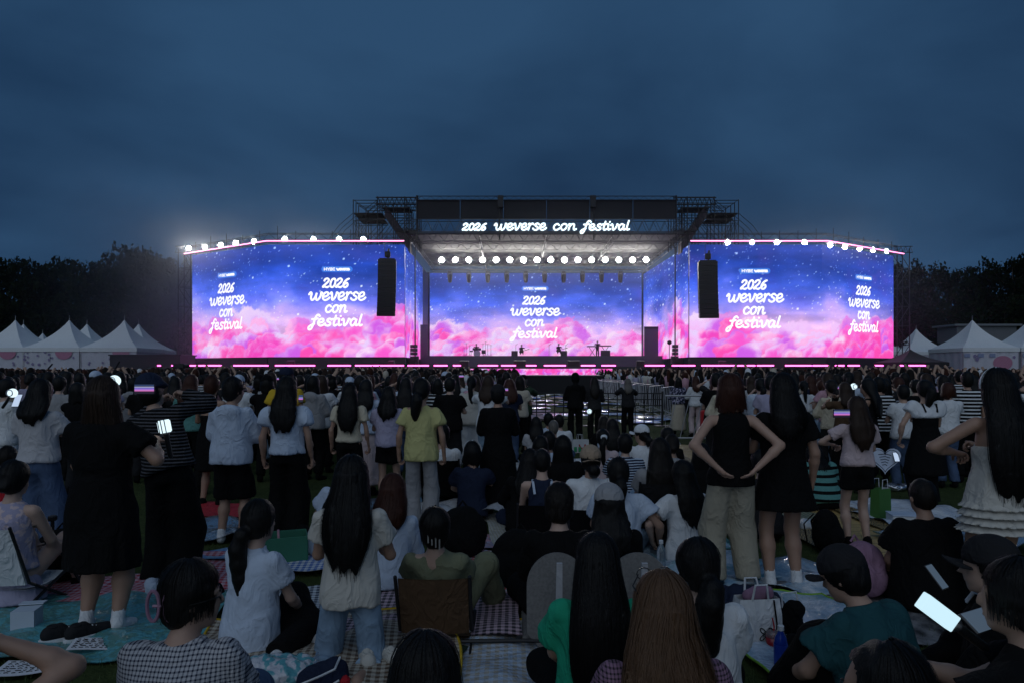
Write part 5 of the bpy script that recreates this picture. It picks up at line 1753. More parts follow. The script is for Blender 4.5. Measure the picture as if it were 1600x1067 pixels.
P('woman in black knit with white stripes behind the yellow T-shirt', 684, 11.8, H=1.52, hair=('bob', .2, 'black'), top=('long', 'stripe:black:white:0.06'), bottom=('pants', 'black'), arms=('front', 'front'))
P('woman in cream T-shirt and white trousers with a long ponytail', 737, 11.5, H=1.56, hair=('pony', .50, 'black', 1.0), top=('tee', 'offwhite', -.1, .02), bottom=('pants', 'white', .03), arms=('front', 'low'), build=1.08)
P('person all in black with cap and long black dress', 778, 7.75, H=1.49, hair=('short', .2, 'black'), top=('dress', 'black', .70, .08, 1.0), bottom=None, build=1.12, arms=('front', 'front'), extra=(('cap', 'charcoal'),))
P('woman in turquoise strap top with bare shoulders', 586, 15.0, H=1.56, hair=('long', .32, 'black'), top=('strap', 'turquoise', .15, .02), bottom=('pants', 'black'), arms=('front', 'front'))
P('woman in white top and blue jeans behind the cream T-shirt', 711, 13.5, H=1.58, hair=('long', .42, 'black'), top=('tee', 'white', .0), bottom=('pants', 'lightdenim', .03), arms=('phone', 'phone'))
P('woman in pale blue shirt with loose bob right of the long ponytail', 757, 14.5, H=1.52, hair=('bob', .22, 'dark', 1.2), top=('tee', 'paleblue'), bottom=('pants', 'charcoal'), arms=('phone', 'phone'))
P('woman in black top with very long straight hair behind the yellow T-shirt', 634, 10.5, H=1.55, hair=('long', .55, 'black', 1.1), top=('tee', 'black'), bottom=('pants', 'denim'), arms=('front', 'front'))
# by the black fence
P('man in olive jacket and dark cap holding up a lit light stick', 818, 14.6, H=1.56, hair=('short', .2, 'grey'), top=('long', 'darkgreen', -.12), bottom=('pants', 'black'), arms=('phone', 'phone'), extra=(('cap', 'black'),), build=1.1)
P('tall person in black hooded jacket leaning on the black fence', 899, 15.6, H=1.60, hair=('short', .2, 'black'), top=('hoodie', 'black', 'up'), bottom=('pants', 'black', .02), arms=('front', 'front'), build=1.02)
P('long haired woman in dark jacket next to the black hood', 929, 15.6, H=1.51, hair=('long', .4, 'dark'), top=('long', 'charcoal'), bottom=('pants', 'black', .02), arms=('front', 'front'))
P('woman in dark grey shirt standing alone at the fence', 981, 17.0, H=1.46, hair=('long', .3, 'grey', 1.0), top=('long', 'charcoal'), bottom=('pants', 'black'), arms=('phone', 'phone'), build=1.08)
P('woman in dark floral blouse and long beige skirt', 1060, 17.6, H=1.48, hair=('bob', .2, 'black'), top=('long', 'floral:navy:lavender', .0), bottom=('skirt', 'beige', .74, .06), arms=('front', 'front'), build=1.08)
P('woman in white blouse and beige trousers beside the beige skirt', 1087, 17.0, H=1.52, hair=('long', .30, 'auburn'), top=('long', 'white', -.06), bottom=('pants', 'palepink', .02), arms=('front', 'front'))
# right standing row
who['hips'] = P('woman in black vest top and beige cargo trousers with hands on hips', 1142, 5.1, H=1.62, hair=('bob', .15, 'auburn', .8), top=('tank', 'black', -.06), bottom=('pants', 'khaki', .042), arms=('hips', 'hips'), feet='sock', shoe='grey', build=1.05, spread=.03, grip=False)
who['blk'] = P('woman in short black dress with long black hair and white socks', 1224, 5.15, H=1.625, hair=('long', .34, 'black', 1.05), top=('dress', 'black', .25, .05, .62), bottom=None, feet='sock', build=1.12, arms=('front', 'down'))
P('girl in white T-shirt and black shorts with hair down her back', 1340, 6.35, H=1.41, hair=('long', .42, 'brown', 1.1), top=('tee', 'palepink', .05, .012), bottom=('shorts', 'black', .45), arms=(((.16, .20, .22), (1, 0, -.4)), 'front'))
P('woman in black pinafore over a white wide collar blouse', 1446, 8.1, H=1.545, hair=('pony', .24, 'black', 1.1), top=('strap', 'black', .42, .06), bottom=('pants', 'black', .03), arms=(((.27, .08, -.02), (1, -.6, 0)), 'front'), extra=(('sailor', 'white'), ('straps', 'black')), build=1.15)
who['ruff'] = P('woman in white ruffled mini dress with very long black hair at the right edge', 1560, 4.35, H=1.66, hair=('long', .66, 'black', 1.45), top=('strap', 'offwhite', .10, .03), bottom=None, arms=(((.16, .16, .22), (1, .2, -.6)), 'front'), extra=(('headband', 'white'), ('ruffle', 'offwhite', 4)), build=1.12)
P('woman in white long sleeve top and blue shorts with a ponytail', 1284, 12.0, H=1.48, hair=('pony', .40, 'auburn', 1.0), top=('long', 'white', .05), bottom=('shorts', 'lightdenim', .55), arms=('front', 'front'))
P('woman in white sweater with dark ponytail left of the blue shorts', 1256, 13.0, H=1.46, hair=('pony', .42, 'black', .9), top=('long', 'white'), bottom=('pants', 'black'), arms=('front', 'front'))
P('woman with long brown hair in rust brown top', 1321, 9.8, H=1.49, hair=('long', .30, 'brown'), top=('tee', 'brown'), bottom=('pants', 'black'), arms=('phone', 'phone'))
P('woman in pale blue cardigan with a dark bun behind the hands on hips', 1188, 11.0, H=1.53, hair=('lowpony', .16, 'black'), top=('long', 'paleblue'), bottom=('pants', 'black'), arms=('front', 'front'), build=1.15)
P('person with round orange brown hair and white T-shirt with dark cuffs', 1482, 9.6, H=1.49, hair=('bob', .12, 'auburn', 1.0), top=('tee', 'white'), bottom=('pants', 'denim'), arms=('front', 'front'))
P('woman in sleeveless black top turning her head left', 1358, 9.2, H=1.55, yaw=.8, hair=('long', .42, 'black', 1.1), top=('tank', 'black'), bottom=('pants', 'denim'), arms=('front', 'front'))
P('woman in grey white loose shirt right of the sleeveless top', 1378, 10.8, H=1.49, hair=('topbun', .1, 'dark'), top=('tee', 'lightgrey', -.2, .03), bottom=('pants', 'charcoal'), arms=('phone', 'front'))
P('man in white T-shirt with dark trim and short hair behind the pinafore', 1412, 9.4, H=1.46, hair=('short', .2, 'black'), top=('tee', 'white', -.06, .02), bottom=('pants', 'denim'), arms=('front', 'front'), build=1.1)
# seated and kneeling, centre and left
who['kneel'] = P('woman kneeling in cream T-shirt and rolled jeans with hair to her waist', 547, 3.85, pose='kneel', H=1.62, hair=('long', .48, 'black', 1.05), top=('tee', 'offwhite', -.06, .018), bottom=('rolled', 'lightdenim'), feet='none', arms=('front', 'front'), build=.95, lean=(.05, 0))
P('woman in white T-shirt sitting sideways with a long black ponytail', 392, 4.0, pose='sideright', yaw=-.45, hair=('lowpony', .50, 'black', 1.15), top=('tee', 'paleblue', -.10, .03), bottom=('pants', 'black', .03), arms=('lap', 'lap'), lean=(.08, 0), feet='sock', shoe='black', build=.96)
P('woman bending forward on a mat with long hair hanging to one side', 508, 6.0, pose='sideleft', hair=('long', .5, 'black', 1.0), top=('tee', 'paleblue', -.1, .02), bottom=('pants', 'black'), arms=('lap', 'side'), lean=(.15, .35))
P('person with copper brown hair and pale blue cardigan behind the kneeling woman', 604, 5.0, pose='cross', hair=('long', .26, 'auburn', 1.05), top=('long', 'paleblue'), bottom=('pants', 'black'), arms=('lap', 'lap'), lean=(.12, .05))
P('person in olive T-shirt with hair clips reclining in a low chair', 686, 4.35, pose='long', H=1.64, z=-.03, hair=('short', .2, 'black'), top=('tee', 'olive', -.05, .03), bottom=('pants', 'olive', .03), arms=('lap', 'lap'), lean=(-.38, 0), head=(0, .25, 0), extra=(('clips',),), build=.92, legs={1: dict(a=(.34, .38, .10), p=(.6, .4, 1), f=(-.5, 1, 0))})
P('person in white T-shirt sitting in a black folding chair', 691, 8.0, pose='chair', hair=('short', .2, 'black'), top=('tee', 'white'), bottom=('pants', 'black'), arms=('lap', 'lap'))
P('person in navy shirt with white headband crouching beside the long black dress', 737, 7.4, pose='kneesup', hair=('bob', .14, 'black'), top=('tee', 'navy'), bottom=('pants', 'black'), arms=('knee', 'knee'), extra=(('headband', 'white'),), lean=(.2, 0))
P('person with dark hair and black jacket on the left round floor seat', 874, 4.35, pose='cross', H=1.70, hair=('short', .2, 'dark'), top=('long', 'black', -.1), bottom=('pants', 'black', .03), arms=('lap', 'lap'), build=1.08)
P('woman in faded grey cap and black jacket on the right round floor seat', 952, 4.45, pose='cross', H=1.66, hair=('long', .30, 'black', 1.0), top=('long', 'black', -.1), bottom=('pants', 'black', .03), arms=('lap', 'lap'), build=1.02, extra=(('cap', 'grey'),))
P('woman with loose low ponytail in oversized white T-shirt', 966, 5.75, pose='cross', H=1.68, hair=('lowpony', .26, 'black', 1.1), top=('tee', 'paleblue', -.12, .03), bottom=('pants', 'lightdenim'), arms=('lap', 'side'), build=1.05)
P('girl in white T-shirt with long black hair and one bare knee up', 1074, 5.8, pose='kneesup', yaw=.35, hair=('long', .40, 'black', .95), top=('tee', 'white', -.06, .03), bottom=('shorts', 'black', .4), arms=(((.24, .16, .08), (1, -.4, 0)), 'knee'), lean=(.1, 0), feet='none')
P('woman in grey T-shirt with waist long brown hair in a dark chair', 1030, 6.3, pose='chair', hair=('long', .52, 'dark', 1.35), top=('tee', 'grey', -.04, .02), bottom=('pants', 'lightdenim'), arms=('lap', 'lap'), lean=(-.06, 0), build=1.1)
P('person in tan cap and white T-shirt sitting in a low black chair', 923, 6.2, pose='cross', H=1.66, hair=('lowpony', .06, 'black', 1.1), top=('tee', 'white', -.05, .02), bottom=('pants', 'black'), arms=('lap', 'lap'), extra=(('cap', 'tan', 'back'),), build=1.08, z=.06)
P('person with cropped hair in dark vest with pale blue straps, low black chair', 847, 6.4, pose='cross', H=1.66, hair=('buzz', .2, 'black'), top=('tank', 'navy'), bottom=('pants', 'black'), arms=('lap', 'lap'), extra=(('straps', 'paleblue'),), z=.02)
P('broad person all in black with shoulder length black hair', 880, 7.7, pose='cross', H=1.68, hair=('bob', .24, 'black', 1.1), top=('long', 'black'), bottom=('pants', 'black'), arms=('lap', 'lap'), build=1.25)
P('woman with white scrunchie ponytail in pale pink top', 942, 9.0, pose='cross', hair=('pony', .42, 'black', .85), top=('tee', 'palepink'), bottom=('pants', 'navy'), arms=('lap', 'lap'), extra=(('scrunchie', 'white'),))
P('short haired person in blue and white striped T-shirt', 977, 8.2, pose='cross', H=1.64, hair=('short', .2, 'black'), top=('tee', 'stripe:navy:paleblue:0.03', -.05, .02), bottom=('pants', 'black'), arms=('lap', 'lap'), build=1.12)
P('person in white baseball cap and white T-shirt looking left', 1004, 9.4, pose='cross', H=1.66, hair=('lowpony', .1, 'black'), top=('tee', 'white', -.05, .02), bottom=('pants', 'lightdenim'), arms=('lap', 'lap'), head=(.8, 0, 0), extra=(('cap', 'white'),), build=1.08)
P('woman in grey sleeveless top with hair in a tight bun', 1050, 8.2, pose='cross', hair=('bun', .1, 'dark'), top=('tank', 'grey'), bottom=('pants', 'black'), arms=('lap', 'lap'), build=1.1)
P('dark haired person in black just behind the tight bun', 1043, 9.3, pose='cross', hair=('short', .2, 'black'), top=('tee', 'black'), bottom=('pants', 'black'), arms=('lap', 'lap'))
P('person with dark hair falling forward in a black coat left of the seated rows', 818, 6.7, pose='kneesup', hair=('long', .34, 'black', 1.3), top=('long', 'black'), bottom=('pants', 'black'), arms=('knee', 'knee'), lean=(.25, .1))
P('dark haired person in pale blue shirt two rows behind the black coat', 858, 8.6, pose='cross', hair=('short', .2, 'black'), top=('tee', 'paleblue'), bottom=('pants', 'denim'), arms=('lap', 'lap'), lean=(.1, 0))
P('dark haired person in white shirt behind the black coat', 836, 8.0, pose='cross', hair=('bob', .2, 'black', 1.2), top=('tee', 'white'), bottom=('pants', 'denim'), arms=('lap', 'lap'), lean=(.1, .1))
P('person with cropped grey hair and broad black shirt near the fence', 865, 10.4, pose='cross', H=1.66, hair=('buzz', .2, 'grey'), top=('tee', 'black', -.05, .03), bottom=('pants', 'black'), arms=('lap', 'lap'), build=1.2)
P('boy in light blue T-shirt in front of the fence', 857, 12.4, pose='cross', hair=('short', .2, 'black'), top=('tee', 'paleblue'), bottom=('pants', 'denim'), arms=('lap', 'lap'))
P('person in white T-shirt right of the light blue boy', 874, 12.0, pose='cross', hair=('short', .2, 'black'), top=('tee', 'white'), bottom=('pants', 'denim'), arms=('lap', 'lap'))
P('long haired woman in grey dress left of the light blue boy', 838, 11.4, pose='cross', hair=('long', .3, 'black'), top=('tee', 'lightgrey'), bottom=('pants', 'black'), arms=('lap', 'lap'))
P('woman with long loose black hair sitting below the dark jacket', 957, 11.0, pose='cross', hair=('long', .45, 'black', 1.2), top=('tee', 'paleblue'), bottom=('pants', 'black'), arms=('lap', 'lap'))
P('woman with long dark hair sitting left of the loose black hair', 944, 11.6, pose='cross', hair=('long', .4, 'dark', 1.2), top=('tee', 'black'), bottom=('pants', 'black'), arms=('lap', 'lap'))
P('person curled up in turquoise and black striped sweater', 1290, 8.0, pose='kneesup', hair=('long', .2, 'black'), top=('long', 'stripe:teal:black:0.085'), bottom=('pants', 'black'), arms=('knee', 'knee'), lean=(.55, 0), head=(0, -.4, 0), build=1.25)
P('dark haired person crouching behind the cargo trousers', 1101, 7.2, pose='kneesup', hair=('bob', .2, 'black'), top=('tee', 'black'), bottom=('pants', 'black'), arms=('knee', 'knee'), lean=(.2, 0))
P('person in lilac shirt sitting between the cargo trousers and the black dress', 1196, 6.6, pose='cross', hair=('short', .2, 'black'), top=('long', 'charcoal'), bottom=('pants', 'charcoal'), arms=('lap', 'lap'), lean=(.2, 0))
# nearest row
who['plaid'] = P('woman in grey checked shirt with a mauve hair claw and glasses', 276, 2.42, pose='chair', H=1.60, hair=('short', .2, 'black', 1.0), top=('tee', 'check:lightgrey:navy:0.014', -.05, .03), bottom=('pants', 'denim'), arms=('lap', 'lap'), head=(-1.05, 0, 0), extra=(('glasses',), ('claw', 'mauve', (.02, -.095, -.01))), build=1.14, z=-.06, lean=(.12, 0))
person('person at the left edge resting a bent bare arm against dark hair', -1.72, 2.0, pose='chair', z=-.10, hair=('bob', .2, 'black', 1.1), top=('tank', 'black'), bottom=('pants', 'black'), arms=('lap', ((.12, .12, .64), (1, .3, -.45))))
P('person whose black hair only just shows in front of the white sneakers', 664, 1.92, pose='cross', H=1.66, hair=('bob', .14, 'black', .95), top=('tee', 'black'), bottom=('pants', 'black'), arms=('lap', 'lap'))
P('woman with a bright green shawl and black hair to the hips', 934, 3.1, pose='cross', H=1.66, hair=('long', .62, 'black', .95), top=('tee', 'green', -.05, .03), bottom=('pants', 'black'), arms=('lap', 'lap'), build=1.05)
P('woman with wavy light brown hair and sunglasses on her head', 1036, 2.3, pose='cross', H=1.68, hair=('wavy', .40, 'light', 1.35), top=('tee', 'check:mauve:charcoal:0.012', -.05, .02), bottom=('pants', 'denim'), arms=('lap', 'lap'), extra=(('glasses', 1),), head=(.15, 0, 0), z=.05)
P('woman with ragged black ponytail over her shoulder in white T-shirt', 1092, 3.05, pose='cross', H=1.64, hair=('lowpony', .36, 'black', 1.35), top=('tee', 'white', -.08, .035), bottom=('pants', 'black'), arms=('lap', 'lap'), head=(.3, 0, 0), build=1.05)
who['teal'] = P('man in dark teal T-shirt and black cap sitting with one knee raised', 1398, 2.95, pose='kneesup', H=1.62, yaw=.45, hair=('short', .2, 'black'), top=('tee', 'darkteal', -.08, .04), bottom=('pants', 'black', .05), arms=('knee', 'lap'), lean=(.36, 0), head=(.25, -.30, 0), extra=(('cap', 'charcoal'),), build=1.22)
P('man with cropped hair in broad black T-shirt sitting low', 1452, 4.7, pose='cross', H=1.66, hair=('buzz', .2, 'dark'), top=('tee', 'black', -.1, .04), bottom=('pants', 'black'), arms=('lap', 'lap'), lean=(.1, 0), build=1.25)
P('man in black cap and black jacket with white shoulder stripes in profile', 1556, 3.05, pose='cross', H=1.66, yaw=1.15, hair=('short', .2, 'black'), top=('long', 'black', -.08), bottom=('pants', 'black'), arms=('lap', 'lap'), extra=(('cap', 'charcoal'), ('stripes',)), build=1.15)
who['edge'] = P('person in black at the right edge holding a glowing stick and a phone', 1604, 2.25, pose='chair', H=1.66, yaw=.75, hair=('short', .2, 'black'), top=('tee', 'black', -.05, .03), bottom=('pants', 'black'), arms=(((.10, .36, .32), (.8, -.4, -1)), ((.06, .38, .30), (.8, -.4, -1))), build=1.12, z=-.03)
P('person whose dark hair and glasses only just show at the bottom', 1398, 1.80, pose='cross', H=1.66, yaw=.9, hair=('bun', .2, 'black'), top=('tee', 'black'), bottom=('pants', 'black'), arms=('lap', 'lap'), extra=(('glasses',),), z=.02)
# left ground
P('person with low bun in pale patterned sleeveless dress on a white chair', 20, 4.7, pose='chair', hair=('bun', .1, 'black'), top=('tank', 'floral:lavender:palepink'), bottom=('skirt', 'lavender', .2, .05), arms=('lap', 'lap'), build=1.05)
P('child with bows in her dark hair at the left edge', 10, 6.6, pose='chair', H=1.45, hair=('pigtails', .1, 'dark'), top=('tee', 'red'), bottom=('pants', 'black'), arms=('lap', 'lap'))

# ------------------------------------------------------------------ standing crowd further off: a few kinds, copied
KINDS_ = [
 ('long black hair and white T-shirt', dict(hair=('long', .40, 'black', 1.05), top=('tee', 'white', -.08, .02), bottom=('pants', 'black'), arms=('front', 'front'))),
 ('brown hair and raised phone in white T-shirt', dict(hair=('long', .30, 'brown', 1.1), top=('tee', 'white', -.05, .015), bottom=('pants', 'lightdenim'), arms=('phone', 'phone'))),
 ('short black hair and black T-shirt', dict(hair=('short', .2, 'black'), top=('tee', 'black', -.1, .02), bottom=('pants', 'charcoal'), arms=('front', 'front'), build=1.1)),
 ('long dark hair and black dress', dict(hair=('long', .45, 'dark', 1.0), top=('dress', 'black', .4, .05), bottom=None, arms=('front', 'low'))),
 ('ponytail and pale blue shirt', dict(hair=('pony', .35, 'black'), top=('long', 'paleblue'), bottom=('pants', 'black'), arms=('front', 'front'))),
 ('grey hoodie and loose hair', dict(hair=('bob', .22, 'black', 1.1), top=('hoodie', 'grey'), bottom=('pants', 'black'), arms=('front', 'front'))),
 ('pale blue cap and white shirt', dict(hair=('short', .2, 'black'), top=('tee', 'white', -.1, .03), bottom=('pants', 'beige'), arms=('front', 'front'), extra=(('cap', 'paleblue'),))),
 ('beige shirt and bob hair', dict(hair=('bob', .2, 'dark', 1.15), top=('tee', 'beige', -.05, .02), bottom=('pants', 'black'), arms=('low', 'front'))),
 ('auburn hair and dark navy top', dict(hair=('long', .34, 'auburn', 1.1), top=('tee', 'navy'), bottom=('pants', 'denim'), arms=('front', 'front'))),
 ('dark bun and lavender top', dict(hair=('bun', .2, 'black'), top=('tee', 'lavender'), bottom=('skirt', 'black', .4, .06), arms=('front', 'front'))),
 ('black jacket and long straight hair', dict(hair=('long', .50, 'black', 1.1), top=('long', 'black'), bottom=('pants', 'black'), arms=('front', 'front'))),
 ('arms up filming in dark top', dict(hair=('bob', .2, 'black'), top=('tee', 'charcoal'), bottom=('pants', 'denim'), arms=('up', 'up'))),
 ('pink top and brown hair', dict(hair=('long', .36, 'brown', 1.0), top=('tee', 'pink'), bottom=('pants', 'lightdenim'), arms=('front', 'front'))),
 ('striped T-shirt and short hair', dict(hair=('short', .2, 'black'), top=('tee', 'stripe:black:white:0.05', -.08, .02), bottom=('pants', 'black'), arms=('front', 'down'), build=1.08)),
 ('low ponytail and cream blouse', dict(hair=('lowpony', .25, 'dark', 1.1), top=('long', 'cream'), bottom=('pants', 'charcoal'), arms=('front', 'front'))),
 ('black cap and dark shirt', dict(hair=('bob', .16, 'black'), top=('tee', 'black'), bottom=('pants', 'black'), arms=('phone', 'phone'), extra=(('cap', 'black'),))),
]
placed = [(o.location.x, o.location.y) for o in bpy.data.objects if o.get('category') == 'person']
base = []
def free(x, y, d):
    return all((x - a) ** 2 + (y - b2) ** 2 > d * d for a, b2 in placed)
NMID = 300 - len(placed) - 6
cand = []
for i in range(9000):
    y = 10 + 16 * rng.random() ** .8
    u = rng.uniform(-30, 1640)
    x = gx(u, y)
    if u < 815 - max(0, y - 12) * 1.5 and y > 8.6 or u > (1110 if y < 17.8 else 1062) and y > 8.6:
        if 560 < u < 830 and y < 9.5: continue
        if u < 560 and y < 9.6 and u > 420: continue
        cand.append((y, x, u))
cand.sort()
got = 0
for y, x, u in cand:
    if got >= NMID: break
    if not free(x, y, .54 + .010 * y): continue
    placed.append((x, y)); got += 1
    kd = rnd.randrange(len(KINDS_))
    sd_ = 'left' if u < 900 else 'right'
    lab = 'fan with %s standing %s of the aisle' % (KINDS_[kd][0], sd_)
    g = 'standing crowd %s of the aisle' % sd_
    H_ = rnd.uniform(.955, 1.045)
    while len(base) <= kd: base.append(None)
    if base[kd] is None:
        o = person(lab, x, y, H=1.58, group=g, vox=.027, nstr=0, **KINDS_[kd][1])
        base[kd] = o
        o.rotation_euler.z = rnd.uniform(-.35, .35)
        KIDS.clear()
    else:
        o = dup(base[kd], (x, y, 0), rnd.uniform(-.4, .4), lab, (rnd.uniform(.94, 1.06), rnd.uniform(.94, 1.06), H_))
        o['group'] = g
print('people placed', got, len(placed), 'nearest stuff from', placed[-1])
YFAR = placed[-1][1]
# ------------------------------------------------------------------ the far crowd, past counting
def far_crowd(name, label, pts):
    """low figures: legs, body, shoulders, head, hair"""
    A = []
    ring = lambda z, rx, ry, cy=0: [(rx * math.cos(t), cy + ry * math.sin(t), z) for t in np.arange(6) * 2 * PI / 6]
    prof = [(0, .12, .09, 0), (.8, .17, .12, 0), (1.15, .17, .11, 0), (1.30, .20, .10, 0), (1.36, .13, .085, 0), (1.40, .055, .055, 0)]
    body = [ring(*p) for p in prof]
    Vb = np.array([q for r_ in body for q in r_]); Fb = [(j * 6 + k, j * 6 + (k + 1) % 6, (j + 1) * 6 + (k + 1) % 6, (j + 1) * 6 + k) for j in range(len(prof) - 1) for k in range(6)]
    hprof = [(1.37, .05, .055, -.02), (1.42, .085, .09, -.02), (1.49, .092, .105, -.012), (1.56, .078, .09, -.012), (1.605, .03, .035, -.012)]
    Vh = np.array([q for p in hprof for q in ring(*p)]); Fh = [(j * 6 + k, j * 6 + (k + 1) % 6, (j + 1) * 6 + (k + 1) % 6, (j + 1) * 6 + k) for j in range(len(hprof) - 1) for k in range(6)]
    hl = [(1.12, .08, .035, -.12), (1.30, .10, .05, -.11), (1.42, .098, .09, -.03), (1.49, .096, .108, -.014), (1.57, .078, .09, -.012), (1.612, .025, .03, -.012)]
    Vl = np.array([q for p in hl for q in ring(*p)]); Fl = [(j * 6 + k, j * 6 + (k + 1) % 6, (j + 1) * 6 + (k + 1) % 6, (j + 1) * 6 + k) for j in range(len(hl) - 1) for k in range(6)]
    arm = MB().tube([(.17, 0, 1.30), (.26, .10, 1.45), (.12, .2, 1.68)], .04, 5).tube([(-.17, 0, 1.30), (-.26, .10, 1.45), (-.12, .2, 1.68)], .04, 5)
    Va = np.array(arm.v); Fa = [f for f in arm.f if len(f) == 4]
    tops = [FAB[c] for c in ('white', 'black', 'black', 'charcoal', 'paleblue', 'grey', 'offwhite', 'navy', 'black', 'lavender', 'beige', 'pink')]
    hairs = [HAIRC[c] for c in ('black', 'black', 'dark', 'brown', 'auburn')]
    VV = []; FF = []; CC = []; o = 0
    for x, y in pts:
        a = rng.uniform(-.5, .5); s = rng.uniform(.95, 1.07); zz = rng.uniform(.90, 1.09); R_ = rot('z', a)
        tcol = tops[rng.integers(len(tops))]; hc = hairs[rng.integers(len(hairs))]
        ps = [(Vb, Fb, tcol), ((Vl, Fl, hc) if rng.random() < .6 else (Vh, Fh, hc if rng.random() < .85 else FAB[('paleblue', 'white', 'beige')[rng.integers(3)]]))]
        if rng.random() < .14:
            ps.append((Va, Fa, (.4, .27, .2)))
        for V_, F_, c in ps:
            W_ = (V_ * (s, s, zz)) @ R_.T + (x, y, 0)
            VV.append(W_); FF.append(np.array(F_) + o); o += len(V_); cc = np.tile((*c, 1), (len(V_), 1))
            if V_ is Vb:
                cc[V_[:, 2] < .95, :3] = (.012, .012, .014)
            CC.append(cc)
    me = np_mesh(name, np.concatenate(VV), np.concatenate(FF), True, np.concatenate(CC))
    m = MATS.get('crowd_cloth')
    if m is None:
        m, nt, b = mat_new('crowd_cloth')
        a = node(nt, 'ShaderNodeVertexColor', layer_name='Col')
        nt.links.new(a.outputs[0], b.inputs['Base Color']); b.inputs['Roughness'].default_value = .8; b.inputs['Specular IOR Level'].default_value = .2
    kind(obj(name, me, m), 'stuff', label)
for side in (-1, 1):
    pts = []
    for i in range(14000):
        y = YFAR - 1.0 + (55 - YFAR) * math.sqrt(rng.random())
        if side < 0:
            x = rng.uniform(gx(-60, y), .2 if y < 47 else -1.5)
        else:
            x = rng.uniform(6.6, gx(1660, y))
        pts.append((y, x))
    grid = {}; keep = []
    for y, x in pts:
        c = (int(x / .68), int(y / .74))
        if c in grid: continue
        if y < YFAR + 1.5 and not free(x, y, .6): continue
        grid[c] = 1; keep.append((x, y))
    keep = keep[:2300]
    far_crowd('crowd', 'dense far crowd of standing heads %s of the aisle up to the stage' % ('left' if side < 0 else 'right'), keep)
# ------------------------------------------------------------------ fence and barricades
fn = thing('crowd_fence', 'black lattice fence with round posts across the grass aisle', 'fence', (0, 20.2, 0))
for j, z in enumerate((.22, .42, .62, .80, .98)):
    MB().tube([(.2, 0, z), (4.45, 0, z)], .016, 5).build('rail', black_metal, fn)
br = MB().tube([(0, 0, .08), (0, 0, .98)], .016, 5).mesh('bar')
br.materials.append(black_metal)
for k in range(17):
    obj('bar', br, None, fn, (.2 + k * .265, 0, 0))
for x in (.2, 2.33, 4.45):
    MB().tube([(x, 0, 0), (x, 0, 1.04)], .035, 8).build('post', black_metal, fn)
    MB().box((x, 0, .015), (.45, .45, .03)).build('foot', black_metal, fn)
bm0 = None
white_steel = M_plain('white_steel', (.40, .40, .42), .4, .3)
def barricade(x, y, rz, label, group):
    global bm0
    if bm0 is None:
        bm0 = thing('barricade', label, 'barricade', (x, y, 0), rz, group)
        MB().tube([(-1.05, 0, .12), (-1.05, 0, 1.08), (1.05, 0, 1.08), (1.05, 0, .12)], .024, 6, closed=True).build('frame', white_steel, bm0)
        b = MB().tube([(-.12, 0, .12), (.12, 0, 1.08)], .010, 5).mesh('bar'); b.materials.append(white_steel)
        for k in range(7):
            obj('bar', b, None, bm0, (-.9 + k * .30, 0, 0))
        for xx in (-.8, .8):
            MB().tube([(xx, -.35, 0), (xx, 0, .14), (xx, .35, 0)], .02, 5).build('foot', white_steel, bm0)
    else:
        o = dup(bm0, (x, y, 0), rz, label); o['group'] = group
for k in range(11):
    barricade(5.35 + .10 * k + rnd.uniform(-.05, .05), 23.5 + k * 2.25, PI / 2 + rnd.uniform(-.06, .06) - .42, 'white steel barricade in the line along the right side of the grass aisle', 'barricades right of the aisle')
for k in range(6):
    barricade(4.9 + .10 * k, 27.5 + k * 3.4, PI / 2 + rnd.uniform(-.25, .25), 'white steel barricade standing loose on the grass aisle inside the right line', 'loose barricades on the aisle')
for k, (u, y) in enumerate(((22, 12.5), (120, 12.8))):
    barricade(gx(u, y), y, 0, 'white steel barricade in the standing crowd at the far left, %s one' % ('outer' if k == 0 else 'inner'), 'barricades in the left crowd')
for k, (u, y) in enumerate(((1112, 15.5), (1430, 12.6))):
    barricade(gx(u, y), y, 0, ('white steel barricade beside the white blouse and beige trousers', 'white steel barricade behind the black pinafore')[k], 'barricades in the right crowd')

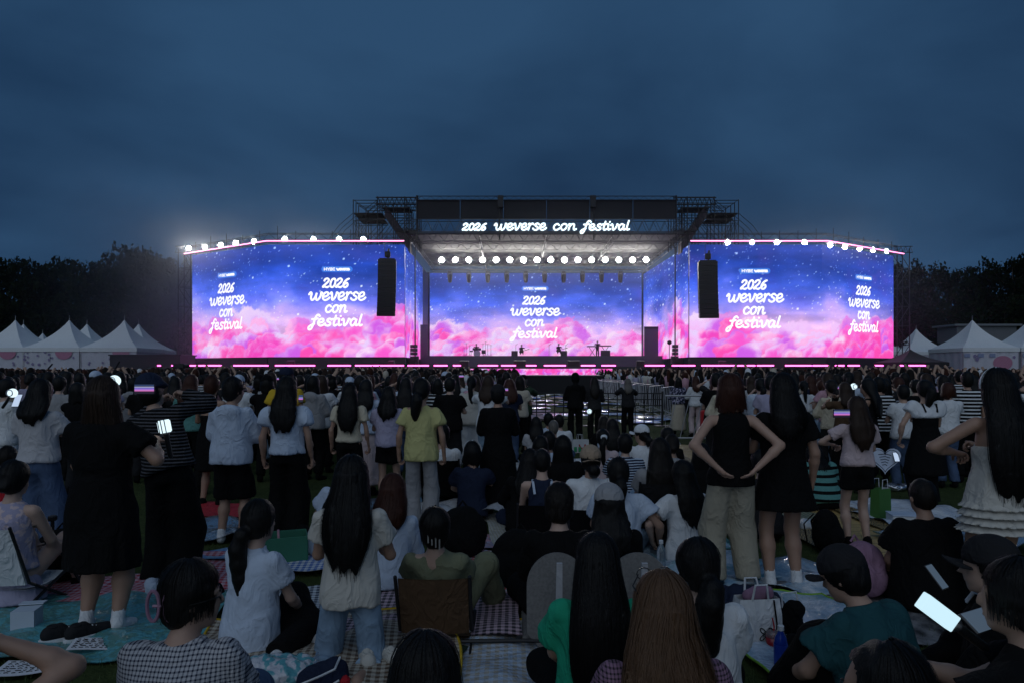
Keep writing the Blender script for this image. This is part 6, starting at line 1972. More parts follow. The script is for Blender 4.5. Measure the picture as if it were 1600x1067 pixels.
# ------------------------------------------------------------------ picnic mats
def M_mat(kind_, a, b2, w=.05, gloss=.6):
    key = 'mat_%s_%s_%s_%s' % (kind_, a, b2, w)
    if key in MATS: return MATS[key]
    m, nt, b = mat_new(key)
    v = coords(nt)
    ca, cb = FAB.get(a, (.4, .4, .4)), FAB.get(b2, (.4, .4, .4))
    s = node(nt, 'ShaderNodeSeparateXYZ'); nt.links.new(v, s.inputs[0])
    sq = lambda o, t=.5: math_n(nt, 'GREATER_THAN', math_n(nt, 'FRACT', math_n(nt, 'MULTIPLY', o, 1 / w)), t)
    n = noise(nt, v, 5, 4)
    if kind_ == 'gingham':
        f = math_n(nt, 'MULTIPLY', math_n(nt, 'ADD', sq(s.outputs['X']), sq(s.outputs['Y'])), .5)
        c = mixc(nt, f, ca, cb)
    elif kind_ == 'plank':
        f = sq(s.outputs['Y'], .92)
        c = mixc(nt, n, ca, tuple(x * 1.3 for x in ca)); c = mixc(nt, f, c, tuple(x * .4 for x in ca))
    elif kind_ == 'print':
        c = mixc(nt, ramp2(nt, noise(nt, v, 16, 2), .47, .53), ca, cb)
    elif kind_ == 'ornate':
        vo = node(nt, 'ShaderNodeTexVoronoi'); vo.inputs['Scale'].default_value = 9
        nt.links.new(v, vo.inputs['Vector'])
        wv = math_n(nt, 'GREATER_THAN', math_n(nt, 'FRACT', math_n(nt, 'MULTIPLY', vo.outputs['Distance'], 5.0)), .55)
        c = mixc(nt, wv, ca, cb)
    else:
        c = mixc(nt, ramp2(nt, n, .35, .65), ca, cb)
    setc(nt, b, c)
    b.inputs['Roughness'].default_value = gloss
    if a == 'silver':
        b.inputs['Metallic'].default_value = .85
    if gloss < .2:
        b.inputs['Coat Weight'].default_value = .6
        b.inputs['Coat Roughness'].default_value = .08
    bump(nt, b, math_n(nt, 'ADD', noise(nt, v, 7, 4, .6), math_n(nt, 'MULTIPLY', noise(nt, v, 26, 3), .25)), .8, .05)
    return m
MZ = [0.008]
def mat(label, u, y, w, d, rz, m, waves=.008, trim=None, name='picnic_mat', group=None):
    MZ[0] += .0035
    z = .006 + (MZ[0] % .05)
    t = thing(name, label, 'mat', (gx(u, y), y, z), rz, group)
    nx, ny = max(6, int(w / .07)), max(6, int(d / .07))
    V, Q = sheet(-w / 2, w / 2, -d / 2, d / 2, 0, nx, ny)
    ph = rng.uniform(0, 6, 4)
    V[:, 2] += waves * (np.sin(V[:, 0] * 9 + 2 * np.sin(V[:, 1] * 5 + ph[0]) + ph[1]) + np.sin(V[:, 1] * 13 + 2 * np.sin(V[:, 0] * 7 + ph[2]) + ph[3]) + 2)
    V[:, 0] += .02 * np.sin(V[:, 1] * 5 + ph[0]); V[:, 1] += .02 * np.sin(V[:, 0] * 4 + ph[1])
    n = len(V)
    V2 = np.concatenate([V, V - (0, 0, .004)])
    obj('sheet', np_mesh('sheet', V2, np.concatenate([Q, Q[:, ::-1] + n]), True), m, t)
    if trim:
        E = [V[i] for i in range(nx + 1)] + [V[(j + 1) * (nx + 1) - 1] for j in range(1, ny + 1)] + [V[ny * (nx + 1) + i] for i in range(nx - 1, -1, -1)] + [V[j * (nx + 1)] for j in range(ny - 1, 0, -1)]
        MB().tube(E, .009, 4, closed=True).build('trim', M_fab(trim), t, True)
    return t
M_clear = M_mat('plain', 'white', 'paleblue', 1, .16)
FAB['sky'] = (.20, .34, .46); FAB['blue'] = (.03, .12, .42); FAB['straw'] = (.34, .33, .22); FAB['gold'] = (.40, .27, .10); FAB['silver'] = (.55, .56, .60); FAB['aqua'] = (.10, .34, .38); FAB['lime'] = (.20, .40, .05); FAB['pinkwhite'] = (.55, .40, .46); FAB['mesh'] = (.02, .05, .03)
mat('teal green glossy picnic mat under the white socks of the black dress', 118, 4.35, 1.7, 1.15, .1, M_mat('print', 'aqua', 'teal', .05, .25), .014)
mat('red gingham mat behind the teal green mat at the left', 120, 5.1, 1.6, .6, -.05, M_mat('gingham', 'red', 'pinkwhite', .05))
mat('crumpled white plastic sheet at the left edge', 40, 5.7, 1.4, .75, .1, M_clear, .03)
mat('red gingham mat to the right of the leaning photographer', 345, 5.5, .9, 1.1, .2, M_mat('gingham', 'red', 'pinkwhite', .055))
mat('shiny silver sheet under the pale blue hooded shirt', 350, 6.9, 1.1, .9, .1, M_mat('plain', 'silver', 'white', 1, .12), .025)
mat('plain red mat just beyond the shiny silver sheet', 345, 7.9, 1.2, .8, 0, M_mat('plain', 'red', 'red', 1))
mat('small bright blue mat beside the red gingham', 330, 5.95, .45, .35, .2, M_mat('plain', 'blue', 'sky', 1), .01)
mat('brown and beige gingham mat under the kneeling woman', 505, 3.85, 1.5, 1.2, .12, M_mat('gingham', 'brown', 'beige', .045), .012, 'mustard')
mat('navy and white gingham mat left of the kneeling jeans', 470, 4.75, .8, .6, .2, M_mat('gingham', 'navy', 'white', .045))
mat('mauve and white gingham mat under the low chair', 672, 4.5, 1.2, .75, 0, M_mat('gingham', 'charcoal', 'pinkwhite', .045))
mat('red and white gingham mat behind the olive trousers', 785, 5.4, .8, 1.2, -.1, M_mat('gingham', 'red', 'white', .05))
mat('lilac printed mat with a shiny foil half', 778, 6.55, .55, .55, 0, M_mat('print', 'lavender', 'pink', .05, .3), .006)
mat('silver foil mat catching the stage light', 830, 6.55, .42, .55, 0, M_mat('plain', 'silver', 'white', 1, .10), .02)
mat('beige gingham mat under clear glossy plastic with yellow trim', 787, 3.85, 1.15, 1.15, 0, M_mat('gingham', 'beige', 'paleblue', .05, .14), .012, 'mustard')
mat('dark green mesh mat left of the glossy gingham', 655, 4.0, .55, .6, -.1, M_mat('gingham', 'mesh', 'darkgreen', .02))
mat('pale straw mat under the low black chairs', 862, 7.0, 1.3, 1.7, .15, M_mat('gingham', 'straw', 'lightgrey', .03))
mat('pale blue shiny sheet under the white socks beside the cargo trousers', 1238, 5.35, 1.15, .85, -.1, M_mat('plain', 'sky', 'white', 1, .18), .022)
mat('light blue plastic mat with lime edge in front of the raised knee', 1262, 4.15, .95, 1.5, .05, M_mat('plain', 'sky', 'paleblue', 1, .25), .012, 'lime')
mat('pale blue plastic sheet under the black backpack', 1060, 5.7, 1.3, 1.1, .1, M_mat('plain', 'paleblue', 'aqua', 1, .25), .015)
mat('white and blue crumpled sheet between the seated rows', 905, 5.9, .9, .6, 0, M_mat('plain', 'white', 'blue', 1, .2), .025)
mat('grey blue mat under the striped T-shirt', 960, 8.6, 2.0, 1.4, 0, M_mat('plain', 'grey', 'sky', 1))
mat('dark green mat under the waist long brown hair', 1030, 6.6, 1.2, 1.0, 0, M_mat('plain', 'darkteal', 'teal', 1))
mat('white mat in front of the black fence', 860, 11.6, 2.2, 1.6, 0, M_mat('plain', 'white', 'lightgrey', 1, .4))
mat('dark blue mat under the lavender T-shirt', 610, 7.9, 1.3, 1.0, .1, M_mat('plain', 'sky', 'navy', 1, .3), .02)
mat('pale crumpled sheet beside the grey cargo trousers', 705, 7.6, 1.0, .8, .3, M_mat('plain', 'white', 'silver', 1, .15), .04)
mat('blue gingham mat under the bending woman', 505, 5.9, 1.2, .9, .1, M_mat('gingham', 'blue', 'white', .05))
mat('dark grey mat under the broad black T-shirt man', 1430, 4.7, 1.5, 1.2, .1, M_mat('plain', 'charcoal', 'grey', 1))
mat('white sheet under the black pinafore', 1420, 7.8, 1.4, 1.3, .1, M_mat('plain', 'paleblue', 'white', 1, .25), .02)
rn = mat('long gold wooden look runner mat with black ornate borders', 1350, 6.6, 1.15, 5.0, .03, M_mat('plank', 'gold', 'gold', .16, .45), .004, None, 'runner_mat')
for sx in (-1, 1):
    V, Q = sheet(sx * .50 - .14, sx * .50 + .14, -2.5, 2.5, .03, 2, 30)
    obj('border', np_mesh('border', V, Q), M_mat('ornate', 'black', 'gold', .05), rn)
rn = mat('second gold runner mat further along toward the fence', 1110, 12.4, 1.1, 5.0, .03, M_mat('plank', 'gold', 'gold', .16, .45), .004, None, 'runner_mat')
for sx in (-1, 1):
    V, Q = sheet(sx * .48 - .13, sx * .48 + .13, -2.5, 2.5, .03, 2, 30)
    obj('border', np_mesh('border', V, Q), M_mat('ornate', 'black', 'gold', .05), rn)
mat('bright foil sheet between the grey cargo trousers and the long black dress', 712, 8.3, .7, .6, .3, M_mat('plain', 'silver', 'white', 1, .12), .05)
mat('small foil sheet behind the left round floor seat', 905, 5.3, .5, .4, .2, M_mat('plain', 'silver', 'white', 1, .12), .03)
mat('checked green mat beside the gold runner', 1190, 7.8, 1.1, 1.0, .1, M_mat('gingham', 'darkgreen', 'straw', .05))
mat('foil picnic sheet behind the broad black T-shirt man', 1500, 6.4, 1.2, .8, .15, M_mat('plain', 'silver', 'white', 1, .12), .03)
mat('pink checked mat left of the tote bag', 1125, 4.5, .6, .7, .1, M_mat('gingham', 'pink', 'white', .045))
am = (('white', 'paleblue'), ('blue', 'sky'), ('pink', 'pinkwhite'), ('sky', 'white'), ('lavender', 'pink'), ('blue', 'navy'), ('beige', 'tan'))
for k in range(46):
    y = 21.6 + 24 * (k / 46) + rnd.uniform(-.3, .3)
    x = rnd.uniform(.3, 5.0)
    a, b2 = am[k % len(am)]
    nm = {'white': 'white', 'blue': 'bright blue', 'pink': 'pink', 'sky': 'light blue', 'lavender': 'lilac', 'beige': 'beige'}[a]
    mat('empty %s picnic mat left on the grass aisle beyond the fence' % (nm if (a, b2) != ('blue', 'navy') else 'dark blue'), 800 + x * F / y, y, rnd.uniform(.9, 1.6), rnd.uniform(.8, 1.4), rnd.uniform(-.3, .3), M_mat('plain', a, b2, 1, .92), .012, group='mats on the aisle')

# ------------------------------------------------------------------ low chairs
def low_chair(u, y, label, col, w=.42, h=.40, z0=.10, rz=0.0, cat='chair'):
    t = thing('folding_chair', label, cat, (gx(u, y), y, 0), rz)
    m = M_fab(col)
    V, Q = sheet(-w / 2, w / 2, 0, 1, 0, 8, 6)
    bz = V[:, 1].copy(); 
    Pb = np.stack([V[:, 0], -.20 - .14 * bz - .03 * np.cos(V[:, 0] / w * PI), z0 + .04 + bz * h], 1)
    n = len(V)
    obj('backrest', np_mesh('backrest', np.concatenate([Pb, Pb + (0, .014, 0)]), np.concatenate([Q, Q[:, ::-1] + n])), m, t)
    Ps = np.stack([V[:, 0], -.20 + bz * .42, z0 + .02 - .03 * np.sin(bz * PI)], 1)
    obj('seat', np_mesh('seat', np.concatenate([Ps, Ps - (0, 0, .012)]), np.concatenate([Q, Q[:, ::-1] + n])), m, t)
    for q in (-1, 1):
        x = q * (w / 2 + .012)
        MB().tube([(x, .22, .012), (x, -.18, z0 + .05), (x, -.36, z0 + h + .06)], .011, 6).build('leg', black_metal, t)
        MB().tube([(x, -.36, .012), (x, .20, z0 + .03)], .011, 6).build('leg', black_metal, t)
    return t
low_chair(686, 4.24, 'low folding chair with taupe back under the olive T-shirt', 'brown', .40, .36, .06)
low_chair(691, 8.0, 'low black folding chair under the white T-shirt left of the navy shirt', 'black', .42, .42, .18)
low_chair(1030, 6.3, 'low dark folding chair behind the waist long brown hair', 'charcoal', .46, .42, .20)
low_chair(923, 6.22, 'low black folding chair under the tan cap', 'black', .42, .36, .05)
low_chair(847, 6.42, 'low black folding chair under the pale blue straps', 'black', .44, .36, .05)
low_chair(20, 4.75, 'white low chair under the pale patterned dress', 'white', .46, .40, .18)
low_chair(276, 2.42, 'low dark folding chair under the grey checked shirt', 'charcoal', .42, .2, .10)
def round_seat(u, y, label):
    t = thing('floor_seat', label, 'chair', (gx(u, y), y, 0))
    m = M_plain('speckled_grey_cloth', (.15, .145, .14), .9, var=.5, nscale=60)
    n = 22; r = .185
    pts = [(-r, .0)] + [(r * math.cos(a), .26 + .20 * math.sin(a)) for a in np.linspace(PI, 0, n)] + [(r, .0), (r * .62, -.08), (-r * .62, -.08)]
    o = MB().prism(pts, -.02, .02).build('backrest', m, t); o.rotation_euler = (R(78), 0, 0); o.location = (0, -.24, .10)
    MB().add([(-.022, -.262, .06), (.022, -.262, .06), (.016, -.345, .545), (-.016, -.345, .545), (-.022, -.29, .06), (.022, -.29, .06), (.016, -.372, .545), (-.016, -.372, .545)], [(0, 1, 2, 3), (4, 7, 6, 5), (0, 4, 5, 1), (1, 5, 6, 2), (2, 6, 7, 3), (3, 7, 4, 0)]).build('seam_band', M_fab('lightgrey'), t)
    MB().bbox((0, .05, .035), (.42, .5, .06), .02).build('seat', m, t)
round_seat(868, 4.28, 'round backed speckled grey floor seat on the left, behind the dark jacket')
round_seat(990, 4.28, 'round backed speckled grey floor seat on the right, half behind the green shawl hair')

# ------------------------------------------------------------------ things held up and lit screens
def phone(p, label, scr, rz=0.0, tilt=-.5, w=.078, h=.16, land=False):
    t = thing('phone', label, 'phone', tuple(p), rz)
    if land: w, h = h, w
    o = MB().bbox((0, 0, 0), (w, .009, h), .003).build('case', M_plain('phone_case', (.02, .02, .022), .3), t); o.rotation_euler = (tilt, 0, 0)
    s = MB().box((0, -.0055, 0), (w * .92, .002, h * .92)).build('screen', scr, t); s.rotation_euler = (tilt, 0, 0)
    return t
def M_screen(key, c, s, pic=False):
    if key in MATS: return MATS[key]
    m, nt, b = mat_new(key)
    b.inputs['Base Color'].default_value = (.01, .01, .01, 1)
    if pic:
        v = coords(nt); sp = node(nt, 'ShaderNodeSeparateXYZ'); nt.links.new(v, sp.inputs[0])
        r = node(nt, 'ShaderNodeValToRGB'); nt.links.new(math_n(nt, 'MULTIPLY_ADD', sp.outputs['Z'], 13.0, .5), r.inputs[0])
        e = r.color_ramp.elements
        e[0].position = .0; e[0].color = (.01, .01, .02, 1); e[1].position = 1; e[1].color = (.03, .06, .16, 1)
        for p, c_ in ((.28, (.02, .01, .03)), (.36, (.8, .2, .6)), (.50, (.35, .2, .75)), (.66, (.08, .12, .5)), (.70, (.8, .8, .9)), (.74, (.03, .05, .14))):
            x = e.new(p); x.color = (*c_, 1)
        nt.links.new(r.outputs[0], b.inputs['Emission Color'])
    else:
        b.inputs['Emission Color'].default_value = (*c, 1)
    b.inputs['Emission Strength'].default_value = s
    return m
pic = M_screen('screen_filming', (1, 1, 1), .8, True)
scr_w = M_screen('screen_white', (.6, .75, 1), .8)
scr_g = M_screen('screen_green', (.55, .75, .60), .40)
scr_d = M_screen('screen_dim', (.30, .45, .65), .18)
phone((gx(226, 4.88), 4.88, gz(607, 4.88)), 'phone held sideways filming the stage by the leaning person', pic, 0, 0, .072, .150, True)
phone((gx(1333, 3.4), 3.4, gz(936, 3.4)), 'phone with pale green screen in front of the raised black knee', scr_g, -.2, -.7)
phone((gx(1533, 2.35), 2.35, gz(968, 2.35)), 'phone with dim picture held at the right edge', scr_d, .5, -.9, .08, .165, True)
phone((gx(1463, 4.05), 4.05, gz(900, 4.05)), 'dark phone in a beaded case beside the striped jacket', scr_d, .6, -.7)
phone((gx(1315, 6.0), 6.0, gz(645, 6.0)), 'phone filming the pink screen above the girl in shorts', pic, 0, 0, .072, .15, True)
phone((gx(27, 7.7), 7.7, gz(625, 7.7)), 'blue lit phone in the hands of the white blouse at far left', scr_w, 0, -.5)
for u, v, y, w_ in ((434, 591, 14, 'above the yellow shirt'), (629, 590, 15, 'behind the turquoise strap top'), (721, 587, 15, 'above the white top and jeans'), (789, 608, 11, 'right of the long black dress'), (470, 622, 9.2, 'beside the pale blue puff sleeves'), (1400, 713, 7.8, 'in the hand of the black pinafore'), (1306, 605, 11, 'above the blue shorts'), (1228, 588, 18, 'behind the short black dress'), (1570, 655, 8.5, 'near the right edge'), (272, 647, 8.6, 'low beside the teal T-shirt')):
    phone((gx(u, y), y, gz(v, y)), 'small lit phone screen ' + w_, scr_w if u in (1400, 272) else pic, rnd.uniform(-.2, .2), 0 if u not in (1400, 470) else -.4, .06, .11, u not in (1400, 470, 272))
glow_w = M_emit('stick_white', (.72, .92, 1.0), 1.2)
glow_b = M_emit('stick_bar', (.62, .88, 1.0), 1.0)
def stick(p, label, r=.042, h=.10, tilt=(0, 0), shape='drum'):
    t = thing('light_stick', label, 'light stick', tuple(p)); t.rotation_euler = (tilt[0], tilt[1], 0)
    MB().lathe([(.012, -.17), (.016, -.16), (.016, -.02), (.026, 0)], 12).build('handle', M_plain('stick_black', (.02, .02, .022), .3), t, True)
    if shape == 'drum':
        MB().lathe([(r * .8, 0), (r, .01), (r, h - .01), (r * .8, h)], 16).build('globe', glow_w, t, True)
        for a in (-2.1, -1.57, -1.0):
            MB().tube([(r * 1.01 * math.cos(a), r * 1.01 * math.sin(a), 0), (r * 1.01 * math.cos(a), r * 1.01 * math.sin(a), h)], .0035, 4).build('rib', MATS['stick_black'], t)
    elif shape == 'ball':
        MB().lathe([(r * math.sin(a), h * .5 - r * math.cos(a)) for a in np.linspace(.2, PI - .05, 9)], 16).build('globe', glow_w, t, True)
        MB().tube([(.7 * r * math.cos(a), -r * 1.02, h * .5 + .7 * r * math.sin(a)) for a in np.linspace(0, 2 * PI, 13)[:-1]], .006, 5, closed=True).build('ring', M_plain('stick_ring', (.4, .4, .45), .3, .6), t)
    else:
        MB().bbox((0, 0, h / 2 + .01), (r * 1.7, r * .9, h), .003).build('globe', glow_b, t)
    return t
hp = hand_at(who['bob'], 1)
stick((gx(217, 4.2), hp[1] + .0, gz(680, 4.3)), 'white lit light stick drum with black ribs held by the woman in black dress', .040, .085, (0, -.2))
stick((gx(179, 9), 9, gz(600, 9)), 'glowing oval light stick held up behind the brown bob', .075, .10, (0, 0), 'ball')
stick((gx(804, 14.3), 14.3, gz(610, 14.3)), 'round glowing light stick raised by the man in olive jacket', .085, .12, (0, 0), 'ball')
stick((gx(921, 15.3), 15.3, gz(645, 15.3)), 'small round glowing light stick between the black hood and dark jacket', .055, .09, (0, 0), 'ball')
stick((gx(17, 7.6), 7.6, gz(617, 7.6)), 'pale glowing light stick held by the white blouse at far left', .05, .07, (0, .6), 'ball')
stick((gx(1334, 10.5), 10.5, gz(607, 10.5)), 'small round light stick in the right crowd behind the rust brown top', .05, .08, (0, 0), 'ball')
stick((gx(1492, 2.32), 2.32, gz(975, 2.32)), 'long flat glowing white light stick held at the right edge', .034, .165, (.25, -.95), 'bar')

# ------------------------------------------------------------------ bags, bottles, boxes, shoes on the mats
def soft(name, label, cat, x, y, prims, m, h=.014, fold=.006, z=.03, rz=0, fr=30):
    V, Q = sdf_mesh(prims, h, fold, len(bpy.data.objects), fr)
    o = obj(name, np_mesh(name, V, Q), m)
    t = thing(name, label, cat, (x, y, z), rz)
    o.name = 'bag_body' if cat == 'bag' else 'body'
    o.parent = t
    return t
def backpack(u, y, label, col, s=1.0, rz=0):
    t = soft('backpack', label, 'bag', gx(u, y), y, [ell((0, 0, .17 * s), (.17 * s, .11 * s, .19 * s)), ell((0, -.09 * s, .12 * s), (.12 * s, .06 * s, .10 * s)), cut((0, 0, .0), (0, 0, -1))], M_fab(col), .013, .006, .03, rz)
    for q in (-1, 1):
        MB().tube([(q * .07 * s, .08 * s, .32 * s), (q * .09 * s, .16 * s, .22 * s), (q * .09 * s, .13 * s, .06 * s)], .016 * s, 6, flat=.4).build('strap', M_fab(col), t)
    MB().tube([(-.03 * s, .06 * s, .345 * s), (0, .06 * s, .385 * s), (.03 * s, .06 * s, .345 * s)], .008 * s, 6).build('handle', M_fab(col), t)
    return t
backpack(1052, 5.95, 'black backpack with white zip tag behind the clear bottle', 'black', 1.05, .3)
backpack(722, 5.9, 'upright black backpack beside the olive T-shirt', 'black', 1.25)
backpack(96, 5.3, 'black bag under the wide blue jeans', 'black', 1.1, .5)
backpack(808, 5.1, 'large black bag left of the left round floor seat', 'black', 1.2, -.4)
backpack(1345, 4.9, 'dusty pink backpack behind the dark teal T-shirt', 'mauve', 1.1, .2)
backpack(1290, 6.2, 'black bag on the gold runner beside white socks', 'black', 1.0, .8)
backpack(1018, 6.9, 'black bag beside the waist long brown hair', 'charcoal', .9, .3)
t = thing('tote_bag', 'white tote bag with black clover outline standing open on the grass', 'bag', (gx(1182, 4.05), 4.05, .02), .1)
canv = M_fab('white')
V = []; Fs = []
for z, w, d, in ((0, .125, .055), (.10, .130, .065), (.20, .128, .06), (.29, .120, .045)):
    V += [(-w, -d, z), (-w * .4, -d - .008, z), (w * .4, -d - .006, z), (w, -d, z), (w, d, z), (0, d + .01, z), (-w, d, z)]
Fs = [tuple(range(7))[::-1]] + [(j * 7 + k, j * 7 + (k + 1) % 7, (j + 1) * 7 + (k + 1) % 7, (j + 1) * 7 + k) for j in range(3) for k in range(7)]
MB().add(V, Fs).build('bag_body', canv, t, False)
blackp = M_fab('black')
for q in (-1, 1):
    MB().tube([(-.05, q * .05, .28), (-.04, q * .07, .38), (.03, q * .07, .38), (.05, q * .05, .28)], .007, 5).build('strap', canv, t)
MB().tube([(.085, -.071, .0), (.088, -.078, .15), (.08, -.056, .285)], .005, 5).build('cord', blackp, t)
n = 48
MB().tube([(.022 + (.028 + .020 * math.cos(4 * a)) * math.cos(a + .785), -.076, .095 + (.028 + .020 * math.cos(4 * a)) * math.sin(a + .785)) for a in np.linspace(0, 2 * PI, n + 1)[:-1]], .0028, 4, closed=True).build('clover', blackp, t)
for a in range(4):
    MB().tube([(.022 + .006 * math.cos(a * PI / 2 + .785), -.076, .095 + .006 * math.sin(a * PI / 2 + .785)), (.022 + .02 * math.cos(a * PI / 2 + .785), -.077, .095 + .02 * math.sin(a * PI / 2 + .785))], .002, 4).build('clover_vein', blackp, t)
V, Q = sdf_mesh([ell((0, 0, .30), (.09, .04, .04)), ell((.04, 0, .32), (.05, .03, .03))], .011, .006, 4, 50)
obj('scarf', np_mesh('scarf', V, Q), M_fab('mauve'), t)
t = soft('fringed_bag', 'small black fringed bag on the light blue mat beside the tote', 'bag', gx(1236, 4.2), 4.2, [ell((0, 0, .10), (.07, .05, .10)), ell((.02, -.02, .17), (.05, .04, .05))], blackp, .011, .008, .02, 0, 60)
for k in range(16):
    a = k * .4
    MB().tube([(.06 * math.cos(a), .045 * math.sin(a), .10), (.09 * math.cos(a), .07 * math.sin(a), .05), (.10 * math.cos(a) + .01, .085 * math.sin(a), 0)], .005, 4, .002).build('fringe', blackp, t)
MB().tube([(-.05, 0, .16), (-.06, 0, .26), (.03, 0, .27), (.05, 0, .16)], .006, 5).build('strap', M_fab('white'), t)
glass = M_plain('clear_plastic', (.6, .65, .7), .08, 0, 0)
glass.node_tree.nodes['Principled BSDF'].inputs['Transmission Weight'].default_value = .85
def bottle(u, y, label, body, liquid=None, s=1.0, capm='white'):
    t = thing('bottle', label, 'bottle', (gx(u, y), y, .03))
    MB().lathe([(.028 * s, 0), (.033 * s, .006), (.033 * s, .05 * s), (.031 * s, .09 * s), (.033 * s, .125 * s), (.026 * s, .155 * s), (.013 * s, .180 * s), (.013 * s, .19 * s)], 16).build('bottle_body', body, t, True)
    if liquid:
        MB().lathe([(.0335 * s, .03 * s), (.0338 * s, .05 * s), (.0338 * s, .12 * s), (.0335 * s, .122 * s)], 16, cap=False).build('wrapper', liquid, t, True)
    MB().lathe([(.0155 * s, .188 * s), (.0155 * s, .210 * s), (.013 * s, .212 * s)], 12).build('lid', M_fab(capm), t)
    return t
blue_drink = M_plain('blue_drink', (.01, .04, .30), .15, 0, .05)
bottle(1220, 3.72, 'blue sports drink bottle with white cap in front of the red cup', blue_drink, M_plain('blue_wrap', (.015, .05, .36), .3), 1.1)
bottle(746, 6.0, 'blue drink bottle beside the upright black backpack', blue_drink, M_plain('blue_wrap', (.015, .05, .36), .3), 1.0)
bottle(1033, 5.55, 'clear water bottle in front of the black backpack', glass, None, 1.15)
def cup(u, y, label, c, straw='red', z=.03):
    t = thing('cup', label, 'cup', (gx(u, y), y, z))
    MB().lathe([(.030, 0), (.034, .004), (.042, .085)], 16).build('cup_body', c, t, True)
    MB().lathe([(.044, .085), (.044, .092), (.036, .115), (.014, .122)], 16, cap=False).build('lid', glass, t, True)
    MB().tube([(0, 0, .05), (.006, 0, .14), (-.004, .0, .19)], .004, 6).build('straw', M_fab(straw), t)
cup(1208, 3.95, 'red iced drink in a clear cup with red straw beside the tote', M_plain('red_drink', (.25, .01, .02), .2))
cup(1022, 6.0, 'clear lidded cup with red straw near the bare knee', glass)
def shoes(u, y, label, col, rz, dx=.12):
    for q in (0, 1):
        t = thing('sneaker', label % ('left' if q == 0 else 'right'), 'shoe', (gx(u, y) + q * dx, y + q * .03, .02), rz + q * .2)
        V, Q = sdf_mesh([cap((0, -.09, .045), (0, .10, .035), .042, .034, .01), cap((0, -.08, .06), (0, -.03, .075), .035, .03, .02), ell((0, -.06, .115), (.022, .035, .035), None, 0)][:2], .010)
        obj('upper', np_mesh('upper', V, Q), M_fab(col), t)
        MB().prism([(.05 * math.cos(a) * (1 if math.sin(a) < 0 else .9), .145 * math.sin(a) + .005) for a in np.linspace(0, 2 * PI, 18)[:-1]], 0, .022).build('sole', M_fab('white'), t)
        for j in range(4):
            MB().tube([(-.022, .01 + .02 * j, .074 - .006 * j), (.022, .015 + .02 * j, .074 - .006 * j)], .0035, 5).build('lace', M_fab('white' if col != 'white' else 'black'), t)
        MB().tube([(.024 * math.cos(a), -.065 + .03 * math.sin(a), .09) for a in np.linspace(0, 2 * PI, 13)[:-1]], .008, 5, closed=True).build('collar', M_fab(col), t)
shoes(572, 3.78, 'off white sneaker in front of the kneeling jeans, the %s one of the pair', 'offwhite', .35)
shoes(103, 4.15, 'black and white sneaker on the teal mat edge, the %s one of the pair', 'charcoal', -.9)
def paper(u, y, label, w, d, rz, seed):
    t = thing('paper_sheet', label, 'paper', (gx(u, y), y, .05), rz)
    V, Q = sheet(-w / 2, w / 2, -d / 2, d / 2, 0, 8, 6)
    V[:, 2] = .015 * np.sin(V[:, 0] * 9 + seed); n = len(V)
    obj('sheet', np_mesh('sheet', np.concatenate([V, V - (0, 0, .002)]), np.concatenate([Q, Q[:, ::-1] + n])), M_plain('paper', (.72, .72, .74), .8, 0, .04), t)
    r = random.Random(seed); b = MB()
    for j in range(6):
        x = -w * .42
        while x < w * .40:
            L = r.uniform(.012, .03); yy = d * (.36 - j * .14)
            zz = lambda q: .015 * math.sin(q * 9 + seed) + .003
            b.tube([(x, yy, zz(x)), (x + L * .5, yy + r.uniform(-.01, .01), zz(x + L * .5)), (x + L, yy + r.uniform(-.006, .006), zz(x + L))], .0022, 4)
            x += L + r.uniform(.006, .02)
    kind(b.build('handwriting', blackp, t), 'stuff')
paper(150, 4.0, 'white handwritten card lying before the checked shirt', .26, .18, .3, 3)
paper(50, 3.72, 'white handwritten card at the bottom left', .32, .2, .2, 5)
paper(622, 5.7, 'white paper sheet beside the copper hair', .3, .22, .3, 8)
t = thing('cardboard_box', 'pale blue open box on the teal mat at the left', 'box', (gx(42, 4.25), 4.25, .02), .2)
MB().box((0, 0, .075), (.13, .12, .15)).build('box_body', M_plain('pale_card', (.45, .52, .60), .7), t)
MB().box((0, .08, .160), (.14, .06, .006)).build('flap', MATS['pale_card'], t)
t = thing('storage_crate', 'green fabric storage crate with a pink pen behind the sitting ponytail', 'box', (gx(446, 5.75), 5.75, .02), .35)
for (x, y, w, d) in ((0, -.14, .34, .012), (0, .14, .34, .012), (-.17, 0, .012, .28), (.17, 0, .012, .28)):
    MB().bbox((x, y, .13), (w, d, .25), .003).build('panel', M_plain('crate_green', (.03, .16, .10), .8), t)
MB().bbox((0, 0, .012), (.33, .27, .012), .003).build('base', MATS['crate_green'], t)
MB().tube([(-.05, -.1, .1), (-.06, -.12, .32)], .010, 8).build('pen', M_fab('pink'), t)
t = soft('snack_bag', 'shiny teal patterned foil bag at the bottom left of the kneeling woman', 'bag', gx(440, 3.52), 3.52, [ell((0, 0, .07), (.19, .12, .08)), ell((-.12, .02, .09), (.10, .08, .06))], M_mat('print', 'aqua', 'silver', .05, .14), .011, .010, .02, .2, 40)
MB().box((.17, .02, .09), (.015, .16, .07)).build('seal', M_mat('plain', 'silver', 'white', 1, .12), t)
t = soft('drawstring_bag', 'dark drawstring bag with white cords and red edge beside the foil bag', 'bag', gx(506, 3.48), 3.48, [ell((0, 0, .06), (.13, .10, .07)), ell((.06, 0, .10), (.05, .05, .05))], M_fab('navy'), .011, .009, .02, .3, 40)
MB().tube([(-.12, -.08, .08), (-.03, -.11, .12), (.05, -.09, .14), (.08, 0, .16)], .006, 5).build('cord', M_fab('white'), t)
MB().tube([(-.10, -.10, .03), (0, -.12, .06), (.07, -.11, .09)], .006, 5).build('cord', M_fab('white'), t)
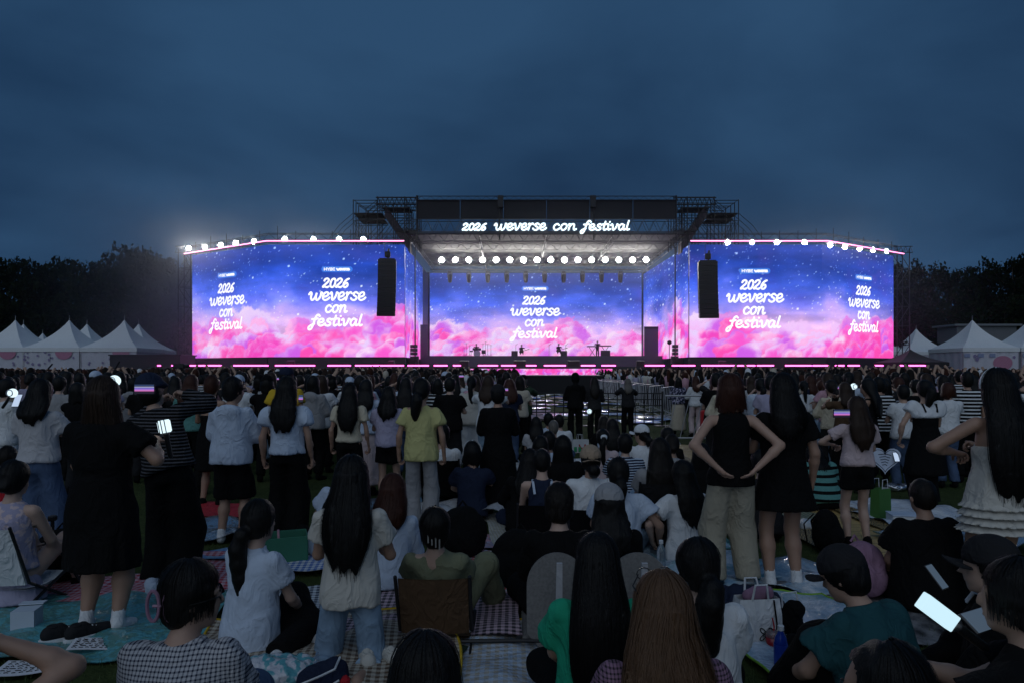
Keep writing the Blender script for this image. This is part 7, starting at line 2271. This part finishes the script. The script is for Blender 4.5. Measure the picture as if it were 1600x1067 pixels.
MB().bbox((.10, -.06, .06), (.05, .06, .05), .015).build('patch', M_fab('red'), t)
def paper_bag(u, y, label, ca, cb, w=.2, h=.34, rz=.2):
    t = thing('paper_bag', label, 'bag', (gx(u, y), y, .02), rz)
    MB().add([(-w / 2, -.06, 0), (w / 2, -.06, 0), (w / 2, .06, 0), (-w / 2, .06, 0), (-w / 2, -.05, h), (w / 2, -.05, h), (w / 2, .05, h), (-w / 2, .05, h)], [(0, 3, 2, 1), (0, 1, 5, 4), (2, 3, 7, 6), (3, 0, 4, 7)]).build('bag_body', ca, t)
    MB().add([(w / 2, -.06, 0), (w / 2, .06, 0), (w / 2, .05, h), (w / 2, -.05, h)], [(0, 1, 2, 3)]).build('side_panel', cb, t)
    for q in (-1, 1):
        MB().tube([(-.05, q * .05, h), (-.04, q * .05, h + .1), (.04, q * .05, h + .1), (.05, q * .05, h)], .004, 5).build('handle', M_fab('white'), t)
paper_bag(1376, 7.5, 'green paper bag with white side behind the girl in shorts', M_plain('bag_green', (.05, .16, .03), .7), M_plain('bag_white', (.55, .56, .58), .7), .2, .34, .5)
paper_bag(906, 13.6, 'white and green shopping bag with red curve in front of the fence', M_plain('bag_white', (.55, .56, .58), .7), M_plain('bag_green', (.05, .16, .03), .7), .34, .26)
t = bpy.data.objects[-1] if False else [o for o in bpy.data.objects if o.name.startswith('paper_bag')][-1]
for t in [o for o in bpy.data.objects if o.name.startswith('paper_bag') and o.location.y > 10]:
    MB().tube([(.03 + .06 * math.cos(a), -.068, .17 + .08 * math.sin(a)) for a in np.linspace(PI, 2 * PI, 9)], .014, 5, flat=.3).build('print', M_fab('red'), t)
    for xx in (-.11, -.02, .12):
        MB().bbox((xx, -.066, .07), (.06, .012, .10), .005).build('print', M_plain('print_green', (.03, .30, .12), .7), t)
t = thing('red_bag', 'bright red bag on a white stool beside the beige trousers', 'bag', (gx(1105, 15.8), 15.8, .3))
MB().bbox((0, 0, .22), (.30, .18, .44), .04).build('bag_body', M_plain('bright_red', (.45, .01, .015), .6), t)
MB().tube([(-.08, 0, .43), (-.06, 0, .54), (.06, 0, .54), (.08, 0, .43)], .012, 5).build('handle', MATS['bright_red'], t)
t = thing('stool', 'small white stool under the bright red bag', 'stool', (gx(1105, 15.8), 15.8, 0))
MB().bbox((0, 0, .275), (.36, .26, .04), .01).build('seat', M_fab('white'), t)
for sx in (-1, 1):
    for sy in (-1, 1):
        MB().tube([(sx * .17, sy * .12, 0), (sx * .14, sy * .09, .26)], .012, 5).build('leg', M_fab('white'), t)
t = thing('white_box', 'flat white box on the sheet beside the green paper bag', 'box', (gx(1412, 7.2), 7.2, .03), -.2)
MB().bbox((0, 0, .05), (.28, .22, .10), .006).build('box_body', M_fab('white'), t); MB().bbox((0, 0, .108), (.29, .23, .016), .006).build('lid', M_fab('paleblue'), t)
t = thing('paper_fan', 'heart shaped pale blue paper fan with sketched lines held low', 'fan', (gx(1383, 7.85), 7.85, gz(716, 7.85)), .1)
hs_ = [(.017 * 16 * math.sin(a) ** 3 * .6, .0105 * (13 * math.cos(a) - 5 * math.cos(2 * a) - 2 * math.cos(3 * a) - math.cos(4 * a))) for a in np.linspace(0, 2 * PI, 33)[:-1]]
o = MB().prism(hs_, -.003, .003).build('fan_sheet', M_plain('fan_paper', (.50, .56, .68), .6), t); o.rotation_euler = (R(90), 0, -.4)
o2 = MB().tube([(p[0] * .85, p[1] * .85, .004) for p in hs_], .003, 4, closed=True).build('outline', M_fab('navy'), t); o2.rotation_euler = (R(90), 0, -.4)
for q in range(5):
    l = MB().tube([(-.07 + .01 * q, .05 - .03 * q, .005), (0, .06 - .03 * q, .005), (.06 - .01 * q, .045 - .03 * q, .005)], .004, 4).build('sketch_line', M_fab('navy'), t); l.rotation_euler = (R(90), 0, -.4)
MB().tube([(.0, 0, -.12), (.10, 0, -.02)], .006, 5).build('handle', M_fab('white'), t)
t = thing('strap', 'black strap pole lying across the glossy beige gingham', 'pole', (gx(790, 4.0), 4.0, .05))
MB().tube([(-.44, 0, .01), (0, .01, .015), (.36, .02, .01)], .012, 6).build('pole_body', black_metal, t)
t = thing('tripod', 'low black camera tripod standing left of the black dress', 'tripod', (gx(82, 5.0), 5.0, 0))
for a in (.4, 2.5, 4.6):
    MB().tube([(.22 * math.cos(a), .22 * math.sin(a), 0), (0, 0, .42)], .011, 6).build('leg', black_metal, t)
MB().tube([(0, 0, .38), (0, 0, .55)], .014, 6).build('column', black_metal, t)
MB().bbox((0, 0, .57), (.05, .05, .04), .008).build('head', black_metal, t)
# small clutter among the seated rows
clut = [(905, 6.1), (888, 6.6), (1010, 5.3), (1094, 6.4), (805, 6.0), (800, 7.2), (985, 7.2), (1125, 8.5), (700, 6.9), (730, 8.2), (640, 6.4), (590, 6.5), (430, 5.2), (330, 4.9), (240, 5.0), (60, 5.4), (30, 6.4), (1190, 7.4), (1260, 7.0), (1405, 6.6), (1430, 7.3), (1375, 8.8), (1400, 9.4), (1170, 4.6), (1320, 4.2), (1255, 3.9), (745, 4.9), (860, 5.1), (560, 4.8), (1105, 4.6)]
cm = [('crumpled white plastic bag', 'white', .22), ('small black pouch', 'black', .5), ('pale blue folded cloth', 'paleblue', .8), ('pink pouch', 'pink', .6), ('silver snack packet', 'silver', .15), ('navy jacket in a heap', 'navy', .9)]
near_ = ['near the tan cap', 'behind the tan cap', 'before the bare knee', 'beside the cargo trousers', 'at the straw mat corner', 'behind the black coat', 'under the striped T-shirt', 'on the far gold runner', 'by the navy headband', 'by the black dress hem', 'behind copper hair', 'by the dark boots', 'by the green crate', 'on the red gingham at left', 'behind the mauve claw', 'by the black bag at left', 'under the wide jeans', 'beside the lilac shirt', 'beside the striped sweater', 'by the white box', 'by the heart fan', 'behind the paper bag', 'behind the heart fan', 'behind the tote', 'by the raised knee', 'at the lime mat edge', 'by the olive trousers', 'before the left round seat', 'left of the low chair', 'behind the ragged ponytail']
for k, ((u, y), nr) in enumerate(zip(clut, near_)):
    nm, c, g = cm[k % len(cm)]
    r = random.Random(k); a, b2 = r.uniform(.08, .16), r.uniform(.06, .11)
    if 'jacket' in nm: a *= 1.5; b2 *= 1.4
    t = soft('cloth_heap' if ('cloth' in nm or 'jacket' in nm) else 'small_bag', '%s lying %s' % (nm, nr), 'bag' if 'cloth' not in nm and 'jacket' not in nm else 'clothing', gx(u, y), y,
             [ell((0, 0, b2 * .5), (a, a * .7, b2 * .6)), ell((a * .5, .02, b2 * .6), (a * .5, a * .4, b2 * .5)), ell((-a * .4, -.02, b2 * .4), (a * .5, a * .5, b2 * .45))], M_mat('plain', c, c, 1, g) if g < .3 else M_fab(c), .014, .012, .02, r.uniform(0, 3), 34)

# ------------------------------------------------------------------ the band on stage
zb = 3.14
def on_stage(u, y): return gx(u, y), y
x, y = on_stage(745, 75)
t = thing('drum_kit', 'drum kit with cymbals on the left of the band riser', 'drum kit', (x, y, zb))
dm = M_plain('drum_shell', (.04, .04, .06), .25)
cymb = M_plain('cymbal_brass', (.35, .26, .10), .3, .9)
skinm = M_plain('drum_head', (.6, .6, .62), .6)
o = MB().lathe([(.36, -.25), (.36, .25)], 20, axis='y').build('bass_drum', dm, t, True); o.location = (.05, -.5, .36)
o = MB().lathe([(.33, -.26), (.001, -.265)], 20, axis='y', cap=False).build('drum_skin', skinm, t); o.location = (.05, -.5, .36)
for xx, yy, zz, r, h in ((-.28, -.35, .82, .17, .22), (.30, -.35, .82, .18, .24), (.75, .1, .55, .24, .4), (-.62, .15, .62, .19, .14)):
    MB().lathe([(r, -h / 2), (r, h / 2)], 16, (xx, yy, zz)).build('drum', dm, t, True)
    MB().tube([(xx, yy, 0), (xx, yy, zz)], .02, 5).build('stand', steel, t)
for xx, yy, zz, r in ((-1.15, -.1, 1.45, .28), (-.75, -.45, 1.2, .22), (.7, -.45, 1.4, .26), (1.2, -.1, 1.35, .30), (1.55, .1, 1.25, .22), (-1.4, .1, 1.0, .2), (.95, .2, 1.6, .2)):
    MB().lathe([(.02, .03), (r * .5, .02), (r, 0)], 16, (xx, yy, zz), cap=False).build('cymbal', cymb, t, True)
    MB().tube([(xx, yy, 0), (xx, yy, zz + .06)], .018, 5).build('stand', black_metal, t)
    MB().tube([(xx - .25, yy, 0), (xx, yy, .3), (xx + .25, yy, 0)], .015, 4).build('tripod_leg', black_metal, t)
sk_ = dict(vox=.05, nstr=0, feet='shoe')
person('drummer in black sitting behind the drum kit on stage', x - .1, 75.9, pose='chair', yaw=PI, H=1.75, hair=('short', .2, 'black'), top=('tee', 'black'), bottom=('pants', 'black'), arms=(((.25, .35, .35), (1, 0, -.5)), ((.25, .35, .30), (1, 0, -.5))), z=zb + .35, **sk_)
person('guitarist in black sitting left of centre on stage', on_stage(815, 74)[0], 74, pose='chair', yaw=PI, H=1.75, hair=('short', .2, 'black'), top=('tee', 'black'), bottom=('pants', 'black'), arms=(((.35, .30, .28), (1, 0, -.5)), ((.05, .22, .12), (1, 0, -.5))), z=zb + .2, **sk_)
person('bass player in black sitting right of centre on stage', on_stage(873, 74)[0], 74, pose='chair', yaw=PI, H=1.75, hair=('short', .2, 'black'), top=('tee', 'black'), bottom=('pants', 'black'), arms=(((.30, .30, .22), (1, 0, -.5)), ((.05, .22, .12), (1, 0, -.5))), z=zb + .3, **sk_)
person('keyboard player standing at his instrument on the right of the riser', on_stage(934, 75)[0], 75.3, yaw=PI, H=1.76, hair=('short', .2, 'black'), top=('tee', 'black'), bottom=('pants', 'black'), arms=(((.35, .3, .2), (1, 0, -.5)), ((.35, .3, .2), (1, 0, -.5))), z=zb, **sk_)
def guitar(u, y, z, label, ln):
    t = thing('guitar', label, 'guitar', (gx(u, y), y, z)); t.rotation_euler = (0, -.28, 0)
    pts = [(.20 * math.cos(a) * (1 + .12 * math.cos(2 * a)), .15 * math.sin(a) * (1 - .25 * math.cos(a * 2))) for a in np.linspace(0, 2 * PI, 21)[:-1]]
    o = MB().prism(pts, -.04, .04).build('guitar_body', M_plain('guitar_wood', (.08, .03, .015), .25), t); o.rotation_euler = (R(90), 0, 0)
    MB().box((.18 + ln / 2, -.03, 0), (ln, .025, .05)).build('neck', black_metal, t); MB().box((.24 + ln, -.03, .0), (.14, .02, .08)).build('headstock', black_metal, t)
guitar(814, 73.65, zb + .55, 'dark electric guitar across the lap of the left guitarist', .62)
guitar(872, 73.65, zb + .65, 'dark bass guitar across the lap of the right player', .75)
for u, nm in ((804, 'beside the left guitarist'), (881, 'beside the bass player'), (946, 'beside the keyboards')):
    t = thing('amplifier', 'black guitar amplifier box ' + nm, 'amplifier', (gx(u, 74.6), 74.6, zb))
    w = .7 if u < 940 else 1.0
    MB().bbox((0, 0, .35), (w, .4, .7 if u > 940 else .6), .03).build('cabinet', MATS['speaker_black'], t); MB().box((0, -.205, .32), (w * .85, .012, .45)).build('grille', MATS['grille'], t)
for u0, u1, z, nm in ((917, 934, 1.12, 'left'), (936, 955, 1.18, 'right')):
    t = thing('keyboard', '%s stage keyboard on a crossed black stand' % nm, 'keyboard', (gx((u0 + u1) / 2, 74.6), 74.6, zb))
    w = (u1 - u0) * 74.6 / F
    MB().bbox((0, 0, z), (w, .35, .11), .02).build('keyboard_body', black_metal, t)
    MB().box((0, .06, z + .058), (w * .9, .16, .012)).build('keys', M_plain('keys_white', (.6, .6, .6), .4), t)
    MB().tube([(-.35, 0, 0), (.35, 0, z - .06)], .03, 5).build('leg', black_metal, t); MB().tube([(.35, 0, 0), (-.35, 0, z - .06)], .03, 5).build('leg', black_metal, t)
for u, nm in ((806, 'left guitarist'), (884, 'bass player'), (858, 'centre of the riser')):
    t = thing('microphone_stand', 'thin black microphone stand near the ' + nm, 'microphone', (gx(u, 73.5), 73.5, zb))
    MB().tube([(0, 0, 0), (0, 0, 1.25)], .02, 5).build('pole', black_metal, t); MB().tube([(0, 0, 1.2), (.2, -.1, 1.35)], .018, 5).build('boom', black_metal, t); MB().lathe([(.17, 0), (.15, .03)], 12).build('base', black_metal, t)
t = thing('video_camera', 'dark television camera on its crane at the left front of the stage', 'camera', (gx(280, 52), 52, 1.85))
MB().bbox((0, 0, .15), (.85, .35, .35), .05).build('camera_body', black_metal, t); MB().lathe([(.11, .4), (.14, .75)], 12, (0, 0, .15), 'x').build('lens_hood', black_metal, t, True)
MB().tube([(-.3, 0, .0), (-2.0, .2, -.25)], .08, 6).build('arm', black_metal, t); MB().tube([(-1.2, .1, -1.85), (-1.2, .1, -.2)], .06, 6).build('pedestal', black_metal, t)
for u, v0, v1, u1 in ((66, 579, 570, 82), (175, 577, 566, 187)):
    t = thing('camera_boom', 'slanted dark boom pole sticking out of the %s crowd in front of the tents' % ('far left' if u < 100 else 'left'), 'boom', (gx(u, 45), 45, 0))
    MB().tube([(0, 0, gz(v0, 45) - .3), ((u1 - u) * 45 / F, 0, gz(v1, 45) + .1)], .05, 6).build('boom_arm', black_metal, t); MB().tube([(0, 0, 0), (0, 0, gz(v0, 45))], .04, 6).build('stand', black_metal, t)

# ------------------------------------------------------------------ grass blades where the lawn shows
def grass():
    n = 26000
    y = 2.2 + 12 * rng.random(n) ** 1.5; x = (rng.random(n) * 1660 - 830) * y / F
    a = rng.uniform(0, 2 * PI, n); h = rng.uniform(.02, .06, n); w = rng.uniform(.002, .004, n); l = rng.uniform(-.02, .02, (n, 2))
    B = np.stack([x, y, np.zeros(n)], 1); d = np.stack([np.cos(a) * w, np.sin(a) * w, np.zeros(n)], 1)
    V = np.concatenate([B - d, B + d, B + np.stack([l[:, 0], l[:, 1], h], 1)])
    i = np.arange(n)
    o = obj('grass', np_mesh('grass', V, np.stack([i, i + n, i + 2 * n], 1), False), M_plain('grass_blade', (.045, .075, .020), .8, nscale=1))
    kind(o, 'stuff', 'short lawn grass showing between the picnic mats')
grass()
